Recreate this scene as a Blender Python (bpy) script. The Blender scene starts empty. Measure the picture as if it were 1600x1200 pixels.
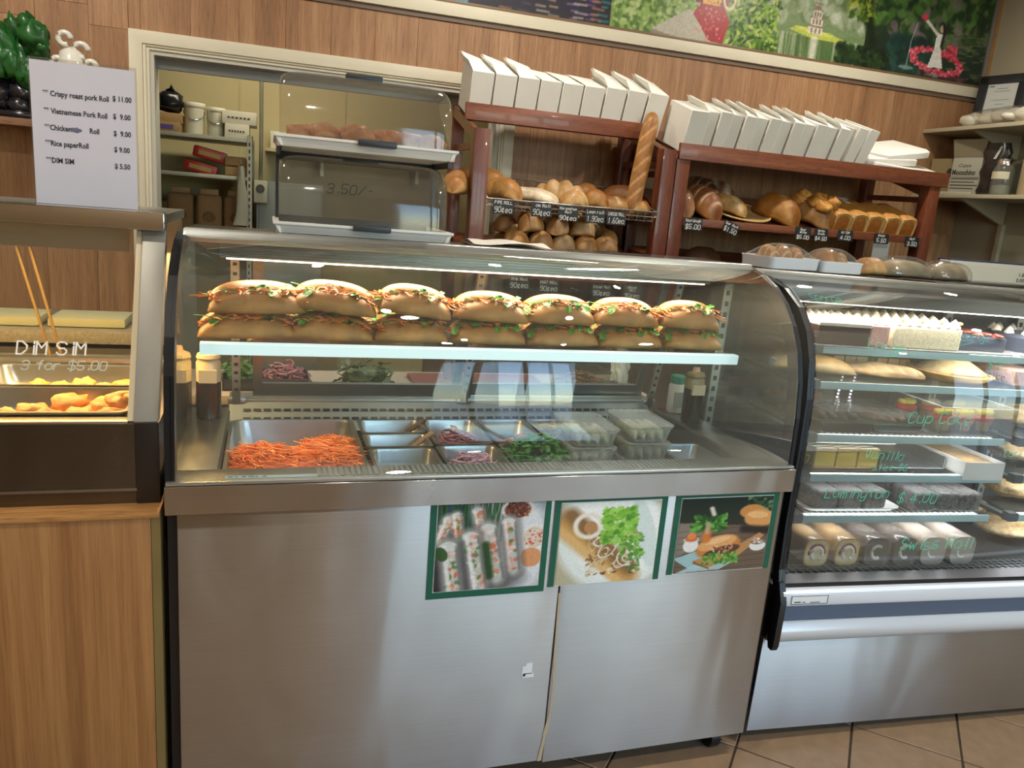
import bpy, bmesh, math, random
import numpy as np
from mathutils import Vector, Matrix
PI = math.pi
scene = bpy.context.scene
COL = scene.collection
rnd = random.Random(7)

# ------------------------------------------------------------------ camera
F_PX, YAW, PITCH, ROLL = 1209.06, .315045, .22484, .0822133
CAM = Vector((.1929, -1.6064, 1.471))
fw = Vector((math.sin(YAW)*math.cos(PITCH), math.cos(YAW)*math.cos(PITCH), -math.sin(PITCH)))
r0 = Vector((math.cos(YAW), -math.sin(YAW), 0)); u0 = r0.cross(fw)
rt = r0*math.cos(ROLL) + u0*math.sin(ROLL); up = -r0*math.sin(ROLL) + u0*math.cos(ROLL)
cd = bpy.data.cameras.new('camera'); cam = bpy.data.objects.new('camera', cd); COL.objects.link(cam)
cd.sensor_width = 36; cd.lens = F_PX/1600*36; cd.clip_start = .02
cam.matrix_world = Matrix(((rt.x, up.x, -fw.x, CAM.x), (rt.y, up.y, -fw.y, CAM.y), (rt.z, up.z, -fw.z, CAM.z), (0, 0, 0, 1)))
scene.camera = cam

# ------------------------------------------------------------------ sky and exposure
world = bpy.data.worlds.new('sky'); scene.world = world; world.use_nodes = True
wn = world.node_tree; sky = wn.nodes.new('ShaderNodeTexSky'); sky.sky_type = 'NISHITA'
sky.sun_disc = False; sky.sun_elevation = math.radians(48); sky.sun_rotation = math.radians(60); sky.air_density = 1.0; sky.dust_density = .6
wn.links.new(sky.outputs[0], wn.nodes['Background'].inputs[0]); wn.nodes['Background'].inputs[1].default_value = SKY_STRENGTH = 1.0
vs = scene.view_settings; vs.view_transform = 'Standard'; vs.look = 'None'; vs.gamma = 1; vs.use_curve_mapping = False
vs.exposure = EXPOSURE = .55
cy = scene.cycles
cy.use_denoising = True; cy.max_bounces = 10; cy.diffuse_bounces = 3; cy.glossy_bounces = 4; cy.transmission_bounces = 4
cy.transparent_max_bounces = 40; cy.sample_clamp_indirect = 6; cy.caustics_reflective = False; cy.caustics_refractive = False

def area_light(name, loc, size, energy, color, rot=(0, 0, 0), shape='RECTANGLE', size_y=None, parent=None, spread=PI):
    d = bpy.data.lights.new(name, 'AREA'); d.shape = shape; d.size = size
    if size_y: d.size_y = size_y
    d.energy = energy; d.color = color; d.spread = spread
    o = bpy.data.objects.new(name, d); COL.objects.link(o); o.location = loc; o.rotation_euler = rot
    if parent: o.parent = parent
    return o
WIN_Y = -3.4
# sun on the street, from beside and behind the building, so that none of it falls into the shop
sd = bpy.data.lights.new('street_sun', 'SUN'); sd.energy = 3.0; sd.angle = .01; sd.color = (1, .96, .9)
so = bpy.data.objects.new('street_sun', sd); COL.objects.link(so); so.rotation_euler = Vector((.70, -.28, -.80)).to_track_quat('-Z', 'Y').to_euler()
# the shopfront glazing lets the sky in: a portal so that Cycles samples the opening
pl = area_light('shopfront_portal', (1.34, WIN_Y+.12, 1.5), 5.6, 1, (1, 1, 1), (PI/2, 0, 0), size_y=2.7); pl.data.cycles.is_portal = True

# ------------------------------------------------------------------ colour and materials
def lin(h):
    if isinstance(h, str):
        h = h.lstrip('#'); c = [int(h[i:i+2], 16)/255 for i in (0, 2, 4)]
    else: c = list(h)
    return [x/12.92 if x <= .04045 else ((x+.055)/1.055)**2.4 for x in c]
def L4(h): return (*lin(h), 1)
def lin_np(a): return np.where(a <= .04045, a/12.92, ((np.maximum(a, 0)+.055)/1.055)**2.4)

class N:
    def __init__(s, name):
        s.m = bpy.data.materials.new(name); s.m.use_nodes = True; s.t = s.m.node_tree
        s.b = s.t.nodes['Principled BSDF']; s.out = s.t.nodes['Material Output']
    def n(s, typ, **kw):
        x = s.t.nodes.new('ShaderNode'+typ)
        for k, v in kw.items():
            if k.startswith('i_'): x.inputs[k[2:]].default_value = v
            else: setattr(x, k, v)
        return x
    def l(s, a, b): s.t.links.new(a, b)
    def coords(s, scale=(1, 1, 1), rand=False, kind='Object'):
        tc = s.n('TexCoord'); mp = s.n('Mapping'); mp.inputs['Scale'].default_value = scale
        src = tc.outputs[kind]
        if rand:
            oi = s.n('ObjectInfo'); mul = s.n('VectorMath', operation='SCALE'); mul.inputs[0].default_value = (37, 19, 53)
            s.l(oi.outputs['Random'], mul.inputs['Scale'])
            add = s.n('VectorMath', operation='ADD'); s.l(src, add.inputs[0]); s.l(mul.outputs[0], add.inputs[1]); src = add.outputs[0]
        s.l(src, mp.inputs['Vector']); return mp.outputs[0]
    def noise(s, vec, scale, detail=4, rough=.55, dist=0):
        x = s.n('TexNoise'); x.inputs['Scale'].default_value = scale; x.inputs['Detail'].default_value = detail
        x.inputs['Roughness'].default_value = rough; x.inputs['Distortion'].default_value = dist
        if vec: s.l(vec, x.inputs['Vector'])
        return x.outputs['Fac']
    def ramp(s, fac, stops):
        x = s.n('ValToRGB'); e = x.color_ramp.elements
        while len(e) < len(stops): e.new(.5)
        for k, (p, c) in enumerate(stops): e[k].position = p; e[k].color = L4(c) if not isinstance(c, tuple) or len(c) == 3 else c
        s.l(fac, x.inputs[0]); return x.outputs[0]
    def mix(s, fac, a, b, mode='MIX'):
        x = s.n('Mix', data_type='RGBA', blend_type=mode)
        for sock, val in ((x.inputs[0], fac), (x.inputs[6], a), (x.inputs[7], b)):
            if hasattr(val, 'is_output'): s.l(val, sock)
            elif isinstance(val, str): sock.default_value = L4(val)
            else: sock.default_value = val
        return x.outputs[2]
    def bump(s, h, strength=.2, dist=.002):
        x = s.n('Bump'); x.inputs['Strength'].default_value = strength; x.inputs['Distance'].default_value = dist
        s.l(h, x.inputs['Height']); s.l(x.outputs[0], s.b.inputs['Normal'])

MC = {}
def mat(name, color, rough=.5, metal=0., var=.0, vscale=8, bump=0, bscale=60, stretch=(1, 1, 1), spec=.5, emit=None, estr=0, coat=0, sss=0):
    if name in MC: return MC[name]
    k = N(name); b = k.b
    b.inputs['Roughness'].default_value = rough; b.inputs['Metallic'].default_value = metal
    b.inputs['Specular IOR Level'].default_value = spec; b.inputs['Coat Weight'].default_value = coat
    v = k.coords(stretch, rand=True)
    if var:
        f = k.noise(v, vscale)
        c = lin(color); lo = tuple(max(0, x*(1-var)) for x in c)+(1,); hi = tuple(min(1, x*(1+var)) for x in c)+(1,)
        k.l(k.ramp(f, [(.3, lo), (.7, hi)]), b.inputs['Base Color'])
    else: b.inputs['Base Color'].default_value = L4(color)
    if bump: k.bump(k.noise(v, bscale, 5), bump)
    if emit: b.inputs['Emission Color'].default_value = L4(emit); b.inputs['Emission Strength'].default_value = estr
    if sss: b.inputs['Subsurface Weight'].default_value = sss; b.inputs['Subsurface Radius'].default_value = (.01, .006, .003)
    MC[name] = k.m; return k.m
def wood(name, dark, midc, light, scale=1., rough=.45, axis='z', rand=True, coat=0, contrast=1., pore=.55, long=.07):
    if name in MC: return MC[name]
    k = N(name)
    st = {'z': (1, 1, long), 'x': (long, 1, 1), 'y': (1, long, 1)}[axis]
    v = k.coords(tuple(a*scale for a in st), rand=rand)
    big = k.noise(v, 9, 3, .5, 1.2); fine = k.noise(v, 70, 6, .65, .4); pores = k.noise(v, 220, 3, .7, 0)
    c = k.ramp(big, [(.5-.22*contrast, dark), (.5, midc), (.5+.22*contrast, light)])
    c2 = k.ramp(fine, [(.35, dark), (.65, light)])
    c3 = k.mix(.35, c, c2)
    pr = k.ramp(pores, [(.34, '#8a7a6c'), (.5, '#ffffff')])
    c4 = k.mix(pore, c3, pr, 'MULTIPLY')
    if rand:
        oi = k.n('ObjectInfo'); rr = k.ramp(oi.outputs['Random'], [(0, '#eee9e5'), (1, '#ffffff')]); c4 = k.mix(.8, c4, rr, 'MULTIPLY')
    k.l(c4, k.b.inputs['Base Color']); k.b.inputs['Roughness'].default_value = rough; k.b.inputs['Coat Weight'].default_value = coat
    k.bump(fine, .08, .0006); MC[name] = k.m; return k.m
def vcol(name, rough=.55, bump=0, bscale=80, spec=.4, var=.0, vscale=30, sss=0, coat=0):
    """material whose colour is the mesh's own colour attribute (baked crusts, printed pictures)"""
    if name in MC: return MC[name]
    k = N(name); a = k.n('Attribute', attribute_name='Col'); c = a.outputs['Color']
    v = k.coords(rand=True)
    if var:
        f = k.noise(v, vscale, 6); c = k.mix(var, c, k.ramp(f, [(.35, '#8f7a66'), (.65, '#ffffff')]), 'MULTIPLY')
    k.l(c, k.b.inputs['Base Color']); k.b.inputs['Roughness'].default_value = rough; k.b.inputs['Specular IOR Level'].default_value = spec
    k.b.inputs['Coat Weight'].default_value = coat
    if bump: k.bump(k.noise(v, bscale, 5), bump)
    MC[name] = k.m; return k.m
def glass(name, tint='#f4faf7', ior=1.5, rough=0., haze=0., haze_col='#dfe6e4', gain=1.):
    """thin pane: what passes through, what mirrors at grazing angles, and a little surface grime"""
    if name in MC: return MC[name]
    k = N(name); k.t.nodes.remove(k.b)
    tr = k.n('BsdfTransparent'); tr.inputs[0].default_value = L4(tint)
    gl = k.n('BsdfGlossy'); gl.inputs['Roughness'].default_value = rough
    # Schlick reflectance from the facing angle, the same from either side of the pane
    lw = k.n('LayerWeight', i_Blend=.5); pw_ = k.n('Math', operation='POWER'); k.l(lw.outputs['Facing'], pw_.inputs[0]); pw_.inputs[1].default_value = 4.5
    f0 = ((ior-1)/(ior+1))**2*gain; mr0 = k.n('MapRange'); k.l(pw_.outputs[0], mr0.inputs[0]); mr0.inputs[3].default_value = f0; mr0.inputs[4].default_value = .9; f = mr0.outputs[0]
    mx = k.n('MixShader'); k.l(f, mx.inputs[0]); k.l(tr.outputs[0], mx.inputs[1]); k.l(gl.outputs[0], mx.inputs[2])
    o = mx.outputs[0]
    if haze:
        df = k.n('BsdfDiffuse'); df.inputs[0].default_value = L4(haze_col)
        nz = k.noise(k.coords((1, 1, 1)), 6, 5); mr = k.n('MapRange'); k.l(nz, mr.inputs[0]); mr.inputs[3].default_value = haze*.5; mr.inputs[4].default_value = haze*1.5
        m2 = k.n('MixShader'); k.l(mr.outputs[0], m2.inputs[0]); k.l(o, m2.inputs[1]); k.l(df.outputs[0], m2.inputs[2]); o = m2.outputs[0]
    k.l(o, k.out.inputs[0]); MC[name] = k.m; return k.m
WAVE = 900.   # height of the sheet's waves against that of the brushing
def brushed(name, color='#c9c6c0', rough=.3, smear='x', streak=.25, aniso=.75):
    """brushed stainless steel with faint wipe marks"""
    if name in MC: return MC[name]
    k = N(name); b = k.b; b.inputs['Metallic'].default_value = 1
    st = {'x': (.6, 60, 60), 'z': (60, 60, .6), 'y': (60, .6, 60)}[smear]
    f = k.noise(k.coords(st), 6, 4); c = lin(color)
    g = k.noise(k.coords((1, 1, .6)), 5, 5, .6, .5)
    k.l(k.mix(.5, k.ramp(f, [(.3, tuple(x*.9 for x in c)+(1,)), (.7, tuple(min(1, x*1.05) for x in c)+(1,))]), k.ramp(g, [(.3, tuple(x*.86 for x in c)+(1,)), (.7, tuple(c)+(1,))])), b.inputs['Base Color'])
    mr = k.n('MapRange'); k.l(g, mr.inputs[0]); mr.inputs[3].default_value = rough*(1-streak); mr.inputs[4].default_value = rough*(1+streak)
    k.l(mr.outputs[0], b.inputs['Roughness']); b.inputs['Anisotropic'].default_value = aniso
    tg = k.n('Tangent', direction_type='RADIAL', axis='X'); k.l(tg.outputs[0], b.inputs['Tangent'])
    if smear == 'z': b.inputs['Anisotropic Rotation'].default_value = .25
    # fine brushing plus the slow waves of thin sheet metal
    wv = k.noise(k.coords((3.2, 3.2, 1.1)), 1.6, 1, .5, .5); hs_ = k.n('Math', operation='MULTIPLY_ADD'); k.l(wv, hs_.inputs[0]); hs_.inputs[1].default_value = WAVE; k.l(f, hs_.inputs[2])
    k.bump(hs_.outputs[0], .03, .0004); MC[name] = k.m; return k.m

STEEL = brushed('brushed_steel', '#b9b7b4', .40, aniso=.85)
STEEL_IN = mat('satin_steel', '#b9b8b4', .28, 1., var=.06, vscale=20)
CHROME = mat('polished_steel', '#d8d6d2', .1, 1., var=.04)
ALU = mat('brushed_aluminium', '#c4c6c2', .35, .9, var=.08, vscale=30, stretch=(.1, 8, 8))
BLACK = mat('black_plastic', '#15161a', .35, var=.2)
DKGREY = mat('dark_grey_plastic', '#2e3236', .4, var=.15)
CREAM = mat('cream_paint', '#d9d2bb', .5, var=.05, vscale=3)
WHITEP = mat('white_plastic', '#e6e4dc', .3, var=.03)
CARD = mat('white_card', '#e9e6dc', .6, var=.03, vscale=5, bump=.02)
KRAFT = mat('brown_card', '#a58558', .7, var=.12, vscale=6)
GLASS = glass('clear_glass', '#f8fbf9', haze=.004)
GLASS_SHELF = glass('green_edge_glass', '#f5f9f8', haze=.02)
CLEARP = glass('clear_plastic', '#f0efe9', 1.45, .05, haze=.05, haze_col='#e8e8e2')
DOMEP = glass('smoky_dome_plastic', '#e6e2d9', 1.5, .06, haze=.07, haze_col='#dcd7ca', gain=1.6)
RED_WOOD = wood('red_stained_timber', '#54271a', '#733a25', '#8c4f34', 1.4, .35, 'z', coat=.2)
RED_WOOD_X = wood('red_stained_timber_lengthwise', '#5c2c1c', '#7c432b', '#965a3c', 1.4, .35, 'x', coat=.2)
PLANK = wood('walnut_laminate', '#86603f', '#a87c57', '#bf966f', 1.0, .5, 'z', pore=.4, long=.045)
LAMINATE = wood('oak_laminate', '#764b26', '#9d6c3e', '#b38451', 1.1, .42, 'z', rand=False, pore=.3, long=.022)

# ------------------------------------------------------------------ mesh builder
WM = {}
class MB:
    def __init__(s): s.v = []; s.f = []; s.c = []
    def add(s, vs, fs, col=None):
        o = len(s.v); s.v += [tuple(map(float, p)) for p in vs]; s.f += [tuple(i+o for i in f) for f in fs]
        if col is None: s.c += [(1, 1, 1)]*len(vs)
        elif len(col) == 3 and not hasattr(col[0], '__len__'): s.c += [tuple(col)]*len(vs)
        else: s.c += [tuple(x) for x in col]
        return s
    def box(s, x0, x1, y0, y1, z0, z1, col=None):
        return s.add([(x0, y0, z0), (x1, y0, z0), (x1, y1, z0), (x0, y1, z0), (x0, y0, z1), (x1, y0, z1), (x1, y1, z1), (x0, y1, z1)],
                     [(3, 2, 1, 0), (4, 5, 6, 7), (0, 1, 5, 4), (1, 2, 6, 5), (2, 3, 7, 6), (3, 0, 4, 7)], col)
    def slab(s, a, b, c, d, t, col=None):
        """quad a b c d given thickness t along its normal"""
        a, b, c, d = map(Vector, (a, b, c, d)); n = (b-a).cross(d-a).normalized()*t
        return s.add([a, b, c, d, a+n, b+n, c+n, d+n], [(3, 2, 1, 0), (4, 5, 6, 7), (0, 1, 5, 4), (1, 2, 6, 5), (2, 3, 7, 6), (3, 0, 4, 7)], col)
    def bar(s, p0, p1, w, h, upv=(0, 0, 1), col=None):
        p0, p1 = Vector(p0), Vector(p1); d = (p1-p0).normalized(); u = Vector(upv); x = d.cross(u).normalized()*w/2; y = x.cross(d).normalized()*h/2
        vs = [p+a*x+b*y for p in (p0, p1) for a, b in ((-1, -1), (1, -1), (1, 1), (-1, 1))]
        return s.add(vs, [(0, 1, 2, 3), (7, 6, 5, 4), (0, 4, 5, 1), (1, 5, 6, 2), (2, 6, 7, 3), (3, 7, 4, 0)], col)
    def tube(s, pts, r, n=6, col=None, caps=True):
        P = [Vector(p) for p in pts]; vs = []; fs = []; m = len(P)
        for i, p in enumerate(P):
            d = (P[min(i+1, m-1)]-P[max(i-1, 0)]).normalized(); u = Vector((0, 0, 1)) if abs(d.z) < .9 else Vector((1, 0, 0))
            x = d.cross(u).normalized(); y = d.cross(x); rr = r[i] if hasattr(r, '__len__') else r
            vs += [p+rr*(math.cos(2*PI*k/n)*x+math.sin(2*PI*k/n)*y) for k in range(n)]
        for i in range(m-1):
            for k in range(n): fs.append((i*n+k, i*n+(k+1) % n, (i+1)*n+(k+1) % n, (i+1)*n+k))
        if caps: fs += [tuple(range(n))[::-1], tuple((m-1)*n+k for k in range(n))]
        return s.add(vs, fs, col)
    def cyl(s, p0, p1, r, r1=None, n=16, col=None): return s.tube([p0, p1], [r, r if r1 is None else r1], n, col)
    def lathe(s, prof, c=(0, 0, 0), n=24, col=None):
        vs = []; fs = []; m = len(prof)
        for r, z in prof: vs += [(c[0]+r*math.cos(2*PI*k/n), c[1]+r*math.sin(2*PI*k/n), c[2]+z) for k in range(n)]
        for i in range(m-1):
            for k in range(n): fs.append((i*n+k, i*n+(k+1) % n, (i+1)*n+(k+1) % n, (i+1)*n+k))
        fs += [tuple(range(n))[::-1], tuple((m-1)*n+k for k in range(n))]
        return s.add(vs, fs, col)
    def prism(s, poly, a, b, axis='x', col=None):
        f = {'x': lambda t, p: (t, p[0], p[1]), 'y': lambda t, p: (p[0], t, p[1]), 'z': lambda t, p: (p[0], p[1], t)}[axis]
        n = len(poly); vs = [f(a, p) for p in poly]+[f(b, p) for p in poly]
        return s.add(vs, [tuple(range(n)), tuple(range(2*n-1, n-1, -1))]+[(i+n, (i+1) % n+n, (i+1) % n, i) for i in range(n)], col)
    def strip(s, line, t, a, b, axis='x', col=None):
        """an open 2-D polyline given thickness t, extruded a..b"""
        L = [Vector(p) for p in line]; out = []
        for i, p in enumerate(L):
            d = (L[min(i+1, len(L)-1)]-L[max(i-1, 0)]).normalized(); out.append(p+Vector((-d.y, d.x))*t)
        return s.prism(L+out[::-1], a, b, axis, col)
    def grid(s, P, cu=False, cv=False, cols=None):
        P = np.asarray(P); n, m = P.shape[:2]; o = len(s.v); s.v += [tuple(p) for p in P.reshape(-1, 3).tolist()]
        s.c += [tuple(c) for c in np.asarray(cols).reshape(-1, 3).tolist()] if cols is not None else [(1, 1, 1)]*(n*m)
        for i in range(n if cu else n-1):
            for j in range(m if cv else m-1):
                s.f.append((o+i*m+j, o+((i+1) % n)*m+j, o+((i+1) % n)*m+(j+1) % m, o+i*m+(j+1) % m))
        return s
    def ell(s, c, rx, ry, rz, nu=12, nv=8, col=None, R=None):
        th = np.linspace(0, PI, nv+1); ph = np.linspace(0, 2*PI, nu, endpoint=False)
        T, Ph = np.meshgrid(th, ph, indexing='ij'); Q = np.stack([rx*np.sin(T)*np.cos(Ph), ry*np.sin(T)*np.sin(Ph), rz*np.cos(T)], -1)
        if R is not None: Q = Q@np.array(R).T
        return s.grid(Q+np.array(c), cv=True, cols=None if col is None else np.tile(np.array(col), (nv+1, nu, 1)))
    def xform(s, M, start=0):
        for i in range(start, len(s.v)): s.v[i] = tuple(M @ Vector(s.v[i]))
        return s
    def build(s, name, m, parent=None, smooth=False, bev=0, world=False, loc=None, rz=0, rot=None, kind=None, label=None, seg=2):
        me = bpy.data.meshes.new(name); vs = s.v
        if parent is not None and world:
            Mi = WM[parent.name].inverted(); vs = [tuple(Mi @ Vector(p)) for p in vs]
        me.from_pydata(vs, [], s.f)
        if any(c != (1, 1, 1) for c in s.c):
            a = me.color_attributes.new('Col', 'FLOAT_COLOR', 'POINT'); arr = np.ones((len(vs), 4), np.float32)
            arr[:, :3] = lin_np(np.array(s.c)); a.data.foreach_set('color', arr.ravel())
        bm = bmesh.new(); bm.from_mesh(me)
        if bev:
            es = [e for e in bm.edges if len(e.link_faces) == 2 and e.calc_face_angle(0) > .6]
            bmesh.ops.bevel(bm, geom=es, offset=bev, segments=seg, affect='EDGES', profile=.6, clamp_overlap=True)
        bmesh.ops.recalc_face_normals(bm, faces=bm.faces)
        bm.to_mesh(me); bm.free()
        if smooth or bev:
            me.shade_smooth()
            if bev or smooth == 'auto': me.set_sharp_from_angle(angle=math.radians(40))
        me.materials.append(m)
        o = bpy.data.objects.new(name, me); COL.objects.link(o)
        if parent is not None: o.parent = parent; WM[o.name] = WM[parent.name]
        else:
            M = Matrix.Translation(loc or (0, 0, 0)) @ (Matrix.Rotation(rz, 4, 'Z') if rot is None else rot.to_4x4()); o.matrix_world = M; WM[o.name] = M
        if kind: o['kind'] = kind
        if label: o['label'] = label
        return o
def tag(o, label, cat, group=None):
    o['label'] = label; o['category'] = cat
    if group: o['group'] = group
    return o
def thing(name, label, cat, loc=(0, 0, 0), rz=0, group=None, rot=None):
    o = bpy.data.objects.new(name, None); COL.objects.link(o); o.empty_display_size = .05
    M = Matrix.Translation(loc) @ (Matrix.Rotation(rz, 4, 'Z') if rot is None else rot.to_4x4()); o.matrix_world = M; WM[o.name] = M
    return tag(o, label, cat, group)
def struct(o): o['kind'] = 'structure'; return o
def dup(root, label=None, loc=None, rz=None, group=None, rot=None, scale=None):
    """a copy of a thing with copies of its parts and sub-parts"""
    r = root.copy(); COL.objects.link(r)
    if loc is not None:
        M = Matrix.Translation(loc) @ (Matrix.Rotation(rz or 0, 4, 'Z') if rot is None else rot.to_4x4())
        if scale: M = M @ Matrix.Diagonal((*scale, 1))
        r.matrix_world = M
    WM[r.name] = r.matrix_basis.copy()
    if label: r['label'] = label
    if group: r['group'] = group
    for ch in list(root.children):
        c = ch.copy(); COL.objects.link(c); c.parent = r; WM[c.name] = WM[r.name]
        for g in list(ch.children):
            d = g.copy(); COL.objects.link(d); d.parent = c; WM[d.name] = WM[r.name]
    return r

# ------------------------------------------------------------------ writing
GL = dict(A="02 28 42|14 34", B="02 08 38 47 35 05|35 43 32 02", C="47 38 18 07 03 12 32 43", D="02 08 28 46 44 22 02", E="48 08 02 42|05 35", F="48 08 02|05 35",
  G="47 38 18 07 03 12 32 43 45 25", H="02 08|42 48|05 45", I="22 28", K="02 08|48 05 42", L="08 02 42", M="02 08 25 48 42", N="02 08 42 48", O="18 07 03 12 32 43 47 38 18",
  P="02 08 38 47 46 35 05", R="02 08 38 47 46 35 05|25 42", S="47 38 18 07 06 15 35 44 43 32 12 03", T="08 48|28 22", U="08 03 12 32 43 48", V="08 22 48", W="08 12 25 32 48", Y="08 25 48|25 22",
  a="36 16 05 03 12 32|46 43 42", b="08 02|05 16 36 45 43 32 12 03", c="36 16 05 03 12 32", d="48 42|45 36 16 05 03 12 32 43", e="04 44 45 36 16 05 03 12 32", f="38 27 22|06 36", g="46 16 05 03 12 33|46 41 30 10",
  h="02 08|05 16 36 45 42", i="26 22|28 27", k="02 08|36 04 32", l="28 22", m="02 06|05 16 25 22|25 36 45 42", n="02 06|05 16 36 45 42", o="16 05 03 12 32 43 45 36 16", p="00 06|05 16 36 45 43 32 12 03", q="40 46 16 05 03 12 32 43",
  r="02 06|04 16 36", s="36 16 05 14 34 43 32 02", t="28 23 32|06 46", u="06 03 12 32 43|46 42", v="06 22 46", w="06 12 25 32 46", x="06 42|02 46", y="06 13 33|46 31 10", z="06 46 02 42", j="36 31 20|38 37")
GL.update({'0': "18 07 03 12 32 43 47 38 18", '1': "17 28 22", '2': "07 18 38 47 46 02 42", '3': "07 18 38 47 46 35 15|35 44 43 32 12 03", '4': "38 04 44|38 32", '5': "48 08 05 35 44 43 32 12 03", '6': "38 18 05 03 12 32 43 44 35 15 04",
  '7': "08 48 12", '8': "15 06 07 18 38 47 46 35 15 04 03 12 32 43 44 35", '9': "46 35 15 06 07 18 38 47 44 32 12", '$': "47 38 18 07 06 15 35 44 43 32 12 03|29 21", '.': "22 23", '/': "02 48", '-': "15 35", '\u00a2': "36 16 05 03 12 32|27 21"})
def strokes(mb, text, fmap, h, w, slant=.12, adv=5.6, jit=.25, seed=1, col=None):
    """single-stroke handwriting: fmap(s, t) -> point, s along the line, t upward; h = capital height, w = stroke width (m)"""
    R = random.Random(seed); u = h/6; x = 0
    for ch in text:
        if ch == ' ': x += 3.4; continue
        dy = R.uniform(-jit, jit)
        for line in GL.get(ch, '').split('|'):
            P = [(x+int(q[0])+slant*(int(q[1])-2), int(q[1])-2+dy) for q in line.split()]
            for (ax, ay), (bx, by) in zip(P, P[1:]):
                dx, dz = bx-ax, by-ay; l = math.hypot(dx, dz) or 1; ox, oz = -dz/l*w/2/u, dx/l*w/2/u; ex, ez = dx/l*w/2/u*.8, dz/l*w/2/u*.8
                q = [(ax-ex+ox, ay-ez+oz), (bx+ex+ox, by+ez+oz), (bx+ex-ox, by+ez-oz), (ax-ex-ox, ay-ez-oz)]
                mb.add([fmap(a*u, b*u) for a, b in q], [(0, 1, 2, 3)], col)
        x += adv if ch not in 'il.I' else adv*.62
    return x*u
def stroke_width(text, h): return sum(3.4 if c == ' ' else (5.6 if c not in 'il.I' else 5.6*.62) for c in text)*h/6
def typeset(mb, text, size, fmap, align='LEFT', bold=0., font_shear=0):
    """printed lettering as flat mesh: fmap(s, t) -> point"""
    cu = bpy.data.curves.new('type', 'FONT'); cu.body = text; cu.size = size; cu.align_x = align; cu.offset = bold; cu.resolution_u = 2; cu.shear = font_shear
    o = bpy.data.objects.new('type', cu); COL.objects.link(o)
    me = bpy.data.meshes.new_from_object(o.evaluated_get(bpy.context.evaluated_depsgraph_get()))
    mb.add([fmap(v.co.x, v.co.y) for v in me.vertices], [tuple(p.vertices) for p in me.polygons])
    bpy.data.objects.remove(o); bpy.data.curves.remove(cu); bpy.data.meshes.remove(me)

# ------------------------------------------------------------------ painted prints: a numpy canvas laid on a fine grid of vertices
class Canvas:
    def __init__(s, x0, x1, y0, y1, res, base='#808080'):
        s.nx = int((x1-x0)*res); s.ny = int((y1-y0)*res); s.ext = (x0, x1, y0, y1)
        s.X, s.Y = np.meshgrid(np.linspace(x0, x1, s.nx), np.linspace(y0, y1, s.ny)); s.a = np.zeros((s.ny, s.nx, 3)); s.a[:] = s.h(base); s.g = np.random.RandomState(5)
    def h(s, c): return np.array([int(c[i:i+2], 16)/255 for i in (1, 3, 5)]) if isinstance(c, str) else np.array(c)
    def put(s, m, c, al=1.): m = np.clip(m, 0, 1)[..., None]*al; s.a = s.a*(1-m)+s.h(c)*m
    def ell(s, cx, cy, rx, ry, c, ang=0, al=1., soft=.15):
        dx, dy = s.X-cx, s.Y-cy; ca, sa = math.cos(ang), math.sin(ang); d = np.hypot((dx*ca+dy*sa)/rx, (-dx*sa+dy*ca)/ry); s.put((1-d)/soft, c, al)
    def ring(s, cx, cy, rx, ry, w, c, ang=0, al=1., a0=None, a1=None):
        dx, dy = s.X-cx, s.Y-cy; ca, sa = math.cos(ang), math.sin(ang); d = np.hypot((dx*ca+dy*sa)/rx, (-dx*sa+dy*ca)/ry); m = 1.5-abs(d-1)*rx/w*2
        if a0 is not None: th = np.arctan2(dy, dx) % (2*PI); m = np.where((th > a0) & (th < a1), m, 0)
        s.put(m, c, al)
    def poly(s, pts, c, al=1.):
        ins = np.zeros(s.X.shape, bool); n = len(pts)
        for i in range(n):
            (x1, y1), (x2, y2) = pts[i], pts[(i+1) % n]
            if y1 == y2: continue
            ins ^= ((s.Y > min(y1, y2)) & (s.Y <= max(y1, y2)) & (s.X < (s.Y-y1)*(x2-x1)/(y2-y1)+x1))
        s.put(ins.astype(float), c, al)
    def line(s, pts, w, c, al=1.):
        d = np.full(s.X.shape, 1e9)
        for (x1, y1), (x2, y2) in zip(pts, pts[1:]):
            l2 = (x2-x1)**2+(y2-y1)**2 or 1e-12; t = np.clip(((s.X-x1)*(x2-x1)+(s.Y-y1)*(y2-y1))/l2, 0, 1); d = np.minimum(d, np.hypot(s.X-x1-t*(x2-x1), s.Y-y1-t*(y2-y1)))
        s.put(1.5-d/w*2, c, al)
    def grad(s, c0, c1, axis='y', m=None):
        x0, x1, y0, y1 = s.ext; t = (s.Y-y0)/(y1-y0) if axis == 'y' else (s.X-x0)/(x1-x0); col = s.h(c0)*(1-t[..., None])+s.h(c1)*t[..., None]
        if m is None: s.a = col
        else: s.a = np.where(m[..., None], col, s.a)
    def mottle(s, amt, scale=3, m=None):
        q = s.g.rand(s.ny//scale+3, s.nx//scale+3); q = np.kron(q, np.ones((scale, scale)))[:s.ny, :s.nx]; q = (1+(q-.5)*2*amt)[..., None]; s.a = np.clip(s.a*(q if m is None else np.where(m[..., None], q, 1)), 0, 1)
    def dabs(s, n, box, r, cols, al=.9, asp=.6):
        for _ in range(n):
            s.ell(s.g.uniform(box[0], box[1]), s.g.uniform(box[2], box[3]), r*s.g.uniform(.6, 1.3), r*asp*s.g.uniform(.6, 1.3), cols[s.g.randint(len(cols))], s.g.uniform(0, PI), al, .4)
    def mesh(s, fmap):
        mb = MB(); P = np.empty((s.ny, s.nx, 3)); x = s.X; y = s.Y; P[..., 0], P[..., 1], P[..., 2] = fmap(x, y); return mb.grid(P, cols=np.clip(s.a, .004, .995))
PRINT = vcol('printed_picture', .35, spec=.4)
PRINT_MATT = vcol('printed_paper', .6, spec=.3)

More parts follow.
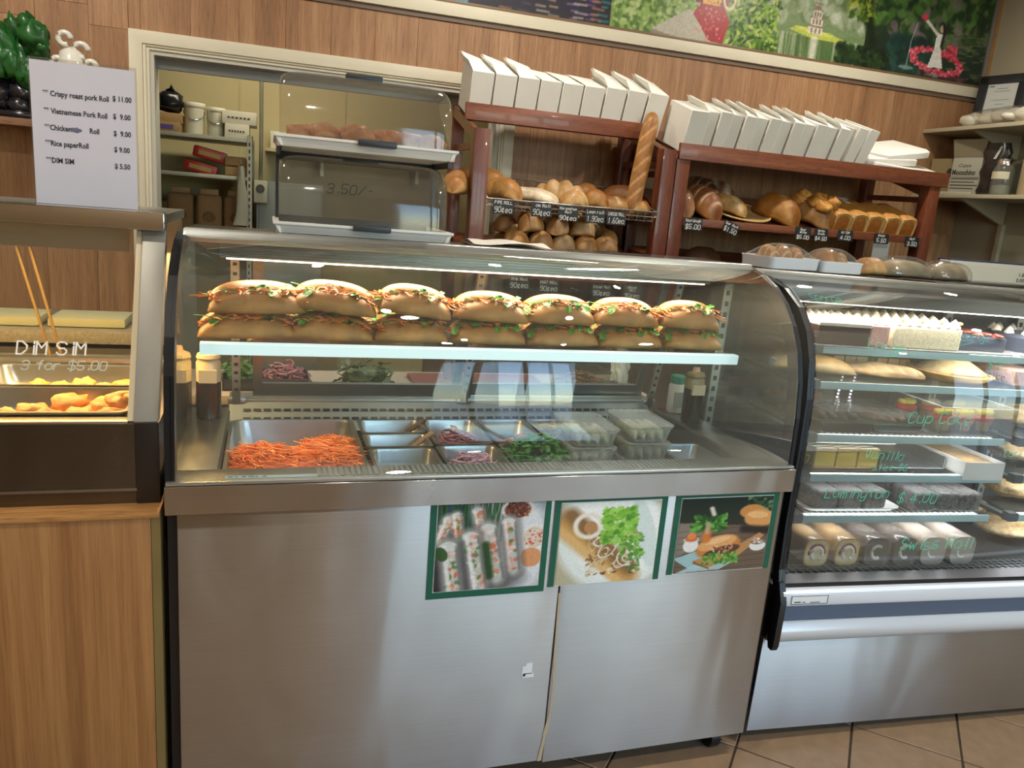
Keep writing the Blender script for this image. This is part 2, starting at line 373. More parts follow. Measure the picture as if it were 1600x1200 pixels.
# ================================================================== THE SETTING
X0, X1, YB, ZC = -1.75, 4.38, 2.4, 3.05
# floor: square tiles laid on the diagonal
b = MB(); b.box(X0-.1, X1+.1, WIN_Y-.1, 4.2, -.12, -.006); FL = struct(b.build('floor', mat('floor_beyond', '#96806a', .4)))
TILE = mat('beige_floor_tile', '#a5896b', .38, var=.10, vscale=25, bump=.05, bscale=300)
s = .3; tp = MB(); tp.box(-s/2+.003, s/2-.003, -s/2+.003, s/2-.003, -.006, 0)
b = MB(); b.box(-1.2, 3.7, -2.2, .70, -.0058, -.003); b.build('grout_bed', mat('floor_grout', '#4a4038', .8), FL)
first = None; dA = Vector((.68, .733, 0)); dB = Vector((.733, -.68, 0)); org = Vector((1.895, .05, 0))+dA*.02+dB*.02
for i in range(-14, 12):
    for j in range(-14, 14):
        c = org+dA*s*(i+.5)+dB*s*(j+.5)
        if not (-.9 < c.x < 3.4 and -1.9 < c.y < .42): continue
        if first is None: first = tp.build('tile', TILE, FL, bev=.0015, seg=1); o = first
        else: o = first.copy(); COL.objects.link(o)
        o.location = c; o.rotation_euler = (0, 0, math.atan2(dA.y, dA.x))
b = MB(); b.box(X0-.1, X1+.1, WIN_Y-.1, YB+.12, ZC, ZC+.1); struct(b.build('ceiling', mat('ceiling_paint', '#d9d7d0', .8)))
WALLP = mat('beige_wall_paint', '#a79e86', .6, var=.03, vscale=2)
b = MB(); b.box(X1, X1+.1, WIN_Y, 4.2, 0, ZC); struct(b.build('wall_right', WALLP))
b = MB(); b.box(X0-.1, X0, WIN_Y, YB, 0, ZC); struct(b.build('wall_left', mat('tan_wall_paint', '#a58f74', .6, var=.03, vscale=2)))
# back wall with the storeroom opening and its walnut planks
OX0, OX1, OZ = -.30, 1.30, 2.0
b = MB(); b.prism([(X0, 0), (OX0-.05, 0), (OX0-.05, OZ+.05), (OX1+.05, OZ+.05), (OX1+.05, 0), (X1, 0), (X1, ZC), (X0, ZC)], YB+.014, YB+.10, 'y')
WB = struct(b.build('wall_back', mat('wall_backing', '#2c211a', .8)))
pw = .2045; cache = {}
def plank(x0, x1, z0, z1):
    w, h = x1-x0-.0008, z1-z0-.0008
    if h < .02 or w < .02: return
    key = (round(w, 3), round(h, 3))
    if key not in cache:
        q = MB(); q.box(-w/2, w/2, 0, .014, -h/2, h/2); o = q.build('plank', PLANK, WB, bev=.0008, seg=1); cache[key] = o
    else: o = cache[key].copy(); COL.objects.link(o)
    o.location = ((x0+x1)/2, YB, (z0+z1)/2)
k0 = math.floor((X0-.67)/pw); pr = random.Random(3)
for k in range(k0, 40):
    xa, xb = .67+k*pw, .67+(k+1)*pw
    xa, xb = max(xa, X0), min(xb, X1)
    if xb-xa < .02: continue
    zz = [.0, [.62, 1.1, .3][k % 3]]; 
    while zz[-1] < 2.36: zz.append(zz[-1]+1.22)
    zz[-1] = 2.40
    if xa < -.5: zz = [0, .40+.2*(k % 2), 2.09+.08*(k % 2), 2.40]
    inside = xb > OX0-.10 and xa < OX1+.09
    for za, zb in zip(zz, zz[1:]):
        if inside:
            if xa < OX0-.10: plank(xa, OX0-.10, za, zb)
            if xb > OX1+.09: plank(OX1+.09, xb, za, zb)
            if zb > OZ+.095: plank(max(xa, OX0-.10) if xa < OX0-.1 else xa, min(xb, OX1+.09) if xb > OX1+.09 else xb, max(za, OZ+.095), zb)
        else: plank(xa, xb, za, zb)
# moulded white frame of the storeroom opening
b = MB(); b.prism([(OX0-.10, 0), (OX0-.10, OZ+.095), (OX1+.095, OZ+.095), (OX1+.095, 0), (OX1+.04, 0), (OX1+.04, OZ+.04), (OX0-.045, OZ+.04), (OX0-.045, 0)], YB-.02, YB+.02, 'y')
T1 = struct(b.build('trim_1', CREAM, bev=.004))
for off, dep in ((.045, -.013), (.032, -.006)):
    q = MB(); e = off-.014
    q.prism([(OX0-off, 0), (OX0-off, OZ+off), (OX1+off, OZ+off), (OX1+off, 0), (OX1+e, 0), (OX1+e, OZ+e), (OX0-e, OZ+e), (OX0-e, 0)], YB+dep, YB+.02, 'y'); q.build('moulding', CREAM, T1, bev=.003)
q = MB(); w = .02
q.prism([(OX0-w, 0), (OX0-w, OZ+w), (OX1+w, OZ+w), (OX1+w, 0), (OX1, 0), (OX1, OZ), (OX0, OZ), (OX0, 0)], YB+.002, YB+.16, 'y'); q.build('reveal', mat('grey_white_paint', '#bdbbb0', .5), T1)
q = MB(); q.box(OX0, OX1, YB+.09, YB+.115, OZ-.045, OZ); q.build('head_track', mat('grey_track', '#8e9292', .4, .3), T1)
# storeroom shell
SR = mat('yellowed_wall', '#cfc294', .6, var=.04, vscale=2)
b = MB(); b.box(X0, X1, 3.78, 3.88, 0, 2.8); ws = struct(b.build('wall_storeroom', SR))
for x in (-.62, .02, .66): q = MB(); q.box(x-.006, x+.006, 3.774, 3.78, 0, 2.6); q.build('cover_strip', SR, ws)
b = MB(); b.box(X0-.1, X0, YB, 3.88, 0, 2.8); struct(b.build('wall_storeroom_left', SR))
b = MB(); b.box(X0-.1, X1+.1, YB+.1, 3.9, 2.7, 2.78); struct(b.build('ceiling_storeroom', mat('storeroom_ceiling', '#c9c2a8', .8)))
area_light('storeroom_lamp', (.2, 2.95, 2.66), .9, 9, (1, .90, .68), size_y=.2)
# cream rail along the foot of the mural and a wall edge trim
b = MB(); b.box(X0, 4.35, YB-.022, YB+.014, 2.345, 2.403); T2 = struct(b.build('trim_2', CREAM, bev=.004))
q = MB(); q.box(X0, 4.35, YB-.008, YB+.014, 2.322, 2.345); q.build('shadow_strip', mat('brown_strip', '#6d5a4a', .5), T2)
b = MB(); b.box(4.345, 4.379, YB-.02, YB+.014, 2.40, ZC); T3 = struct(b.build('trim_3', mat('silver_edge', '#9b9a92', .35, .6), bev=.003))
q = MB(); q.box(4.368, 4.379, YB-.03, YB-.02, 2.40, ZC); q.build('wood_edge', mat('honey_wood_edge', '#a87a42', .5), T3)
# shopfront behind the camera: solid wall, a wide glazed bay with mullions, street outside
b = MB(); gx0, gx1, gz0, gz1 = 1.05, 3.75, .12, 2.75
for (xa, xb, za, zb) in ((X0-.1, gx0, 0, ZC), (gx1, X1+.1, 0, ZC), (gx0, gx1, gz1, ZC), (gx0, gx1, 0, gz0)): b.box(xa, xb, WIN_Y-.12, WIN_Y, za, zb)
struct(b.build('wall_front', mat('warm_front_wall', '#9a8568', .6, var=.04)))
FRM = mat('dark_window_frame', '#3a3b3c', .4, .5)
def shop_window(n, xa, xb, cols):
    f = MB(); w = .13
    for x in np.linspace(xa, xb, cols+1): f.box(x-w/2, x+w/2, WIN_Y-.09, WIN_Y-.03, gz0, gz1)
    for z in (gz0+w/2, gz1-w/2): f.box(xa, xb, WIN_Y-.088, WIN_Y-.032, z-w/2, z+w/2)
    o = struct(f.build('window_%d' % n, FRM)); xs = np.linspace(xa, xb, cols+1)
    for x1, x2 in zip(xs, xs[1:]): p = MB(); p.box(x1+w/2, x2-w/2, WIN_Y-.063, WIN_Y-.057, gz0+w, gz1-w); p.build('pane', GLASS, o)
shop_window(1, gx0, gx1, 3)
b = MB(); b.box(.74, 1.04, WIN_Y, WIN_Y+.10, 0, ZC); struct(b.build('reflection_pillar', mat('added_dark_pillar', '#3d352e', .5)))  # unseen pillar added to mirror a dark streak in the steel front
b = MB(); b.box(-30, 34, -40, WIN_Y-.12, -.14, -.04); struct(b.build('pavement', mat('grey_asphalt', '#74777c', .8, var=.1, vscale=.6)))
# round downlights in the shop ceiling
LAMP = mat('lamp_diffuser', '#ffffff', .4, emit='#fff1da', estr=7)
for i, (x, y, lab) in enumerate([(.3, -2.3, 'near the shopfront, left'), (2.9, -2.3, 'near the shopfront, right'), (-.7, -.7, 'in front of the food warmer'), (2.3, -.7, 'in front of the cake case'), (-.9, 1.3, 'behind the food warmer'), (1.2, 1.35, 'over the left bread rack'), (3.1, 1.35, 'over the right bread rack')]):
    t = thing('downlight', 'round recessed downlight in the shop ceiling '+lab, 'ceiling light', (x, y, ZC), 0, 'ceiling downlights')
    q = MB(); q.lathe([(.105, 0), (.105, -.006), (.095, -.012), (.082, -.008), (.082, 0)]); q.build('trim_ring', WHITEP, t, smooth='auto')
    q = MB(); q.lathe([(.081, -.002), (.081, -.006), (.0, -.006)]); q.build('diffuser', LAMP, t)
    area_light('downlight_beam', (0, 0, -.014), .15, 15, (1, .93, .82), shape='DISK', parent=t)

# ================================================================== SANDWICH DISPLAY CASE (the main cabinet)
DC = thing('sandwich_display_case', 'stainless steel sandwich display case with curved glass front and black end arches', 'display case', (.75, .33, 0))
def part(mb, name, m, parent=DC, **k): return mb.build(name, m, parent, world=True, **k)
arc = [(0, .868), (.003, 1.0), (.014, 1.09), (.036, 1.165), (.072, 1.228), (.118, 1.278), (.175, 1.318), (.24, 1.344), (.31, 1.358)]
b = MB(); b.box(.02, 1.483, .006, .66, .085, .70); b.box(.02, 1.483, .66, .69, .085, .80); part(b, 'cabinet_body', mat('body_grey', '#8b8a87', .4, .8))
b = MB(); b.box(.02, .878, -.003, .006, .085, .812); p1 = part(b, 'front_panel', STEEL, bev=.0015)
b = MB(); b.box(.882, 1.485, -.003, .006, .078, .812); p2 = part(b, 'front_panel', STEEL, bev=.0015)
b = MB(); z = .085; pts = [(.872, .085), (.880, .16), (.889, .22), (.8905, .30), (.885, .40), (.882, .56)]
for (xa, za), (xb, zb) in zip(pts, pts[1:]):
    wa = .012 if za < .2 else .005
    b.slab((xa-wa/2, -.0035, za), (xa+wa/2, -.0035, za), (xb+.003, -.0035, zb), (xb-.003, -.0035, zb), .0012)
part(b, 'seam_tape', mat('yellowed_tape', '#b9a98c', .5, var=.1), label='yellowed peeling tape over the panel seam')
b = MB(); b.box(.803, .812, -.0042, -.003, .338, .366); b.box(.812, .829, -.0042, -.003, .344, .374); b.box(.806, .834, -.0042, -.003, .334, .346); part(b, 'sticker_residue', mat('pale_residue', '#dfe6ea', .6), label='torn white sticker residue')
for x0, x1, z0 in ((0, .0195, .0), (1.4855, 1.5, .08)): b = MB(); b.box(x0, x1, .012, .66, z0, .81); part(b, 'end_panel', BLACK)
b = MB(); b.box(-.002, 1.504, -.014, .004, .806, .867); part(b, 'ledge_band', brushed('ledge_steel', '#bdb9b2', .26), bev=.001, seg=1)
b = MB(); b.box(.0, 1.5, -.010, .006, .868, .875); part(b, 'ledge_lip', ALU, bev=.002)
b = MB(); b.box(.0, 1.5, .006, .092, .855, .866); b.box(0, .092, .092, .60, .855, .866); b.box(1.41, 1.5, .092, .60, .855, .866)
part(b, 'deck', STEEL_IN, bev=.001)
b = MB()
for k in range(74): b.box(.30+k*.0125, .30+k*.0125+.007, .03, .085, .866, .8685)
part(b, 'deck_rib', ALU, kind='stuff', label='pressed ribs along the front deck')
b = MB(); b.box(.092, .096, .092, .60, .70, .856); b.box(1.406, 1.41, .092, .60, .70, .856); b.box(.092, 1.41, .088, .092, .70, .856); b.box(.092, 1.41, .6, .604, .70, .80); b.box(.092, 1.41, .09, .604, .695, .702)
part(b, 'well_liner', mat('well_steel', '#82827f', .35, 1.))
b = MB(); b.box(.79, 1.406, .094, .598, .778, .788); part(b, 'well_grid_plate', mat('dark_plate', '#3a3d40', .4, .7))
b = MB(); b.slab((.092, .598, .795), (1.41, .598, .795), (1.41, .660, .868), (.092, .660, .868), .003); part(b, 'vent_plate', mat('vent_steel', '#83898c', .55, .5, var=.05))
b = MB()
for row in (.38, .66):
    for k in range(46):
        x = .13+k*.0275; y, z = .598+.062*row-.002, .795+.073*row+.0015
        b.slab((x, y-.0045, z+.0015), (x+.020, y-.0045, z+.0015), (x+.020, y+.0005, z+.0072), (x, y+.0005, z+.0072), -.0016)
part(b, 'vent_slot', BLACK, kind='stuff', label='two rows of dark air slots')
b = MB(); b.box(.092, 1.41, .655, .70, .866, .874); b.box(.092, 1.41, .668, .674, .874, .886); b.box(.092, 1.41, .688, .694, .874, .886); part(b, 'door_track', ALU, bev=.001)
# sliding rear doors lean in towards the top
def bk(t, off=0): return (.692-off-.125*t, .876+.468*t)
def frame_part(parent, name, x0, x1, t0, t1, off, th, m):
    q = MB(); (ya, za), (yb, zb) = bk(t0, off), bk(t1, off); q.slab((x0, ya, za), (x1, ya, za), (x1, yb, zb), (x0, yb, zb), th); return part(q, name, m, parent)
for (xa, xb, off, lab) in ((.155, .80, .014, 'left'), (.742, 1.40, -.006, 'right')):
    fr = frame_part(DC, 'sliding_door', xa, xb, 0, .105, off, .012, mat('door_aluminium', '#9a9c9c', .3, .85))
    for x in (xa, xb-.026): frame_part(fr, 'stile', x, x+.026, .105, .92, off, .012, mat('door_aluminium', '#9a9c9c', .3, .85))
    frame_part(fr, 'rail', xa, xb, .92, 1, off, .012, mat('door_aluminium', '#9a9c9c', .3, .85))
    frame_part(fr, 'pane', xa+.026, xb-.026, .105, .92, off+.004, .004, GLASS)
for x in (.10, .765, 1.405):
    q = MB(); (ya, za), (yb, zb) = bk(-.05, .034), bk(.97, .034); q.slab((x, ya, za), (x+.022, ya, za), (x+.022, yb, zb), (x, yb, zb), .012); up_ = part(q, 'upright', ALU)
    q = MB()
    for k in range(16):
        (ya, za) = bk(.06+k*.055, .0475); q.box(x+.006, x+.016, ya-.001, ya+.002, za, za+.014)
    part(q, 'slot', BLACK, up_, kind='stuff')
    q = MB(); y, z = bk(-.06, .03); q.box(x-.012, x+.034, y-.02, y+.012, z+.014, z+.03); part(q, 'foot_bracket', ALU, up_, bev=.002)
# end arches of black plastic with glass
for x0, x1, gx in ((-.002, .018, .010), (1.482, 1.502, 1.49)):
    b = MB(); inner = []
    A = [Vector(p) for p in arc]
    for i, p in enumerate(A):
        d = (A[min(i+1, len(A)-1)]-A[max(i-1, 0)]).normalized(); inner.append(p+Vector((d.y, -d.x))*.034)
    for i in range(len(A)-1): b.prism([A[i], A[i+1], inner[i+1], inner[i]], x0, x1, 'x')
    part(b, 'end_arch', BLACK, smooth='auto')
    b = MB(); b.prism(list(arc)[:]+[(.56, 1.345), (.68, .868)], gx-.002, gx+.002, 'x'); part(b, 'end_glass', GLASS)
b = MB(); b.strip([(y-.003, z+.002) for y, z in arc], .004, .018, 1.482, 'x'); part(b, 'curved_front_glass', glass('curved_glass', '#f8fbf9', haze=.012, gain=1.5), smooth=True)
b = MB(); b.prism([(.285, 1.338), (.278, 1.352), (.29, 1.366), (.335, 1.366), (.335, 1.338)], .012, 1.488, 'x'); part(b, 'top_rail', ALU, bev=.002)
b = MB(); b.box(.012, 1.488, .335, .56, 1.352, 1.362); part(b, 'top_plate', mat('smoked_top', '#6a6e70', .15, .6), bev=.001)
b = MB(); b.box(.012, 1.488, .535, .565, 1.325, 1.352); part(b, 'rear_rail', ALU, bev=.002)
b = MB(); b.prism([(.325, 1.302), (.325, 1.34), (.47, 1.35), (.47, 1.322), (.43, 1.302)], .087, 1.385, 'x'); hs = part(b, 'light_housing', mat('lamp_housing', '#cbc9bf', .35, .5), bev=.002)
b = MB()
for k in range(5): b.box(.089, 1.383, .3225, .325, 1.306+k*.0065, 1.3095+k*.0065)
part(b, 'housing_groove', mat('groove_metal', '#8f8f88', .3, .8), hs)
b = MB(); b.box(.10, 1.37, .328, .40, 1.2985, 1.302); part(b, 'tube_lens', mat('case_lamp_lens', '#ffffff', .4, emit='#fff0d6', estr=5), hs)
area_light('case_lamp', (0, .005, 1.294), 1.25, 4.3, (1, .9, .72), (-.25, 0, 0), size_y=.05, parent=DC)
# display shelf with its lit front edge
SZ = 1.118
b = MB(); b.box(.055, 1.425, .225, .52, SZ-.008, SZ); sh = part(b, 'display_shelf', GLASS_SHELF)
b = MB(); b.prism([(.205, SZ-.022), (.203, SZ+.002), (.206, SZ+.004), (.228, SZ+.004), (.228, SZ-.022)], .05, 1.43, 'x'); part(b, 'shelf_light_strip', mat('shelf_led_lens', '#ffffff', .3, emit='#bfe6ee', estr=.55), sh)
b = MB()
for x in (.06, .40, .77, 1.10, 1.41): b.slab((x, .52, SZ-.03), (x, .50, SZ-.008), (x, .60, SZ-.008), (x, .635, SZ-.055), .004)
part(b, 'shelf_bracket', ALU, sh)
area_light('shelf_area_light', (0, -.105, SZ-.028), 1.3, .7, (.86, .93, 1), size_y=.02, parent=DC)
# castors
cx = None
for x, y in ((.14, .065), (1.425, .065), (.14, .56), (1.40, .56)):
    q = MB(); q.cyl((x-.014, y, .036), (x+.014, y, .036), .036, n=18); c_ = part(q, 'castor', BLACK, smooth='auto')
    q = MB(); q.box(x-.02, x+.02, y-.02, y+.02, .066, .086); q.box(x-.021, x-.016, y-.012, y+.012, .03, .07); q.box(x+.016, x+.021, y-.012, y+.012, .03, .07); part(q, 'fork', CHROME, c_)
# small printed strip at the deck's left
b = MB(); b.box(.11, .30, .030, .046, .8662, .8668); part(b, 'maker_strip', mat('pale_blue_strip', '#a9c4d4', .4), label='narrow pale blue label strip on the deck')
b = MB()
for k, w_ in enumerate((.010, .006, .008, .012, .005, .009)): b.box(.116+k*.014, .116+k*.014+w_, .035, .042, .8668, .8670)
part(b, 'strip_print', mat('blue_print', '#2d5c86', .4))

# ---------------- pictures stuck on the front panels
GREEN = mat('dark_green_vinyl', '#0c5a46', .35)
def poster(label, x0, x1, z0, z1, cv, bands, skew):
    """cv canvas in 0..1 x 0..1; skew(z) small lean of the sheet"""
    t = thing('food_poster', label, 'poster', ((x0+x1)/2, -.004, z0))
    g = lambda u, v: (x0+(x1-x0)*u+skew*(v-.5), z0+(z1-z0)*v)
    def q(name, u0, u1, v0, v1, y, m):
        a = MB(); c = [g(u0, v0), g(u1, v0), g(u1, v1), g(u0, v1)]; a.slab(*[(p[0], y, p[1]) for p in c], -.0012); return a.build(name, m, t, world=True)
    q('backing', 0, 1, 0, 1, -.0042, CARD)
    bw, bh = .05, .065
    L, R, T, B = bands
    if L: q('border', 0, bw, 0, 1, -.0056, GREEN)
    if R: q('border', 1-bw, 1, 0, 1, -.0056, GREEN)
    if T: q('border', 0, 1, 1-bh, 1, -.0058, GREEN)
    if B: q('border', 0, 1, 0, bh, -.0058, GREEN)
    ua, ub, va, vb = (bw+.008 if L else 0), (1-bw-.008 if R else 1), (bh+.01 if B else .012), (1-bh-.01 if T else 1)
    def fm(U, V):
        u = ua+(ub-ua)*U; v = va+(vb-va)*V; return x0+(x1-x0)*u+skew*(v-.5), np.full_like(U, -.0064), z0+(z1-z0)*v
    cv.mesh(fm).build('printed_picture', PRINT, t, world=True)
    return t
def rr(a, bb): return rnd.uniform(a, bb)
# 1: rice paper rolls standing on a plate
c = Canvas(0, 1, 0, 1, 200, '#c3c8cc'); c.grad('#a9adb2', '#8f9aa2'); c.ell(.82, .45, .30, .62, '#dfe3e8', 0, .95, .3); c.ell(.12, .25, .34, .6, '#26252a', 0, .95, .3); c.ell(.45, .1, .5, .2, '#4a4a4e', 0, .7, .4); c.ell(.1, .75, .3, .25, '#24404c', 0, .85)
for k in range(30):
    x = .03+.019*k+rr(-.02, .02); c.line([(x, rr(.52, .68)), (x+rr(-.06, .1), 1.02)], .014, ('#173a1c', '#336a30', '#22502a')[k % 3], .95)
c.ell(.74, .88, .17, .13, '#e2dcd6'); c.ell(.74, .88, .135, .10, '#6b3a2e'); c.dabs(60, (.63, .85, .81, .96), .018, ['#4b241c', '#9a5a44', '#b98a70', '#35201a'])
c.ell(.92, .55, .14, .17, '#ecebe8'); c.ell(.92, .56, .11, .13, '#dccdbd'); c.dabs(45, (.84, 1, .48, .64), .016, ['#c2342a', '#d9573f', '#e8dcc8'])
c.ell(.9, .33, .12, .12, '#d98f58', .3, .85)
for (xa, ya, xb, yb, w) in ((.03, .55, .10, .80, .12), (.2, .6, .17, .84, .10), (.42, .60, .36, .88, .12), (.74, .20, .66, .74, .15), (.58, .12, .47, .68, .17), (.42, .02, .31, .60, .17), (.18, .0, .11, .50, .18)):
    c.line([(xa+.02, ya), (xb+.02, yb)], w*1.16, '#3f3e40', .75); c.line([(xa, ya), (xb, yb)], w, '#b9bdb9'); c.ell(xb, yb, w*.5, w*.34, '#d3d7d3')
    for _ in range(34):
        f = rr(0, 1); c.ell(xa+(xb-xa)*f+rr(-w, w)*.34, ya+(yb-ya)*f+rr(-.02, .02), rr(.022, .046), rr(.016, .034), rnd.choice(['#d9805f', '#e6a48c', '#c9684a', '#ecd2c6', '#4f7a38', '#dedcd4', '#c9ccc8']), rr(0, 3), .75, .4)
    c.line([(xa-w*.22, ya), (xb-w*.22, yb)], w*.22, '#f4f6f6', .65); c.line([(xa+w*.42, ya), (xb+w*.42, yb)], w*.16, '#6a6d6c', .55)
c.line([(.52, .14), (.46, .50)], .075, '#1f421d', .9); c.ell(.05, .42, .06, .09, '#274f24', .4, .9)
c.mottle(.05, 2); poster('green bordered picture of prawn rice paper rolls stuck on the steel front', .548, .838, .5695, .812, c, (1, 1, 0, 1), .0)
# 2: roll with lettuce on a white plate
c = Canvas(0, 1, 0, 1, 200, '#b9b49a'); c.ell(.55, .55, .62, .75, '#e6efec', .35); c.ell(.58, .6, .5, .62, '#f4f8f6', .35); c.ell(.86, .6, .12, .5, '#c6dad6', .25, .6)
c.line([(.0, .78), (.16, .62), (.72, .06)], .24, '#c79a5a'); c.line([(-.02, .70), (.14, .54), (.66, -.02)], .09, '#e0b877'); c.line([(.1, .86), (.74, .16)], .16, '#8c6a44')
c.dabs(120, (.28, .8, .1, .66), .03, ['#6a4a30', '#c9b48a', '#e8e2d0', '#a47c50', '#87663f'], .8)
for k in range(12): c.ring(rr(.3, .75), rr(.14, .6), rr(.05, .12), rr(.03, .07), .02, rnd.choice(['#f0ece2', '#e2d8c4', '#d8c8a8']), rr(0, 3), .9)
c.ring(.28, .72, .13, .14, .05, '#efe8da', .3); c.ell(.3, .70, .07, .08, '#b98a5c')
c.dabs(170, (.42, .76, .5, .92), .05, ['#6cae36', '#8fca4c', '#4f8f2c', '#a6d868', '#7dbb40'], .85); c.dabs(60, (.62, .86, .3, .6), .04, ['#5d9a38', '#86c04e', '#47802c'], .8); c.dabs(20, (.7, .84, .12, .3), .03, ['#3f7a30', '#6ba04a'], .8)
c.mottle(.04, 2); poster('green bordered picture of a lettuce filled roll on a white plate, middle of the three', .848, 1.1465, .579, .812, c, (1, 1, 1, 0), .0)
# 3: bread roll on a board with pots and loaves
c = Canvas(0, 1, 0, 1, 200, '#16261f'); c.grad('#5a4a3c', '#11241c'); c.poly([(0, 0), (1, 0), (1, .6), (0, .66)], '#6a5a4c'); c.poly([(0, .2), (.3, .45), (.45, .66), (0, .68)], '#8d8378', .8)
for k in range(8): c.line([(0, .08*k), (1, .08*k+.05)], .008, '#3c322a', .6)
c.dabs(80, (.72, .98, .78, 1), .04, ['#1f3a26', '#345c38', '#7aa06a', '#16261f'], .7)
c.poly([(-.02, .2), (.25, .3), (.38, .1), (.2, .02)], '#9cc0c4'); c.poly([(.02, .0), (.5, .02), (.65, .12), (.3, .14)], '#a9cace', .9)
c.dabs(90, (.14, .5, .56, .76), .045, ['#2f6a2a', '#4f9438', '#6fb24a', '#25521f']); c.line([(.33, .86), (.36, .78)], .05, '#d8d0c4')
c.ell(.78, .8, .15, .1, '#c98a4c', .05); c.ell(.88, .70, .19, .13, '#d89a5c', -.06); c.ell(.85, .75, .13, .05, '#eec28a', -.1, .7); c.line([(.72, .56), (.98, .53)], .1, '#2e2622')
c.poly([(.2, .16), (.62, .3), (.9, .5), (.96, .46), (.7, .2), (.38, .05)], '#b98958'); c.poly([(.2, .16), (.38, .05), (.40, .02), (.2, .12)], '#8a6038')
c.ell(.46, .33, .27, .15, '#c27f42', .28); c.ell(.44, .39, .24, .10, '#e0a468', .28); c.ell(.44, .42, .16, .04, '#f2cb98', .28, .7)
c.ell(.5, .27, .22, .07, '#5b3a2a', .28); c.dabs(40, (.34, .66, .2, .34), .03, ['#c9926a', '#e8d0b0', '#8a4a30', '#d8b490'], .9, .4); c.dabs(60, (.3, .68, .1, .24), .035, ['#4f8a32', '#79b24a', '#38702a'], .9)
c.ell(.15, .37, .09, .10, '#e6e6e2'); c.ell(.15, .45, .09, .045, '#d8d8d4'); c.ell(.15, .46, .075, .04, '#d8703c'); c.ell(.15, .5, .05, .05, '#e28850')
c.line([(.31, .44), (.31, .54)], .09, '#d07a34'); c.line([(.31, .54), (.31, .66)], .05, '#c0a48c', .9)
c.ell(.9, .32, .10, .08, '#e4e4e0'); c.ell(.9, .37, .095, .04, '#8a7060'); c.dabs(14, (.83, .97, .35, .42), .022, ['#efece6', '#c8b8a8'])
c.mottle(.04, 2); poster('green bordered picture of a filled bread roll on a wooden board, rightmost of the three', 1.170, 1.4725, .588, .811, c, (1, 1, 1, 0), .0)

# ================================================================== HOT FOOD WARMER on its counter (left)
t = thing('service_counter', 'oak laminate counter front under the hot food warmer', 'counter', (-.65, .36, 0))
b = MB(); b.box(-1.70, -.030, .0, .02, .0, .798); b.build('front_panel', LAMINATE, t, world=True, bev=.001)
b = MB(); b.box(-.029, -.012, .0, .72, .0, .798); b.build('edge_strip', mat('counter_edge', '#7d6a3e', .5, var=.08), t, world=True)
b = MB(); b.box(-1.70, -.012, -.004, .74, .798, .811); b.build('counter_top', wood('oak_edge', '#96632f', '#b98349', '#cf9e66', 1, .4, 'x', rand=False), t, world=True, bev=.002)
b = MB(); b.box(-1.68, -.032, .022, .70, .02, .795); b.build('carcass', mat('carcass_brown', '#4a3420', .6), t, world=True)
WR = thing('hot_food_warmer', 'stainless hot food warmer with slanted glass front on the oak counter', 'food warmer', (-.65, .40, .811))
def wp(mb, name, m, parent=WR, **k): return mb.build(name, m, parent, world=True, **k)
xl = -1.45
b = MB(); b.box(xl, -.022, .065, .60, .815, .835); wp(b, 'plinth', mat('plinth_dark', '#2a2422', .4))
DP = brushed('dark_gloss_steel', '#77746f', .24, streak=.5)
b = MB(); b.box(xl, -.062, .048, .056, .845, .982); wp(b, 'front_panel', DP)
b = MB(); b.box(xl, -.062, .050, .06, .811, .843); wp(b, 'lower_panel', DP); b = MB(); b.box(xl, -.060, .044, .05, .840, .846); wp(b, 'sill_strip', CHROME)
b = MB(); b.box(xl, -.03, .06, .62, .836, .93); wp(b, 'lower_body', STEEL_IN)
b = MB(); b.box(-.0615, -.016, .046, .60, .811, .985); wp(b, 'lower_post', mat('dark_post', '#4a4541', .35, .8), bev=.002)
b = MB(); b.slab((-.064, .052, .985), (-.018, .052, .985), (-.018, .243, 1.362), (-.064, .243, 1.362), -.03); wp(b, 'corner_post', mat('post_steel', '#a19e94', .5, .5, var=.06), bev=.002)
b = MB(); b.slab((-.076, .060, .985), (-.065, .060, .985), (-.065, .250, 1.362), (-.076, .250, 1.362), -.02); wp(b, 'glazing_strip', mat('cream_strip', '#d8c7a2', .5))
b = MB(); b.slab((xl, .060, .985), (-.077, .060, .985), (-.077, .250, 1.362), (xl, .250, 1.362), -.005); wp(b, 'slanted_glass', GLASS)
b = MB(); b.box(xl, -.018, .215, .262, 1.360, 1.398); wp(b, 'top_beam', CHROME, bev=.003)
b = MB(); b.box(xl, -.020, .262, .66, 1.372, 1.394); wp(b, 'canopy', STEEL_IN, bev=.002)
b = MB(); b.box(xl, -.10, .30, .32, 1.305, 1.372); wp(b, 'canopy_valance', mat('valance_steel', '#b9aa96', .35, .6))
b = MB(); b.box(xl, -.075, .052, .085, .975, .987); wp(b, 'front_sill', mat('sill_steel', '#c9b89c', .25, .9), bev=.001)
b = MB(); b.box(xl, -.065, .57, .62, .93, 1.005); wp(b, 'rear_sill', STEEL_IN, bev=.002)
b = MB(); b.box(-.060, -.022, .58, .62, .93, 1.372); wp(b, 'rear_post', STEEL_IN)
for q_ in ((-.42, .60, 1.372, -.335, .60, .99), (-.39, .60, 1.372, -.31, .60, .99)):
    b = MB(); b.bar(q_[:3], q_[3:], .006, .006, (0, 1, 0)); wp(b, 'divider_edge', mat('edge_amber', '#6a5638', .4, .4))
b = MB(); b.box(xl, -.40, .42, .432, 1.288, 1.296); wp(b, 'heat_tube', mat('heat_tube', '#ffcf70', .4, emit='#ffb648', estr=14))
area_light('heat_lamp', (.18, .03, .475), 1.0, 15, (1, .62, .24), size_y=.05, parent=WR)
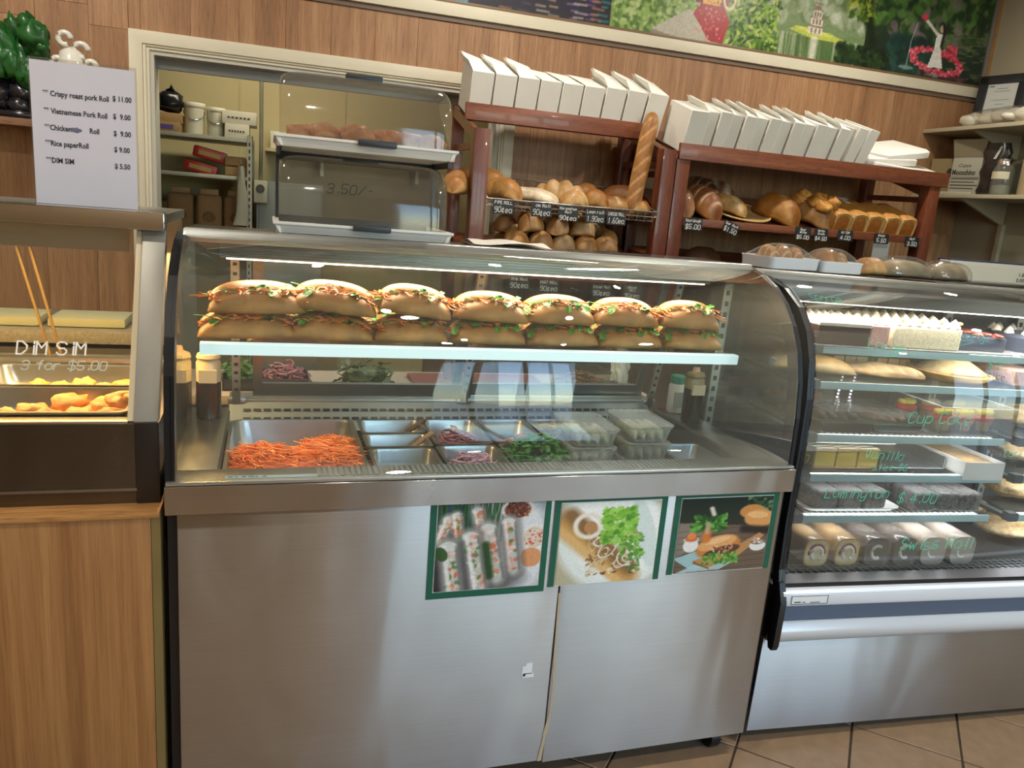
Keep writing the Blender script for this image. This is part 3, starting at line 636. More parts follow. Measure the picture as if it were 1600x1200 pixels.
def gn_pan(name, label, x0, x1, y0, y1, z, depth, group=None, m=STEEL_IN, rim=.008, cat='food pan'):
    """rounded gastronorm pan: flange, walls and floor"""
    t = thing(name, label, cat, ((x0+x1)/2, (y0+y1)/2, z-depth), 0, group)
    a, c = (x1-x0)/2, (y1-y0)/2
    def ring(ax, cy_, r, zz, n=5):
        return [(sx*(ax-r)+r*math.cos(th)*1, sy*(cy_-r)+r*math.sin(th), zz) for sx, sy, t0 in ((1, 1, 0), (-1, 1, PI/2), (-1, -1, PI), (1, -1, 1.5*PI)) for th in [t0+PI/2*k/(n-1) for k in range(n)]]
    r = min(a, c)*.3
    rings = [ring(a, c, r*.7, depth-.004), ring(a, c, r*.7, depth), ring(a-rim, c-rim, r*.8, depth), ring(a-rim-.002, c-rim-.002, r*.8, depth-.006), ring(a-rim-.006, c-rim-.006, r, .012), ring(a-rim-.014, c-rim-.014, r, .0)]
    q = MB(); q.grid(np.array(rings), cv=True); n = len(rings[0]); q.f.append(tuple(len(q.v)-n+i for i in range(n)))
    q.build('pan_shell', m, t, smooth='auto'); return t
gn_pan('warmer_pan', 'steel pan of fried chicken at the front of the hot warmer', -.44, -.082, .10, .315, .992, .05, 'pans in the warmer')
gn_pan('warmer_pan', 'steel pan of fried pieces behind the front pan in the warmer', -.44, -.082, .33, .55, .992, .05, 'pans in the warmer')
gn_pan('warmer_pan', 'left end pan in the front of the warmer', -.82, -.46, .10, .315, .992, .05, 'pans in the warmer')
FRIED = vcol('fried_crust', .5, .8, 120, var=.5, vscale=60)
def lump(mb, c, rx, ry, rz, seed, amp=.22, base='#d8863a', hi='#eba85a', nu=16, nv=10, rot=0):
    R_ = np.random.RandomState(seed); o = len(mb.v)
    th = np.linspace(0, PI, nv+1); ph = np.linspace(0, 2*PI, nu, endpoint=False); T, Ph = np.meshgrid(th, ph, indexing='ij')
    d = np.zeros_like(T)
    for k in range(7): a = R_.randn(3)*2.4; d += np.sin(a[0]*np.sin(T)*np.cos(Ph)*2+a[1]*np.sin(T)*np.sin(Ph)*2+a[2]*np.cos(T)*2+R_.rand()*6)
    d = d/7; k = 1+amp*d*2; x = rx*np.sin(T)*np.cos(Ph)*k; y = ry*np.sin(T)*np.sin(Ph)*k; z = rz*np.cos(T)*k
    X, Y = x*math.cos(rot)-y*math.sin(rot), x*math.sin(rot)+y*math.cos(rot)
    hx = lambda s: np.array([int(s[i:i+2], 16)/255 for i in (1, 3, 5)])
    w = np.clip(.5+d*1.2, 0, 1)[..., None]; cols = hx(base)*(1-w)+hx(hi)*w
    mb.grid(np.stack([X+c[0], Y+c[1], z+c[2]], -1), cv=True, cols=cols); return mb
def lump_thing(name, label, cat, loc, r, seed, m=FRIED, group=None, **k):
    q = MB(); lump(q, (0, 0, r[2]), *r, seed, **k); return tag(q.build(name, m, loc=loc, smooth=True), label, cat, group)
for i, (x, y, z, r) in enumerate([(-.275, .19, .945, .03), (-.215, .22, .95, .035), (-.15, .20, .947, .032), (-.105, .21, .955, .036), (-.245, .15, .945, .028), (-.18, .15, .945, .03), (-.125, .15, .945, .03), (-.33, .17, .943, .026)]):
    lump_thing('fried_chicken', 'golden fried chicken piece in the front warmer pan, %s' % ('front row right', 'rear row, second from left', 'rear row, second from right', 'rear row, rightmost', 'front row, second from left', 'front row middle', 'front row, second from right', 'smallest, at the far left')[i] if i else 'golden fried chicken piece in the front warmer pan, rear row leftmost', 'fried chicken', (x, y, z), (r*1.15, r, r*.72), 20+i, group='fried chicken pieces in the front warmer pan', rot=i)
for i, (x, y, r) in enumerate([(-.27, .40, .026), (-.225, .42, .028), (-.18, .40, .024), (-.14, .42, .026), (-.10, .40, .022), (-.32, .42, .024)]):
    lump_thing('fried_dumpling', 'small fried dumpling in the rear warmer pan, %s from the left' % ('second', 'third', 'fourth', 'fifth', 'sixth', 'first')[i], 'dumpling', (x, y, .944), (r, r, r*.8), 40+i, group='fried dumplings in the rear warmer pan', rot=i)
# white lettering on the slanted glass
def gl_map(x, z):
    return lambda s_, t_: (x+s_, .0585+.190*((z+t_*.9-.985)/.377)-.0015, z+t_*.9)
MK_W = mat('white_marker', '#f2eee6', .6); MK_G = mat('grey_marker', '#c4c8b6', .6)
b = MB(); strokes(b, 'DiM SiM', gl_map(-.282, 1.108), .026, .0032, jit=0, slant=.02, adv=4.9); wp(b, 'marker_writing', MK_W)
b = MB(); strokes(b, '3 for $5.00', gl_map(-.272, 1.080), .018, .0026, jit=.2, slant=.15, adv=5.2); wp(b, 'marker_writing', MK_G)
# what stands behind the warmer on the counter's rear
t = thing('rear_bench', 'dark bench behind the hot food warmer', 'bench', (-.6, .95, 0))
b = MB(); b.box(-1.5, -.10, .80, 1.15, 0, 1.0); b.build('cabinet', mat('bench_dark', '#3a3733', .5), t, world=True); b = MB(); b.box(-1.5, -.09, .78, 1.17, 1.0, 1.035); b.build('stone_top', mat('granite', '#6b665c', .3, var=.35, vscale=120), t, world=True, bev=.003)
for x0, x1, lab in ((-.40, -.20, 'pale green folded cloth on the bench seen through the warmer glass'), (-.56, -.42, 'small pale folded cloth at left on the bench behind the warmer')):
    b = MB()
    for k in range(1): b.box(x0+.004*k, x1-.003*k, .84, 1.0, 1.036, 1.062)
    tag(b.build('folded_cloth', mat('pale_green_cloth', '#8f9078', .9, var=.08, bump=.3), bev=.008), lab, 'cloth')['kind'] = 'thing'

# ---------------- printed price sign in its acrylic holder
t = thing('price_sign', 'white A4 roll price list in a clear stand on the warmer top', 'price sign', (-.178, .30, 1.397), .0)
sw, shh = .196, .288
b = MB(); b.box(-sw/2-.003, sw/2+.003, .002, .0045, 0, shh+.006); b.box(-sw/2-.003, sw/2+.003, .0, .06, -.003, .0); b.build('acrylic_holder', CLEARP, t)
b = MB(); b.box(-sw/2, sw/2, -.0005, .0015, .001, shh); b.build('paper_sheet', mat('bluish_paper', '#d3d1dc', .45, var=.02), t)
PRNT = mat('printing_ink', '#2c2b35', .7)
b = MB()
for txt, pr_, fz, pz in (('** Crispy roast pork Roll', '$ 11.00', .765, .775), ('** Vietnamese Pork Roll', '$  9.00', .645, .65), ('**Chicken          Roll', '$  9.00', .53, .53), ('**Rice paperRoll', '$ 9.00', .42, .415), ('**DIM SIM', '$ 5.50', .30, .295)):
    for s_, x_ in ((txt, -.076), (pr_, .054)):
        b = MB(); typeset(b, s_, .0125, (lambda u, v, x_=x_, fz=(fz if s_ is txt else pz): (x_+u*.97, -.0012, fz*shh+v*1.2)), bold=.0003); b.build('lettering', PRNT, t, kind='stuff')
b = MB(); lump(b, (-.018, -.001, .53*shh+.004), .011, .0006, .0045, 3); b.build('ink_blot', mat('ink_blot', '#6b6c84', .7), t)

# ---------------- ornaments on the wall shelf
t = thing('wall_shelf', 'walnut wall shelf at far left holding ornaments', 'shelf', (-1.1, 2.29, 1.63))
b = MB(); b.box(-1.70, -.50, 2.18, YB-.001, 1.632, 1.662); b.build('board', wood('shelf_walnut', '#6a4a34', '#8a6448', '#a07a5a', 1, .5, 'x'), t, world=True, bev=.002)
b = MB(); b.box(-1.3, -1.28, 2.22, YB-.001, 1.55, 1.632); b.box(-.62, -.60, 2.22, YB-.001, 1.55, 1.632); b.build('bracket', DKGREY, t, world=True)
t = thing('jade_cabbage', 'green carved cabbage ornament on a black stand at far left', 'ornament', (-.80, 2.29, 1.662))
b = MB(); b.box(-.12, .10, -.06, .06, 0, .03); [lump(b, (rr(-.09, .07), rr(-.03, .02), rr(.05, .13)), .045, .035, .04, 60+k) for k in range(9)]; b.build('carved_stand', mat('black_lacquer', '#1d1d22', .25, var=.4), t, smooth=True)
b = MB()
for k in range(26): a = rr(0, 6.28); lump(b, (rr(-.12, .10), rr(-.05, .03), .17+rr(0, .20)), rr(.035, .06), .03, rr(.04, .07), 80+k, .3, '#143f18', '#26602a')
b.build('cabbage_leaves', vcol('jade_green', .3, .2, 40), t, smooth=True)
t = thing('white_rooster_ornament', 'white scrolled ceramic ornament beside the green cabbage', 'ornament', (-.605, 2.29, 1.662))
b = MB(); b.lathe([(.05, 0), (.055, .03), (.035, .08), (.045, .14), (.06, .22), (.045, .29), (.02, .31)], n=20); W_ = mat('glazed_white', '#d9d6cc', .2, coat=.3); b.build('body', W_, t, smooth=True)
b = MB()
for (cx_, cz, r_) in ((.04, .30, .028), (-.02, .34, .024), (.075, .24, .022), (-.05, .24, .022)):
    b.tube([(cx_+r_*math.cos(a), -.02, cz+r_*math.sin(a)) for a in np.linspace(0, 5.2, 14)], .012, 8)
b.build('scroll', W_, t, smooth=True)
b = MB(); b.box(.055, .062, -.035, -.03, .17, .24); b.build('ribbon', mat('pink_ribbon', '#d8507c', .6), t)

# ================================================================== STOREROOM
t = thing('storage_rack', 'grey steel storage shelving seen through the opening', 'shelving', (-.33, 3.45, 0))
SG = mat('galvanised', '#a8a795', .45, .5, var=.06)
for z in (.25, 1.15, 1.49, 1.70): b = MB(); b.box(-.78, .10, 3.21, 3.70, z, z+.022); b.build('shelf', SG, t, world=True, bev=.002)
for x, y in ((.075, 3.20), (-.80, 3.20), (.075, 3.68), (-.80, 3.68)):
    b = MB(); b.box(x, x+.03, y, y+.004, 0, 1.74); b.box(x+.027, x+.03, y, y+.03, 0, 1.74); o = b.build('upright', SG, t, world=True)
    b = MB()
    for k in range(40): b.box(x+.008, x+.016, y-.001, y+.001, .2+k*.038, .2+k*.038+.02)
    b.build('punched_slot', BLACK, o, world=True, kind='stuff')
def carton(name, label, x0, x1, y0, y1, z0, z1, m=KRAFT, cat='box', rz=0, tape=True, group=None, lab=None, lettering=None):
    t = thing(name, label, cat, ((x0+x1)/2, (y0+y1)/2, z0), rz, group); w, d, h = (x1-x0)/2, (y1-y0)/2, z1-z0
    b = MB(); b.box(-w, w, -d, d, 0, h); b.build('carton', m, t, bev=.002)
    if tape: b = MB(); b.box(-w*.98, w*.98, -.012, .012, h-.0005, h+.001); b.build('tape', mat('parcel_tape', '#c2a878', .3), t)
    if lab: b = MB(); b.box(-w*.6, w*.6, -d-.0012, -d, h*.25, h*.75); b.build('printed_label', mat(*lab), t)
    if lettering: b = MB(); [b.box(-w*.7+k*w*.23, -w*.7+k*w*.23+w*.15, -d-.0012, -d, h*.42, h*.55) for k in range(6)]; b.build('print_mark', mat('box_print', '#4a4a44', .6), t)
    return t
carton('carton', 'brown carton under the black bag on the storeroom top shelf', -.46, -.27, 3.24, 3.5, 1.771, 1.822)
carton('carton', 'lower brown carton with purple label on the storeroom top shelf', -.46, -.275, 3.23, 3.5, 1.722, 1.771, lab=('purple_label', '#5a4a8a', .5))
b = MB(); lump(b, (0, 0, .06), .075, .06, .06, 5, .16); b.tube([(.0, 0, .10), (-.01, 0, .125), (.015, 0, .14)], [.02, .012, .02], 8)
tag(b.build('rubbish_bag', mat('black_film', '#17171c', .25, var=.2, bump=.3, bscale=30), loc=(-.335, 3.32, 1.823), smooth=True), 'black plastic bag on the brown cartons', 'bag')
def bucket(label, x, r, h):
    t = thing('pail', label, 'bucket', (x, 3.34, 1.722), 0, 'white pails in the storeroom')
    b = MB(); b.lathe([(r*.88, 0), (r*.9, .004), (r*.99, h*.86), (r*1.0, h*.88)]); b.build('pail_body', mat('pail_white', '#e4dfc8', .4, var=.02), t, smooth='auto')
    b = MB(); b.lathe([(r*1.03, h*.86), (r*1.06, h*.88), (r*1.06, h*.96), (r*1.02, h), (r*.95, h*.99)]); b.build('lid', mat('lid_white', '#e9e4d0', .35), t, smooth='auto')
    b = MB(); b.tube([(r*1.02*math.cos(a), -r*1.02*abs(math.sin(a))*.9-.004, h*.75-.05*math.sin(a)) for a in np.linspace(0, PI, 12)], .0022, 5); b.build('wire_handle', CHROME, t)
bucket('tall white lidded pail on the storeroom top shelf, left of two', -.212, .056, .172); bucket('white lidded pail right of the taller pail in the storeroom', -.098, .05, .158)
WB_ = mat('white_carton', '#e2dcc6', .6, var=.03)
carton('white_carton', 'white printed carton on top of another at the shelf end', -.06, .125, 3.24, 3.5, 1.798, 1.868, WB_, lettering=True)
carton('white_carton', 'white printed carton under another white carton at the shelf end', -.045, .085, 3.235, 3.5, 1.722, 1.797, WB_, lettering=True)
RED = mat('red_packet', '#b8322a', .35, var=.08)
for i, (x, z, tl, lab) in enumerate(((-.185, 1.513, .0, 'red packet lying flat on the storeroom middle shelf'), (-.135, 1.585, -.12, 'red packet leaning on another red packet in the storeroom'))):
    t = thing('red_packet', lab, 'packet', (x, 3.34, z+(.005 if i else 0)), 0, None, Matrix.Rotation(.20+tl*.0, 3, 'Y'))
    b = MB(); b.box(-.09, .09, -.06, .06, .0, .062); b.build('wrapper', RED, t, bev=.012); b = MB(); b.box(-.06, .06, -.0625, -.0605, .018, .042); b.build('front_label', mat('gold_label', '#c8a25a', .5), t)
for i, lab in enumerate(('lower brown paper packet at the middle shelf end', 'upper brown paper packet at the middle shelf end')):
    b = MB(); b.box(-.058, .058, -.07, .07, 0, .052); tag(b.build('paper_packet', KRAFT, loc=(.01, 3.32, 1.513+i*.055), bev=.012), lab, 'packet')
for i, (x, lab) in enumerate(((-.29, 'brown paper sack, leftmost of three low in the storeroom'), (-.135, 'brown paper sack, middle of three low in the storeroom'), (.015, 'brown paper sack, rightmost of three low in the storeroom'))):
    t = thing('paper_sack', lab, 'sack', (x, 3.36, 1.173)); b = MB(); b.box(-.070, .070, -.07, .07, 0, .225); b.build('sack_body', mat('kraft_sack', '#8f6f48', .8, var=.15, bump=.5, bscale=25), t, bev=.03, seg=3)
    b = MB(); b.box(-.05, .05, -.02, .02, .22, .255); b.build('folded_top', KRAFT, t, bev=.006)
    b = MB(); lump(b, (0, -.071, .10), .035, .004, .03, 31+i, .1, '#6a5034', '#7d6040'); b.build('printed_emblem', vcol('sack_print', .8), t, smooth=True)
t = thing('towel', 'pale grey towel hanging from the storage rack end', 'towel', (.04, 3.185, 1.24)); b = MB()
Z = np.linspace(0, .33, 10); A_ = np.linspace(0, 2*PI, 12, endpoint=False)
b.grid(np.array([[(.01*math.sin(z*9)+(.012+.028*(1-z/.33)+.008*math.sin(3*a+z*20))*math.cos(a), .01*math.sin(a), z) for a in A_] for z in Z]), cv=True); b.build('cloth', mat('grey_towel', '#a9a894', .9, bump=.3), t, smooth=True)
b = MB(); b.tube([(.0, .0, .325), (0, .01, .36), (0, .02, .345)], .004, 6); b.build('hook', CHROME, t)
t = thing('power_outlet', 'grey power socket box with conduit rising to the ceiling', 'socket', (.15, 3.22, 1.37))
b = MB(); b.box(.112, .186, 3.19, 3.24, 1.375, 1.50); b.build('socket_box', mat('socket_grey', '#b9b59c', .5), t, world=True, bev=.006)
b = MB(); b.lathe([(.024, 0), (.024, .012), (.018, .014), (.016, .004), (0, .004)]); b.xform(Matrix.Translation((.147, 3.19, 1.455)) @ Matrix.Rotation(PI/2, 4, 'X')); b.build('socket_face', mat('socket_dark', '#5a5a50', .5), t, world=True, smooth='auto')
b = MB(); b.tube([(.148, 3.225, 1.50), (.15, 3.23, 1.7), (.149, 3.23, 2.0), (.149, 3.23, 2.69)], .011, 8); b.build('conduit', mat('conduit_grey', '#8f8c78', .5), t, world=True, smooth=True)
t = thing('grey_cabinet', 'plain grey metal cabinet end under the power socket', 'cabinet', (.26, 3.5, 0)); b = MB(); b.box(.125, .5, 3.245, 3.7, 0, 1.50); b.build('cabinet_shell', mat('grey_green', '#7f857e', .5), t, world=True, bev=.004); b = MB(); b.box(.14, .49, 3.238, 3.245, .05, 1.47); b.build('door', mat('grey_green', '#7f857e', .5), t, world=True, bev=.003)
t = thing('rear_shelf', 'cream wall shelf holding cartons behind the bread display', 'shelf', (.55, 3.62, 1.66)); b = MB(); b.box(.17, 1.2, 3.5, 3.775, 1.68, 1.70); b.build('board', SR, t, world=True); b = MB(); b.box(.5, .52, 3.55, 3.775, 1.56, 1.68); b.box(1.1, 1.12, 3.55, 3.775, 1.56, 1.68); b.build('bracket', SG, t, world=True)
carton('carton', 'pale carton on the cream storeroom wall shelf', .20, .42, 3.52, 3.75, 1.701, 1.80, WB_); carton('carton', 'brown carton on the cream storeroom wall shelf', .52, .8, 3.52, 3.75, 1.701, 1.86)

# ================================================================== TWO TIER ROLL TOP DISPLAY on the case
BD = thing('roll_top_display', 'two tier bread display with clear roll top covers and white trays', 'bread display', (.42, .50, 1.3665))
def bp(mb, name, m, parent=BD, **k): return mb.build(name, m, parent, world=True, **k)
bx0, bx1, by0, by1 = .206, .638, .345, .655
for lvl, (zr, zt) in enumerate(((1.386, 1.553), (1.586, 1.748))):
    b = MB(); zb = zr-.020
    sx = [(bx0, by0), (bx1, by0), (bx1, by1), (bx0, by1)]
    b.box(bx0+.012, bx1-.012, by0+.008, by1-.01, zb, zb+.004); b.prism([(by0, zr), (by0+.008, zb), (by0+.014, zb), (by0+.012, zr)], bx0+.004, bx1-.004, 'x'); b.prism([(by1, zr), (by1-.008, zb), (by1-.014, zb), (by1-.012, zr)], bx0+.004, bx1-.004, 'x')
    b.prism([(bx0, zr), (bx0+.012, zb), (bx0+.018, zb), (bx0+.012, zr)], by0, by1, 'y'); b.prism([(bx1, zr), (bx1-.012, zb), (bx1-.018, zb), (bx1-.012, zr)], by0, by1, 'y')
    b.box(bx0-.003, bx1+.003, by0-.004, by0+.010, zr, zr+.007); b.box(bx0-.003, bx1+.003, by1-.010, by1+.004, zr, zr+.007); b.box(bx0-.003, bx0+.012, by0, by1, zr, zr+.007); b.box(bx1-.012, bx1+.003, by0, by1, zr, zr+.007)
    tr = bp(b, 'tray', WHITEP, bev=.0015)
    b = MB(); xm = .44 if lvl else .435; b.box(xm-.046, xm+.046, by0-.016, by0-.002, zr-.004, zr+.012); bp(b, 'tray_handle', DKGREY, tr, bev=.004)
    # roll top cover: rounded quarter barrel
    b = MB(); a_, n1, n2 = (bx1-bx0)/2-.010, 25, 22; S = np.sin(np.linspace(-PI/2, PI/2, n1)); rows = []
    for s_ in S:
        f = (1-abs(s_)**9)**(1/3.2) if abs(s_) < 1 else 0; f = .80+.20*f if abs(s_) < .9999 else .80; row = []
        for th in np.linspace(0, PI*.62, n2):
            cy_ = math.copysign(abs(math.cos(th))**.62, math.cos(th)); sz = abs(math.sin(th))**.72
            row.append(((bx0+bx1)/2+s_*a_, .50-.145*cy_*f, zr+.006+(zt-zr-.006)*sz*f))
        rows.append(row)
    b.grid(np.array(rows)); n_ = n2
    for base in (0, (n1-1)*n2): b.f.append(tuple(base+i for i in range(n2)))
    dm = bp(b, 'roll_top_cover', DOMEP, smooth='auto')
    b = MB(); b.box(.372, .462, .452, .486, zt-.004, zt+.010) if lvl else b.box(.372, .462, .46, .49, zt-.006, zt+.004); bp(b, 'cover_handle', DKGREY, dm, bev=.004)
b = MB(); zs = (1.3665, 1.59)
for x in (bx0+.004, bx1-.010): b = MB(); b.box(x, x+.008, .58, .63, 1.370, 1.570); b.box(x, x+.008, .40, .60, 1.552, 1.566); bp(b, 'side_frame', DKGREY)
b = MB(); b.box(bx0+.01, bx1-.01, .63, .64, 1.545, 1.566); b.box(bx0+.01, bx1-.01, .64, .645, 1.37, 1.40); bp(b, 'rear_bar', DKGREY)
for x in (bx0+.03, bx1-.05): b = MB(); b.box(x, x+.02, .37, .39, 1.362, 1.367); bp(b, 'foot', BLACK)
b = MB(); strokes(b, '3.50/-', lambda s_, t_: (.325+s_, .3515, 1.468+t_), .022, .0018, jit=.3, slant=.2); bp(b, 'marker_price', mat('black_marker', '#1d1d1d', .6))
CRUST = vcol('bread_crust', .5, .18, 90, var=.35, vscale=45, coat=.05)
for i, (x, y, r) in enumerate([(.27, .44, .032), (.325, .42, .036), (.38, .46, .034), (.40, .40, .036), (.47, .43, .036), (.53, .45, .036), (.585, .42, .034), (.31, .50, .034)]):
    lump_thing('pastry', 'sugared brown pastry under the upper roll top cover, %s' % ('leftmost in front', 'second in front from the left', 'third from the left, behind', 'middle in front', 'right of the middle one', 'second from the right', 'rightmost', 'alone at the back left')[i], 'pastry', (x, y, 1.5715), (r*1.2, r, r*.85), 130+i, CRUST, 'pastries under the upper roll top cover', base='#b5713f', hi='#d6a07a', rot=i*1.3)
for i, (x, y, r) in enumerate([(.28, .45, .03), (.345, .43, .03)]):
    lump_thing('pastry', 'small pale biscuit under the lower roll top cover, %s' % ('left', 'right')[i], 'pastry', (x, y, 1.3715), (r*1.2, r, r*.3), 150+i, CRUST, 'biscuits under the lower roll top cover', base='#a5886a', hi='#c2a88a', rot=i)

# ================================================================== BREAD RACKS against the wall
b = MB(); t = thing('back_counter', 'long back counter carrying the red timber bread racks', 'counter', (2.35, 2.05, 0))
b.box(.98, 3.72, 1.74, 2.37, 0, .86); b.build('cabinet', mat('back_cabinet', '#6e6258', .6), t, world=True); b = MB(); b.box(.96, 3.74, 1.70, 2.385, .86, .90); b.build('bench_top', mat('dark_bench_top', '#4c4640', .4), t, world=True, bev=.003)
SL = .311   # slope of the display shelves
def rack(name, label, xa, xb, yf, zpost, zrear, shelves, lip):
    t = thing(name, label, 'bread rack', ((xa+xb)/2, 2.05, .90)); P = lambda mb, nm, m=RED_WOOD, **k: mb.build(nm, m, t, world=True, **k)
    for x in (xa, xb-.07):
        b = MB(); b.box(x, x+.07, yf, yf+.07, .90, zpost); P(b, 'front_post', bev=.002)
        b = MB(); b.box(x+.005, x+.065, 2.28, 2.34, .90, zrear); P(b, 'rear_post', bev=.002)
        b = MB(); b.bar((x+.018, yf+.07, zpost-.02), (x+.018, 2.28, zpost-.02+(2.28-yf-.07)*SL), .02, .05); P(b, 'side_rail', RED_WOOD_X)
        b = MB(); b.bar((x+.035, yf+.07, zpost-.07), (x+.035, 2.28, zpost-.06), .02, .03); P(b, 'side_brace', RED_WOOD_X)
    for (y0, z0, hgt) in shelves:
        b = MB(); b.slab((xa+.03, y0, z0), (xb-.03, y0, z0), (xb-.03, 2.30, z0+(2.30-y0)*SL), (xa+.03, 2.30, z0+(2.30-y0)*SL), -.012); P(b, 'shelf_board', RED_WOOD_X)
    for (x0, x1, y0, z0, z1) in lip: b = MB(); b.box(x0, x1, y0-.02, y0, z0, z1); P(b, 'front_lip', RED_WOOD_X, bev=.002)
    return t
R1 = rack('bread_rack', 'red timber bread rack on the left with a wire basket', 1.04, 2.02, 1.79, 1.79, 1.93, [(1.99, 1.846, 0), (1.80, 1.165, 0)], [(1.035, 1.965, 1.99, 1.838, 1.912), (1.11, 1.95, 1.80, 1.155, 1.20)])
R2 = rack('bread_rack', 'longer red timber bread rack on the right with loaves', 2.03, 3.61, 1.80, 1.752, 1.90, [(1.812, 1.772, 0), (1.81, 1.470, 0), (1.81, 1.165, 0)], [(2.035, 3.645, 1.812, 1.752, 1.826), (2.10, 3.54, 1.81, 1.448, 1.486), (2.10, 3.54, 1.81, 1.155, 1.20)])
# white cake cartons standing in rows on the two top shelves
def cake_box(name, label, w, h, d, flap, seed, group):
    R_ = random.Random(seed); t = thing(name, label, 'carton', (0, 0, 0), 0, group)
    b = MB(); b.box(-w/2, w/2, 0, d, 0, h); b.build('carton', CARD, t, bev=.0015, seg=1)
    if flap:
        b = MB(); b.slab((-w/2, .01, h), (w/2, .01, h), (w/2-.012, d*.75, h+flap*.45), (-w/2-.03, d*.75, h+flap), .0012); b.build('lid_flap', CARD, t)
        b = MB(); b.slab((-w/2, .0, h), (-w/2, d*.9, h), (-w/2-.035, d*.8, h+flap*.9), (-w/2-.022, .02, h+flap*.75), .0012); b.build('side_flap', CARD, t)
    return t
SLR = Matrix.Rotation(math.atan(SL), 3, 'X')
nth = ['first', 'second', 'third', 'fourth', 'fifth', 'sixth', 'seventh', 'eighth', 'ninth', 'tenth', 'eleventh', 'twelfth', 'thirteenth', 'fourteenth', 'fifteenth', 'sixteenth', 'seventeenth']
cb = [cake_box('cake_carton', 'x', .100, .196, .24, .05, 1, 'white cake cartons on the left rack'), cake_box('cake_carton', 'x', .100, .196, .24, .012, 2, 'white cake cartons on the left rack')]
for i in range(9):
    x = 1.098+i*.1075; src = cb[0] if i in (0, 1, 2, 6, 7, 8) else cb[1]
    lab = 'white cake carton on the left rack, %s in the row from the left' % nth[i]
    R_ = SLR @ Matrix.Rotation(.0 if i < 6 else .02*(i-5), 3, 'Y') @ Matrix.Rotation((-.03, .02, 0)[i % 3], 3, 'Z'); loc = (x, 1.993, 1.853+(.006 if i > 5 else .0))
    if i == 0: o = cb[0]
    elif i == 3: o = cb[1]
    else: dup(src, lab, loc, rot=R_); continue
    M = Matrix.Translation(loc) @ R_.to_4x4(); o.matrix_world = M; WM[o.name] = M; o['label'] = lab
c2 = [cake_box('cake_carton', 'x', .098, .196, .23, 0, 3, 'white cake cartons on the right rack'), cake_box('cake_carton', 'x', .060, .196, .23, .035, 4, 'white cake cartons on the right rack'), cake_box('cake_carton', 'x', .062, .20, .22, 0, 5, 'white cake cartons on the right rack')]
xs = [2.100]+[2.185+.0665*k for k in range(12)]+[2.975, 3.052, 3.130]; used = set()
for i, x in enumerate(xs):
    k = 0 if i == 0 else (2 if i > 12 or i % 4 == 2 else 1); lab = 'white cake carton on the right rack, %s in the row from the left' % nth[i]
    R_ = SLR @ Matrix.Rotation(.03+.05*(i/12.)+(.07 if i > 12 else 0), 3, 'Y') if i else SLR; loc = (x-(.03 if i > 12 else .018 if i else 0), 1.814+.012*(i % 2)+(.035 if i > 12 else 0), 1.782+(.022 if i > 12 else .006 if i else 0))
    if k not in used: used.add(k); o = c2[k]; M = Matrix.Translation(loc) @ R_.to_4x4(); o.matrix_world = M; WM[o.name] = M; o['label'] = lab
    else: dup(c2[k], lab, loc, rot=R_)
for i, (x0, x1, y, z0, tl, lab) in enumerate(((3.20, 3.60, 1.83, 1.80, .05, 'flattened white carton at the bottom of the right rack pile'), (3.15, 3.47, 1.85, 1.838, -.05, 'flattened white carton in the middle of the right rack pile'), (3.28, 3.56, 1.86, 1.877, -.14, 'flattened white carton on top of the right rack pile'))):
    t = thing('flat_carton', lab, 'carton', ((x0+x1)/2, y, z0), 0, 'flattened cartons on the right rack', SLR @ Matrix.Rotation(tl, 3, 'Y') @ Matrix.Rotation(.06*i, 3, 'Z')); w = (x1-x0)/2
    b = MB(); b.prism([(-w, .0), (w, 0), (w+.03, .05), (w, .26), (-w, .26), (-w-.05, .10)], 0, .032, 'z'); b.build('carton', CARD, t, bev=.003); b = MB(); b.box(w*.2, w*.72, -.0015, 0, .004, .028); b.build('paper_label', mat('white_label', '#f0efe9', .5), t)

# ---------------- wire basket, tags
CH = mat('wire_chrome', '#cfccc4', .3, .8)
t = thing('wire_basket', 'chrome wire basket of rolls in the left bread rack', 'basket', (1.53, 1.97, 1.44))
b = MB(); w_ = .0042; fx0, fx1, fy, bz, ry = 1.115, 1.95, 1.785, 1.452, 2.24
rz_ = lambda y: (y-fy)*.24
rim = [(fx0, fy, 1.498), (fx1, fy, 1.498), (fx1-.02, ry, 1.498+rz_(ry)), (fx0+.03, ry, 1.498+rz_(ry))]; b.tube(rim+[rim[0]], w_, 6); b.build('rim', CH, t, world=True, smooth=True)
b = MB()
for k in range(21):
    x = fx0+.02+k*(fx1-fx0-.04)/20; b.tube([(x, fy, 1.498), (x, fy+.012, bz), (x, ry-.02, bz+rz_(ry)), (x, ry, 1.498+rz_(ry))], .0024, 4)
for k in range(8): y = fy+.012+k*(ry-fy-.03)/7; b.tube([(fx0, y, 1.498+rz_(y)*.9), (fx0+.012, y, bz+rz_(y)), (fx1-.012, y, bz+rz_(y)), (fx1, y, 1.498+rz_(y)*.9)], .0016, 4)
b.tube([(fx0, fy+.004, 1.475), (fx1, fy+.004, 1.475)], .0024, 4); b.build('wire_grid', CH, t, world=True, kind='stuff')
TAGB = mat('blackboard_card', '#17181a', .55, var=.2); CHALK = mat('chalk', '#e4e2dc', .9)
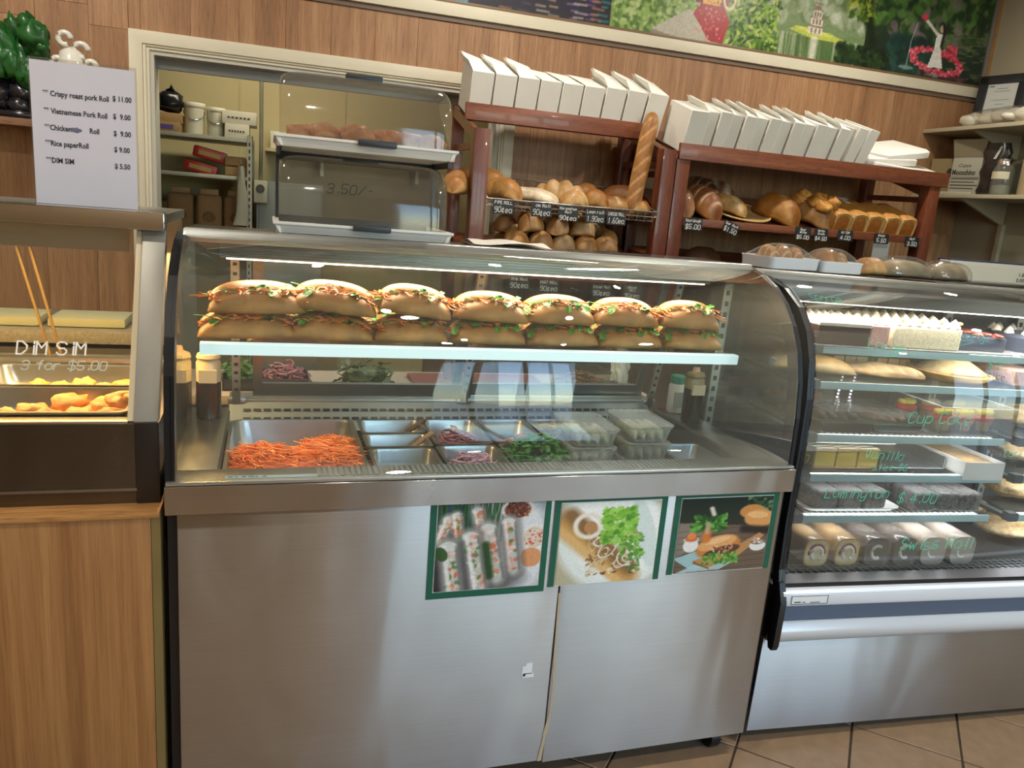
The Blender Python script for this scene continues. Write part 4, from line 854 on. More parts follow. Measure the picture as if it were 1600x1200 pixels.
def price_tag(lines, x, z, y, w, h, label, rot=0, seed=0):
    t = thing('price_tag', label, 'price tag', (x, y, z-h/2), 0, 'black chalk price tags', Matrix.Rotation(rot, 3, 'Y') @ Matrix.Rotation(-.12, 3, 'X'))
    b = MB(); b.box(-w/2, w/2, 0, .0025, 0, h); b.build('card', TAGB, t, bev=.0008, seg=1)
    b = MB(); n = len(lines); 
    for k, s_ in enumerate(lines):
        last = k == n-1; hh = h*(.36 if last else .20)*(1 if n < 3 else .82); tw = stroke_width(s_, hh); f = min(1, w*.86/tw); z0 = h*(.88-(.30 if n < 3 else .24)*k)-hh-(.10*h if last else 0)
        strokes(b, s_, lambda a, c, f=f, tw=tw, z0=z0: (-tw*f/2+a*f, -.0008, z0+c), hh, .0028 if last else .0022, seed=seed+k, jit=.3)
    b.build('chalk_writing', CHALK, t); return t
TG = [(['PIPE ROLL', '90\u00a2ea'], 1.188, 1.467, 0), (['Jam Roll', '90\u00a2ea'], 1.368, 1.468, 0), (['Horseshoe', 'Roll', '90\u00a2ea'], 1.497, 1.463, 0), (['Lean roll', '1.90ea'], 1.632, 1.459, 0), (['CHEESE ROLL', '1.60ea'], 1.738, 1.457, 0)]
for i, (l, x, z, r_) in enumerate(TG): price_tag(l, x, z, 1.772, .098, .064, 'black chalk tag reading %s on the left rack basket' % ' '.join(l).replace('\u00a2ea', 'c each'), r_, i)
TG2 = [(['Sourdough', '$5.00'], 2.150, 1.458, 0, .10, .06), (['Gar Roll', '$1.50'], 2.352, 1.455, .30, .09, .058), (['Sour', 'White', '$5.00'], 2.782, 1.458, 0, .095, .06), (['White', 'Grain', '$4.50'], 2.892, 1.458, 0, .085, .06), (['HI TOP', '4.00'], 3.042, 1.462, 0, .095, .055), (['Block', '5.50'], 3.272, 1.463, 0, .095, .052), (['Half', '3.50'], 3.475, 1.458, 0, .095, .055)]
for i, (l, x, z, r_, w_, h_) in enumerate(TG2): price_tag(l, x, z, 1.782, w_, h_, 'black chalk tag reading %s on the right rack lip' % ' '.join(l), r_, 20+i)
for i, (l, x, z) in enumerate([(['Milk Roll', '90\u00a2ea'], 1.29, 1.135), (['KNOT ROLL', '90\u00a2ea'], 1.435, 1.127), (['Dinner Roll', '90\u00a2ea'], 1.702, 1.118), (['Round', 'Roll', '90\u00a2ea'], 1.862, 1.122)]): price_tag(l, x, z, 1.772, .10, .058, 'black chalk tag reading %s, low on the left rack' % ' '.join(l).replace('\u00a2ea', 'c each'), 0, 40+i)
b = MB(); b.box(-.052, .052, 0, .0008, 0, .10); tag(b.build('hanging_note', mat('grey_note', '#9a9c98', .7), loc=(3.283, 1.789, 1.345)), 'blank grey paper note hanging below the right rack lip', 'note')

# ================================================================== BREAD
def hx(s): return np.array([int(s[i:i+2], 16)/255 for i in (1, 3, 5)])
def bread_mesh(mb, L, W, H, power=2.6, seed=0, base='#c98a45', top='#b06a2c', side='#dcae6c', slashes=0, twist=.9, slash_col='#ecd2a0', braid=0, braid_amp=.12, flour=0, bend=0, n=40, m=22, wob=.055, flat=.35, cross=False):
    R_ = np.random.RandomState(seed); u = np.linspace(-1, 1, n); v = np.linspace(0, 2*PI, m, endpoint=False); U, V = np.meshgrid(u, v, indexing='ij')
    p = np.maximum(1-np.abs(U)**power, 0)**(1/2.1); k = np.ones_like(U); s_ = np.sin(V); c_ = np.cos(V)
    if braid: k = k*(1+braid_amp*np.abs(np.sin(braid*U*PI/2+twist*c_))-braid_amp*.5)
    q = np.zeros_like(U)
    for _ in range(5): a = R_.randn(3); q += np.sin(a[0]*4*U+a[1]*2*c_+a[2]*2*s_+R_.rand()*6)
    k = k*(1+wob*q/3)
    sl = np.zeros_like(U)
    if slashes:
        ph = ((U*.5+.5)*slashes+twist*c_*.5) % 1; sl = np.clip(1-np.abs(ph-.5)/.16, 0, 1)*np.clip((s_-.25)/.3, 0, 1)*np.clip((.93-np.abs(U))/.12, 0, 1)
    if cross: ph2 = ((U*.5+.5)*5) % 1; ph3 = (c_*1.5+.5) % 1; sl = np.maximum(np.clip(1-abs(ph2-.5)/.14, 0, 1), np.clip(1-abs(ph3-.5)/.14, 0, 1))*np.clip(s_*3, 0, 1)
    r = p*k*(1-.07*sl); zz = np.where(s_ > 0, s_, s_*flat); X = U*L/2; Y = W/2*r*c_; Z = H*r*zz/(1+flat)+H*flat/(1+flat)*p
    Y = Y+bend*(U**2-.4); t = np.clip(s_*.5+.5, 0, 1)[..., None]; t2 = np.clip(s_*1.6-.5+.25*q/3, 0, 1)[..., None]
    col = hx(side)*(1-t)+hx(base)*t; col = col*(1-t2)+hx(top)*t2; col = col*(1+.10*q[..., None]/3)
    if flour: f = np.clip(np.sin(R_.rand()*6+U*9+3*c_)*.5+.6, 0, 1)[..., None]*flour*np.clip(s_*2, 0, 1)[..., None]; col = col*(1-f)+hx('#f0e6d2')*f
    col = col*(1-sl[..., None]*.8)+hx(slash_col)*sl[..., None]*.8
    gm_ = col.mean(-1, keepdims=True); col = gm_+(col-gm_)*.86
    mb.grid(np.stack([X, Y, Z], -1), cv=True, cols=np.clip(col, .01, .99)); return mb
def bread(name, label, cat, loc, L, W, H, rz=0, group=None, rot=None, m=None, **k):
    b = MB(); bread_mesh(b, L, W, H, **k); R_ = Matrix.Rotation(rz, 3, 'Z') if rot is None else rot
    return tag(b.build(name, m or CRUST, loc=loc, rot=R_, smooth=True), label, cat, group)
RZ = lambda a: Matrix.Rotation(a, 3, 'Z')
def zb(y): return 1.455+(y-1.785)*.24   # basket floor
# left rack basket
g = 'rolls in the wire basket'
bread('bread_roll', 'golden twisted roll poking out left of the left rack post', 'bread roll', (.995, 1.89, 1.505), .24, .115, .10, rz=1.2, braid=3, braid_amp=.22, base='#c08a40', top='#a86a2a', group=g)
bread('bread_roll', 'round golden roll behind the left rack front post', 'bread roll', (1.06, 2.02, 1.53), .14, .12, .10, rz=.4, base='#b98440', top='#9c6428', group=g)
bread('bread_roll', 'large smooth pipe roll just right of the left rack post', 'bread roll', (1.215, 1.91, 1.495), .25, .125, .105, rz=1.95, base='#c89048', top='#b5762f', side='#dca85c', group=g)
bread('bread_roll', 'second pipe roll behind the smooth one in the wire basket', 'bread roll', (1.20, 2.09, 1.54), .22, .115, .10, rz=1.9, base='#bd863f', top='#a86c2c', group=g)
bread('bread_loaf', 'pale flour dusted flat roll with crossed cuts in the basket', 'bread', (1.36, 1.96, 1.496), .34, .16, .07, rz=2.15, base='#e2c9a0', top='#d9ba8a', side='#e8d3ac', flour=.5, cross=True, slash_col='#f2e6cc', group=g)
bread('bread_roll', 'seeded twisted horseshoe roll in the middle of the basket', 'bread roll', (1.50, 1.93, 1.50), .30, .12, .105, rz=2.25, braid=4, braid_amp=.24, base='#c99652', top='#bb8444', side='#dcb478', flour=.25, group=g)
bread('bread_roll', 'pale round roll with a bite shaped crease in the basket front', 'bread roll', (1.545, 1.84, 1.485), .14, .12, .085, rz=.1, base='#d2a15c', top='#c48a48', slashes=1, slash_col='#f0e2c6', group=g)
bread('bread_roll', 'small shiny golden roll right of the horseshoe roll', 'bread roll', (1.665, 1.88, 1.492), .14, .105, .09, rz=2.4, base='#b87a30', top='#a4601c', side='#cf9a4c', group=g)
bread('bread_loaf', 'long golden loaf with slashes lying low in the basket', 'bread', (1.77, 1.90, 1.485), .26, .12, .075, rz=2.6, slashes=3, base='#b2762e', top='#9c5f20', group=g)
bread('bread_loaf', 'dark brown loaf behind the standing baguette', 'bread', (1.88, 2.05, 1.53), .24, .12, .09, rz=2.3, base='#8d531e', top='#774214', side='#a8682c', group=g)
bread('bread_roll', 'small round roll at the right end of the basket', 'bread roll', (1.875, 1.85, 1.482), .13, .11, .075, rz=.3, base='#b5792f', top='#a0641f', group=g)
bread('bread_roll', 'round roll at the back right of the basket', 'bread roll', (1.70, 2.08, 1.535), .14, .12, .08, rz=.8, base='#b27830', top='#9c6222', group=g)
# the baguette that stands in the basket and leans on the shelf
p0, p1 = Vector((1.832, 1.828, 1.475)), Vector((1.925, 1.90, 1.955)); d = (p1-p0); Lb = d.length; xax = d.normalized(); zax = (Vector((-.35, -1, .1))-Vector((-.35, -1, .1)).dot(xax)*xax).normalized(); yax = zax.cross(xax)
bread('baguette', 'long slashed baguette standing upright in the basket', 'baguette', tuple((p0+p1)/2-zax*.03), Lb+.02, .078, .075, rot=Matrix((xax, yax, zax)).transposed(), slashes=7, twist=1.3, power=7, base='#c2873e', top='#a9682a', side='#d49c54', slash_col='#e2b874', n=80, flat=.7)
# heap of rolls on the lower shelf of the left rack
sh_z = lambda y: 1.166+(y-1.80)*SL
b = MB(); Xp = np.linspace(1.27, 1.80, 16); Yp = np.linspace(1.785, 2.12, 6)
b.grid(np.array([[(x, y, sh_z(y)+.012+.004*math.sin(x*40+y*30)+(.02*max(0, 1.82-y)/.035)) for y in Yp] for x in Xp])); tag(b.build('baking_paper', KRAFT, smooth=True), 'brown baking paper under the heap of rolls on the left rack', 'paper')
heap = []
for lay, (zc, xr, nrow) in enumerate(((.03, (1.27, 1.77), 5), (.105, (1.29, 1.74), 5), (.175, (1.36, 1.62), 3))):
    for row in range(3 if lay < 2 else 2):
        for k in range(nrow): heap.append((xr[0]+(xr[1]-xr[0])*k/(nrow-1)+(.03 if row % 2 else 0)-.0, 1.85+.095*row+lay*.02, zc, lay, row, k))
protos = []
for i in range(3):
    o = bread('bread_roll', 'round crusty roll in the heap on the left rack lower shelf', 'bread roll', (0, 0, 0), .125, .115, .088, seed=i+3, base=('#c08a4c', '#b57f42', '#c99a5c')[i], top=('#ad7638', '#a3692e', '#bd8c4e')[i], side='#d0a468', flour=(.0, .2, .3)[i], group='heap of rolls on the left rack lower shelf'); protos.append(o)
for i, (x, y, zc, lay, row, k) in enumerate(heap):
    o = protos[i] if i < 3 else protos[i % 3].copy()
    if i >= 3: COL.objects.link(o)
    o['label'] = '%s crusty roll in the heap, %s layer, %s row, %s from the left' % (('golden', 'brown', 'pale')[i % 3], ('bottom', 'middle', 'top')[lay], ('front', 'middle', 'rear')[row], nth[k])
    o.matrix_world = Matrix.Translation((x+rr(-.008, .008), y, sh_z(y)+zc-.012+rr(-.004, .006))) @ Matrix.Rotation(rr(0, 6), 4, 'Z') @ Matrix.Rotation(rr(-.12, .12), 4, 'X')
# right rack, middle shelf
ms = lambda y: 1.478+(y-1.81)*SL
TL = SLR
def mloaf(label, x, y, L, W, H, rz, dz=0, name='bread_loaf', **k): return bread(name, label, 'bread', (x, y, ms(y)+dz), L, W, H, rot=TL @ RZ(rz), group='loaves on the right rack', **k)
mloaf('brown floury loaf at the far left of the right rack shelf', 2.135, 1.93, .24, .12, .12, 1.50, base='#a8672a', top='#8c4c1c', flour=.3)
mloaf('brown striped sourdough loaf with flour lines on the right rack', 2.255, 1.93, .28, .15, .135, 1.75, base='#a5642c', top='#8a4a20', side='#b9803c', slashes=5, twist=.2, slash_col='#ead8bc')
mloaf('dark striped loaf behind the sourdough on the right rack', 2.35, 2.12, .26, .13, .13, 1.9, base='#7d4a28', top='#643618', slashes=5, twist=.2, slash_col='#cdb89c')
mloaf('floury loaf behind the small pale loaf on the right rack', 2.46, 2.14, .24, .12, .12, 2.0, base='#8a5530', top='#6f3f20', flour=.6)
mloaf('small pale loaf lying in the bamboo tray on the right rack', 2.42, 1.94, .21, .10, .085, 2.2, dz=.016, base='#d2a45c', top='#c08e46', slashes=1, slash_col='#ead6ac')
t = thing('bamboo_tray', 'shallow woven bamboo tray on the right rack shelf', 'tray', (2.50, 1.96, ms(1.96)+.002), 0, None, TL)
b = MB(); b.lathe([(.02, .0), (.13, .002), (.16, .014), (.164, .016), (.158, .018), (.128, .006), (.0, .004)], n=30); b.build('tray_bowl', wood('bamboo', '#8d6a3a', '#b58e54', '#cfae74', 2, .6, 'x', rand=False), t, smooth=True)
b = MB(); b.tube([(.162*math.cos(a), .162*math.sin(a), .017) for a in np.linspace(0, 2*PI, 31)], .005, 6); b.build('tray_rim', mat('bamboo_rim', '#c8a468', .6), t, smooth=True)
mloaf('large round glossy bloomer loaf in the middle of the right rack', 2.70, 1.93, .27, .17, .135, 1.95, base='#b4701f', top='#9c5a18', side='#c98a3a', slashes=1, slash_col='#d6a050')
# tall pull apart loaf made of lumps
t = thing('pull_apart_loaf', 'tall knobbly pull apart loaf beside the sandwich loaves', 'bread', (2.91, 1.93, ms(1.93)), 0, 'loaves on the right rack', TL)
b = MB(); bread_mesh(b, .28, .17, .14, base='#a86c2c', top='#8d541d', wob=.10); b.xform(Matrix.Rotation(1.9, 4, 'Z')); b.build('base_loaf', CRUST, t, smooth=True)
b = MB(); [lump(b, (rr(-.07, .07), rr(-.10, .06), .095+rr(0, .04)), rr(.034, .05), rr(.034, .05), rr(.026, .036), 200+k, .18, '#b5782e', '#d09a4c') for k in range(11)]; b.build('knobs', CRUST, t, smooth=True)
# sandwich loaves baked in tins
def tin_loaf(label, x):
    t = thing('sandwich_loaf', label, 'bread', (x, 1.83, ms(1.83)), 0, 'sandwich loaves on the right rack', TL); w, h, d = .0520, .092, .25
    prof = [(-w, 0), (-w*1.0, h*.72), (-w*1.06, h*.86), (-w*.9, h*1.02), (-w*.5, h*1.10), (0, h*1.12), (w*.5, h*1.10), (w*.9, h*1.02), (w*1.06, h*.86), (w, h*.72), (w, 0)]
    b = MB(); rows = []; cols = []
    for y, f in ((0, .93), (.012, 1), (.06, 1), (.12, 1.01), (.18, 1), (d-.012, 1), (d, .93)):
        rows.append([(p[0]*f, y, p[1]*f) for p in prof]); cols.append([hx('#c68d42') if p[1] > h*.95 else hx('#d9aa62') if p[1] > h*.7 else hx('#c99246') for p in prof])
    b.grid(np.array(rows), cv=True, cols=np.array(cols)); b.f.append(tuple(range(len(prof)))); b.f.append(tuple(range(6*len(prof), 7*len(prof)))); b.build('loaf_body', CRUST, t, smooth='auto')
    b = MB(); b.prism([(-w*.72, h*.06), (-w*.72, h*.62), (-w*.5, h*.82), (0, h*.9), (w*.5, h*.82), (w*.72, h*.62), (w*.72, h*.06)], -.0015, .002, 'y', col=hx('#a9692a')); b.build('browned_end', CRUST, t, bev=.001)
    b = MB(); b.tube([(-w*.93, -.001, .004), (-w*.93, -.001, h*.78), (-w*.7, -.001, h*.95), (0, -.001, h*1.04), (w*.7, -.001, h*.95), (w*.93, -.001, h*.78), (w*.93, -.001, .004)], .0022, 5, hx('#ecd09a')); b.build('crust_edge', CRUST, t); return t
tl0 = tin_loaf('tin baked sandwich loaf, leftmost of five on the right rack', 3.035)
for i, s_ in enumerate(('second', 'third', 'fourth', 'fifth')): dup(tl0, 'tin baked sandwich loaf, %s of five from the left on the right rack' % s_, (3.035+.107*(i+1), 1.83+.006*(i % 2), ms(1.83)+.001), rot=TL)
b = MB(); b.box(-.09, .09, -.05, .05, 0, .002); tag(b.build('paper_slip', CARD, loc=(3.16, 2.04, ms(2.04)+.10), rot=TL), 'white paper slip lying on the sandwich loaves', 'paper')
# lower shelf of the right rack and the parcel near it
bread('bread_loaf', 'dark brown loaf low behind the case on the right rack', 'bread', (2.30, 1.93, 1.202+.0), .30, .15, .15, rz=.3, base='#5d3a20', top='#4a2c16', side='#6b4526', group='loaves low on the right rack')
for i, (x, lab) in enumerate(((2.62, 'brown loaf on the lower shelf of the right rack'), (2.95, 'second brown loaf on the lower shelf of the right rack'), (3.25, 'third brown loaf on the lower shelf of the right rack'))): bread('bread_loaf', lab, 'bread', (x, 1.93, 1.202), .22, .13, .11, rz=1.4, base='#8a5a2c', top='#74461e', group='loaves low on the right rack')
b = MB(); Q = [[(x, y, .004+.010*math.sin(x*30+1)*math.cos(y*25)*(.5+x)+.006) for y in np.linspace(-.10, .10, 8)] for x in np.linspace(0, .21, 12)]
Q = np.array(Q); b.grid(Q); b.grid(Q*np.array([1, 1, .2]))
tag(b.build('paper_bag', mat('white_paper_bag', '#e6dfd2', .7, bump=.1), loc=(.70, .44, 1.3635), rz=-.05, smooth=True), 'crumpled white paper bag lying flat on the case top', 'paper bag')

# ================================================================== FILLED ROLLS on the display shelf
BUN = vcol('soft_roll_crust', .5, .10, 140, var=.22, vscale=60, coat=.06); CARROT = mat('carrot_shred', '#ee8a35', .5, var=.2, sss=.1); LEAF = mat('herb_leaf', '#5c9a2e', .5, var=.3, vscale=30); ONION = mat('onion_sliver', '#c9a3b4', .4, var=.25)
MEAT = mat('cold_meat', '#c78a72', .5, var=.25, vscale=40); CUKE = mat('cucumber_green', '#8fb05a', .4, var=.2)
def leaf(mb, c, s, R_):
    a, t_, ro = R_.uniform(0, 6.28), R_.uniform(-.6, .9), R_.uniform(-.6, .6); M = Matrix.Translation(c) @ Matrix.Rotation(a, 4, 'Z') @ Matrix.Rotation(t_, 4, 'Y') @ Matrix.Rotation(ro, 4, 'X')
    P = [(0, 0, 0), (.35, .34, .10), (.62, .22, .05), (.78, .40, .06), (1.05, .12, -.05), (1.1, 0, -.06), (1.05, -.12, -.05), (.78, -.40, .06), (.62, -.22, .05), (.35, -.34, .10), (.5, 0, -.03)]
    o = len(mb.v); mb.add([tuple(M @ Vector((p[0]*s, p[1]*s, p[2]*s))) for p in P], [(0, 1, 10), (1, 2, 10), (2, 3, 4), (2, 4, 10), (4, 5, 10), (5, 6, 10), (6, 8, 10), (6, 7, 8), (8, 9, 10), (9, 0, 10)])
def shred(mb, c, L, r, R_, flat=.4, n=4):
    a = R_.uniform(0, 6.28); k = R_.uniform(-1.6, 1.6); z = R_.uniform(-flat, flat); P = []; p = Vector(c); 
    for i in range(n+1): P.append(tuple(p)); aa = a+k*(i/n-.5); p = p+Vector((math.cos(aa), math.sin(aa), z*(1-2*i/n)))*(L/n)
    mb.tube(P, r, 4)
def filled_roll(seed, style):
    R_ = random.Random(seed); t = thing('filled_roll', 'x', 'sandwich', (0, 0, 0), 0, 'filled rolls on the display shelf'); L = .218
    c1 = dict(base='#c58944', top='#b57836', side='#d0984f')
    b = MB(); bread_mesh(b, L, .082, .050, seed=seed, power=2.3, n=44, m=26, wob=.02, flat=.8, **c1); b.xform(Matrix.Translation((0, -.010, .0)) @ Matrix.Rotation(.12, 4, 'X')); b.build('bottom_bun', BUN, t, smooth=True)
    b = MB(); bread_mesh(b, L*.98, .074, .046, seed=seed+9, power=2.3, n=44, m=26, wob=.02, flat=.7, base='#bd8040', top='#a5682a', side='#cf9a58'); b.xform(Matrix.Translation((0, .014, .020)) @ Matrix.Rotation(-.12, 4, 'X')); b.build('top_bun', BUN, t, smooth=True)
    def arcp(f): return Vector((L*.47*f, -.016-.0*abs(f)+.012*f*f, .0515-.020*abs(f)**2.4))
    b = MB()
    for _ in range(60 if style != 1 else 24): p = arcp(R_.uniform(-1, 1)); shred(b, p+Vector((0, R_.uniform(-.006, .012), R_.uniform(-.003, .005))), R_.uniform(.025, .045), .0018, R_)
    for _ in range(7): f = R_.uniform(-.8, .8); p = arcp(f); b.tube([p, p+Vector((.003, -.012, -.004)), p+Vector((.004, -.020, -.018))], .0013, 4)
    b.build('carrot_filling', CARROT, t, kind='stuff')
    b = MB()
    for _ in range(16): f = R_.uniform(-.9, .9); p = arcp(f)+Vector((0, .006, -.004)); b.slab(p+Vector((-.012, -.006, 0)), p+Vector((.012, -.008, 0)), p+Vector((.012, .012, .002)), p+Vector((-.012, .012, .003)), .003)
    b.build('meat_filling', MEAT, t, kind='stuff')
    b = MB(); n_ = (9, 22, 14)[style]
    for _ in range(n_): f = R_.choice([R_.uniform(-.95, .95), R_.uniform(-.5, .6)]); leaf(b, arcp(f)+Vector((0, R_.uniform(-.014, .002), R_.uniform(0, .006))), R_.uniform(.018, .032), R_)
    for _ in range(5): f = R_.uniform(-.8, .8); shred(b, arcp(f)+Vector((0, -.004, .004)), R_.uniform(.03, .05), .0011, R_)
    b.build('herb_filling', LEAF, t, kind='stuff')
    b = MB()
    for _ in range(5): f = R_.uniform(-.7, .8); shred(b, arcp(f)+Vector((0, -.004, .006)), .026, .001, R_, 1.2)
    b.build('onion_filling', ONION, t, kind='stuff'); return t
fr = [filled_roll(11, 0), filled_roll(12, 1), filled_roll(13, 2)]; used = set()
pos_b = [(.150, 0, .225), (.340, 0, .205), (.535, 1, .19), (.735, 1, .205), (.940, 1, .205), (1.135, 1, .20), (1.330, 1, .19)]
ordn = ['leftmost', 'second', 'third', 'fourth', 'fifth', 'sixth', 'rightmost']
for row in (0, 1):
    for i, (x, _, L_) in enumerate(pos_b):
        st = [[0, 0, 2, 1, 1, 1, 1], [2, 0, 2, 2, 1, 0, 2]][row][i]
        what = {0: 'carrot filled', 1: 'herb filled', 2: 'carrot and herb filled'}[st]
        pre = ordn[i] if i in (0, 6) else ordn[i]+' from the left'
        lab = '%s baguette roll, %s, %s row of the display shelf' % (what, pre, ('lower', 'upper')[row])
        f = L_/.218; z = SZ+.005 if row == 0 else SZ+.064; xx = x+(.022 if row and i < 1 else -.012 if row and i > 3 else .008 if row else 0)
        tl = ([-.02, .02, .0, .01, -.02, .0, .02], [-.02, .10, .12, .05, .0, .04, .03])[row][i]
        R_ = Matrix.Rotation([.04, -.05, .03, 0, -.04, .05, 0][i], 3, 'Z') @ Matrix.Rotation(tl, 3, 'Y') @ Matrix.Rotation(.0 if row == 0 else .10, 3, 'X')
        loc = (xx, .300+(.012 if row else 0), z+(.008 if row and i in (1, 2) else 0)); sc = (f*1.0, 1.08, 1.06 if row else 1.0)
        M = Matrix.Translation(loc) @ R_.to_4x4() @ Matrix.Diagonal((*sc, 1))
        if st not in used: used.add(st); o = fr[st]; o.matrix_world = M; o['label'] = lab
        else: dup(fr[st], lab, loc, rot=R_, scale=sc)
# a second line of rolls lies behind, only their ends show
for i, x in enumerate((.25, .44, .83, 1.03, 1.24)): dup(fr[1], 'filled roll in the second line behind the lower row, %s from left' % nth[i], (x, .425, SZ+.005), rot=Matrix.Rotation(.03, 3, 'Z'))

# ================================================================== SALAD PANS in the well
CP = gn_pan('salad_pan', 'large steel pan of shredded carrot at the left of the well', .100, .425, .10, .535, .850, .085, 'steel salad pans')
b = MB(); R_ = random.Random(2)
def heap_z(x, y): return .798+.052*math.exp(-(((x-.18)/.075)**2+((y-.24)/.10)**2))+.050*math.exp(-(((x-.34)/.075)**2+((y-.22)/.10)**2))+.030*math.exp(-(((x-.36)/.06)**2+((y-.36)/.07)**2))+.012
for _ in range(2100):
    x, y = R_.uniform(.118, .408), R_.uniform(.12, .43)
    if y > .36+.05*math.sin(x*40) and x < .29: continue
    shred(b, (x, y, heap_z(x, y)+R_.uniform(-.008, .006)), R_.uniform(.022, .05), R_.uniform(.0012, .0019), R_, .35)
X = np.linspace(.112, .412, 24); Y = np.linspace(.115, .44, 22); b.grid(np.array([[(x, y, heap_z(x, y)-.008) for y in Y] for x in X]))
tag(b.build('shredded_carrot', mat('fresh_carrot', '#f07a2a', .45, var=.28, vscale=30, sss=.15)), 'heap of shredded orange carrot in the large steel pan', 'shredded carrot')['kind'] = 'stuff'
PZ = .850
gn_pan('salad_pan', 'narrow oval pan with a dark wooden spoon at the back of the well', .436, .612, .395, .525, PZ, .06, 'steel salad pans')
gn_pan('salad_pan', 'narrow oval pan of pale spread in the middle of the second column', .436, .608, .275, .388, PZ, .06, 'steel salad pans')
gn_pan('salad_pan', 'steel pan of cucumber slices behind the front ledge', .436, .604, .10, .268, PZ, .08, 'steel salad pans')
gn_pan('salad_pan', 'steel pan of pickled red onion at the back of the well', .616, .775, .290, .525, PZ, .08, 'steel salad pans')
gn_pan('salad_pan', 'steel pan of sliced red onion by the front ledge', .612, .775, .10, .282, PZ, .08, 'steel salad pans')
gn_pan('salad_pan', 'steel pan of cold meat behind the coriander', .784, .93, .300, .525, PZ, .08, 'steel salad pans')
gn_pan('salad_pan', 'steel pan heaped with coriander by the front ledge', .784, .93, .10, .292, PZ, .07, 'steel salad pans')
gn_pan('salad_pan', 'steel pan of brown shredded meat at the back of the well', .940, 1.10, .34, .525, PZ, .06, 'steel salad pans')
gn_pan('salad_pan', 'empty steel pan at the right of the well beside the containers', 1.255, 1.40, .12, .30, PZ-.01, .06, 'steel salad pans')
for k in range(2):
    t = thing('wooden_spoon', ('dark wooden spoon resting in the back oval pan', 'pale wooden spoon resting in the middle oval pan')[k], 'spoon', (.52, .45-.12*k, PZ-.02))
    b = MB(); b.bar((.02, -.01, -.012), (.105, .045, .028), .016, .008); b.build('handle', mat(('dark_spoon', 'pale_spoon')[k], ('#4f3322', '#8a6a4c')[k], .5), t, bev=.003); b = MB(); b.ell((-.0, -.02, -.018), .03, .02, .008); b.build('bowl', mat(('dark_spoon', 'pale_spoon')[k], ('#4f3322', '#8a6a4c')[k], .5), t, smooth=True)
b = MB(); b.ell((0, 0, 0), .07, .04, .008); tag(b.build('spread', mat('pate_spread', '#9a8a72', .5, var=.15, bump=.3), loc=(.52, .33, PZ-.052), smooth=True), 'pale brown spread in the middle oval pan', 'spread')['kind'] = 'stuff'
b = MB(); b.ell((0, 0, 0), .07, .045, .008); tag(b.build('dark_sauce', mat('dark_sauce', '#4a3a30', .2), loc=(.525, .46, PZ-.052), smooth=True), 'dark sauce in the back oval pan', 'sauce')['kind'] = 'stuff'
for i in range(7):
    b = MB(); b.lathe([(.0, 0), (.024, 0), (.026, .002), (.024, .004), (.0, .004)], n=18); tag(b.build('cucumber_slice', mat('cucumber', '#b9c07a', .4, var=.2), loc=(.50+.012*i, .15+.008*(i % 3), PZ-.058+.006*i), rot=Matrix.Rotation(.5, 3, 'Y') @ Matrix.Rotation(-.3, 3, 'X'), smooth='auto'), 'round cucumber slice in the front steel pan, %s from the left' % nth[i], 'cucumber slice', 'cucumber slices in the front pan')
def stuff_heap(name, label, cat, x0, x1, y0, y1, z0, hgt, n, m, L, r, seed, arcs=False, flat=.5):
    b = MB(); R_ = random.Random(seed); cx_, cy_ = (x0+x1)/2, (y0+y1)/2
    hz_ = lambda x, y: z0+hgt*max(0, 1-((x-cx_)/(x1-x0)*1.9)**2-((y-cy_)/(y1-y0)*1.9)**2)
    for _ in range(n):
        x, y = R_.uniform(x0, x1), R_.uniform(y0, y1); z = hz_(x, y)+R_.uniform(-.004, .006)
        if arcs:
            a = R_.uniform(0, 6.28); rad = R_.uniform(.014, .028); tl = R_.uniform(-.7, .7); w = R_.uniform(1.4, 2.6); P = [(x+rad*math.cos(a+q_), y+rad*math.sin(a+q_), z+rad*math.sin(q_)*tl) for q_ in np.linspace(0, w, 7)]; b.tube(P, r, 4)
        else: shred(b, (x, y, z), R_.uniform(L*.6, L*1.3), r*R_.uniform(.7, 1.3), R_, flat)
    o = b.build(name, m, smooth=True); tag(o, label, cat); o['kind'] = 'stuff'; return o
RO = mat('red_onion', '#b0788a', .35, var=.45, vscale=25)
stuff_heap('pickled_onion', 'pickled red onion strips in the back pan', 'onion', .635, .76, .31, .47, PZ-.055, .05, 150, mat('pickled_onion', '#9a5a62', .35, var=.4, vscale=25), .04, .003, 3, True)
stuff_heap('sliced_onion', 'sliced red onion in the front pan', 'onion', .63, .76, .12, .25, PZ-.055, .05, 150, mat('pink_onion', '#c79aa6', .35, var=.35, vscale=25), .04, .0026, 4, True)
stuff_heap('shredded_meat', 'brown shredded meat in the back right pan', 'meat', .955, 1.085, .36, .50, PZ-.045, .055, 220, mat('brown_shred', '#a5805a', .55, var=.4, vscale=25), .04, .0026, 5)
for i, (x, y) in enumerate(((.865, .37), (.83, .36), (.90, .40))): lump_thing('cold_meat', 'pink cold meat slice behind the coriander, %s' % ('middle', 'left', 'right')[i], 'meat', (x, y, PZ-.045), (.035, .03, .016), 300+i, CRUST, 'cold meat slices', base='#a8685c', hi='#c48a7c')
b = MB(); R_ = random.Random(9)
for _ in range(620):
    a, q_ = R_.uniform(0, 6.28), math.sqrt(R_.random()); x, y = .872+.098*q_*math.cos(a), .205+.095*q_*math.sin(a); z = PZ-.05+.088*(1-q_*q_*.8)+R_.uniform(-.01, .006); leaf(b, (x, y, z), R_.uniform(.014, .027), R_)
for _ in range(60): a, q_ = R_.uniform(0, 6.28), math.sqrt(R_.random()); shred(b, (.872+.09*q_*math.cos(a), .205+.09*q_*math.sin(a), PZ-.04+.08*(1-q_*q_*.8)), .06, .0013, R_, .8)
b.ell((.872, .20, PZ-.04), .085, .085, .05)
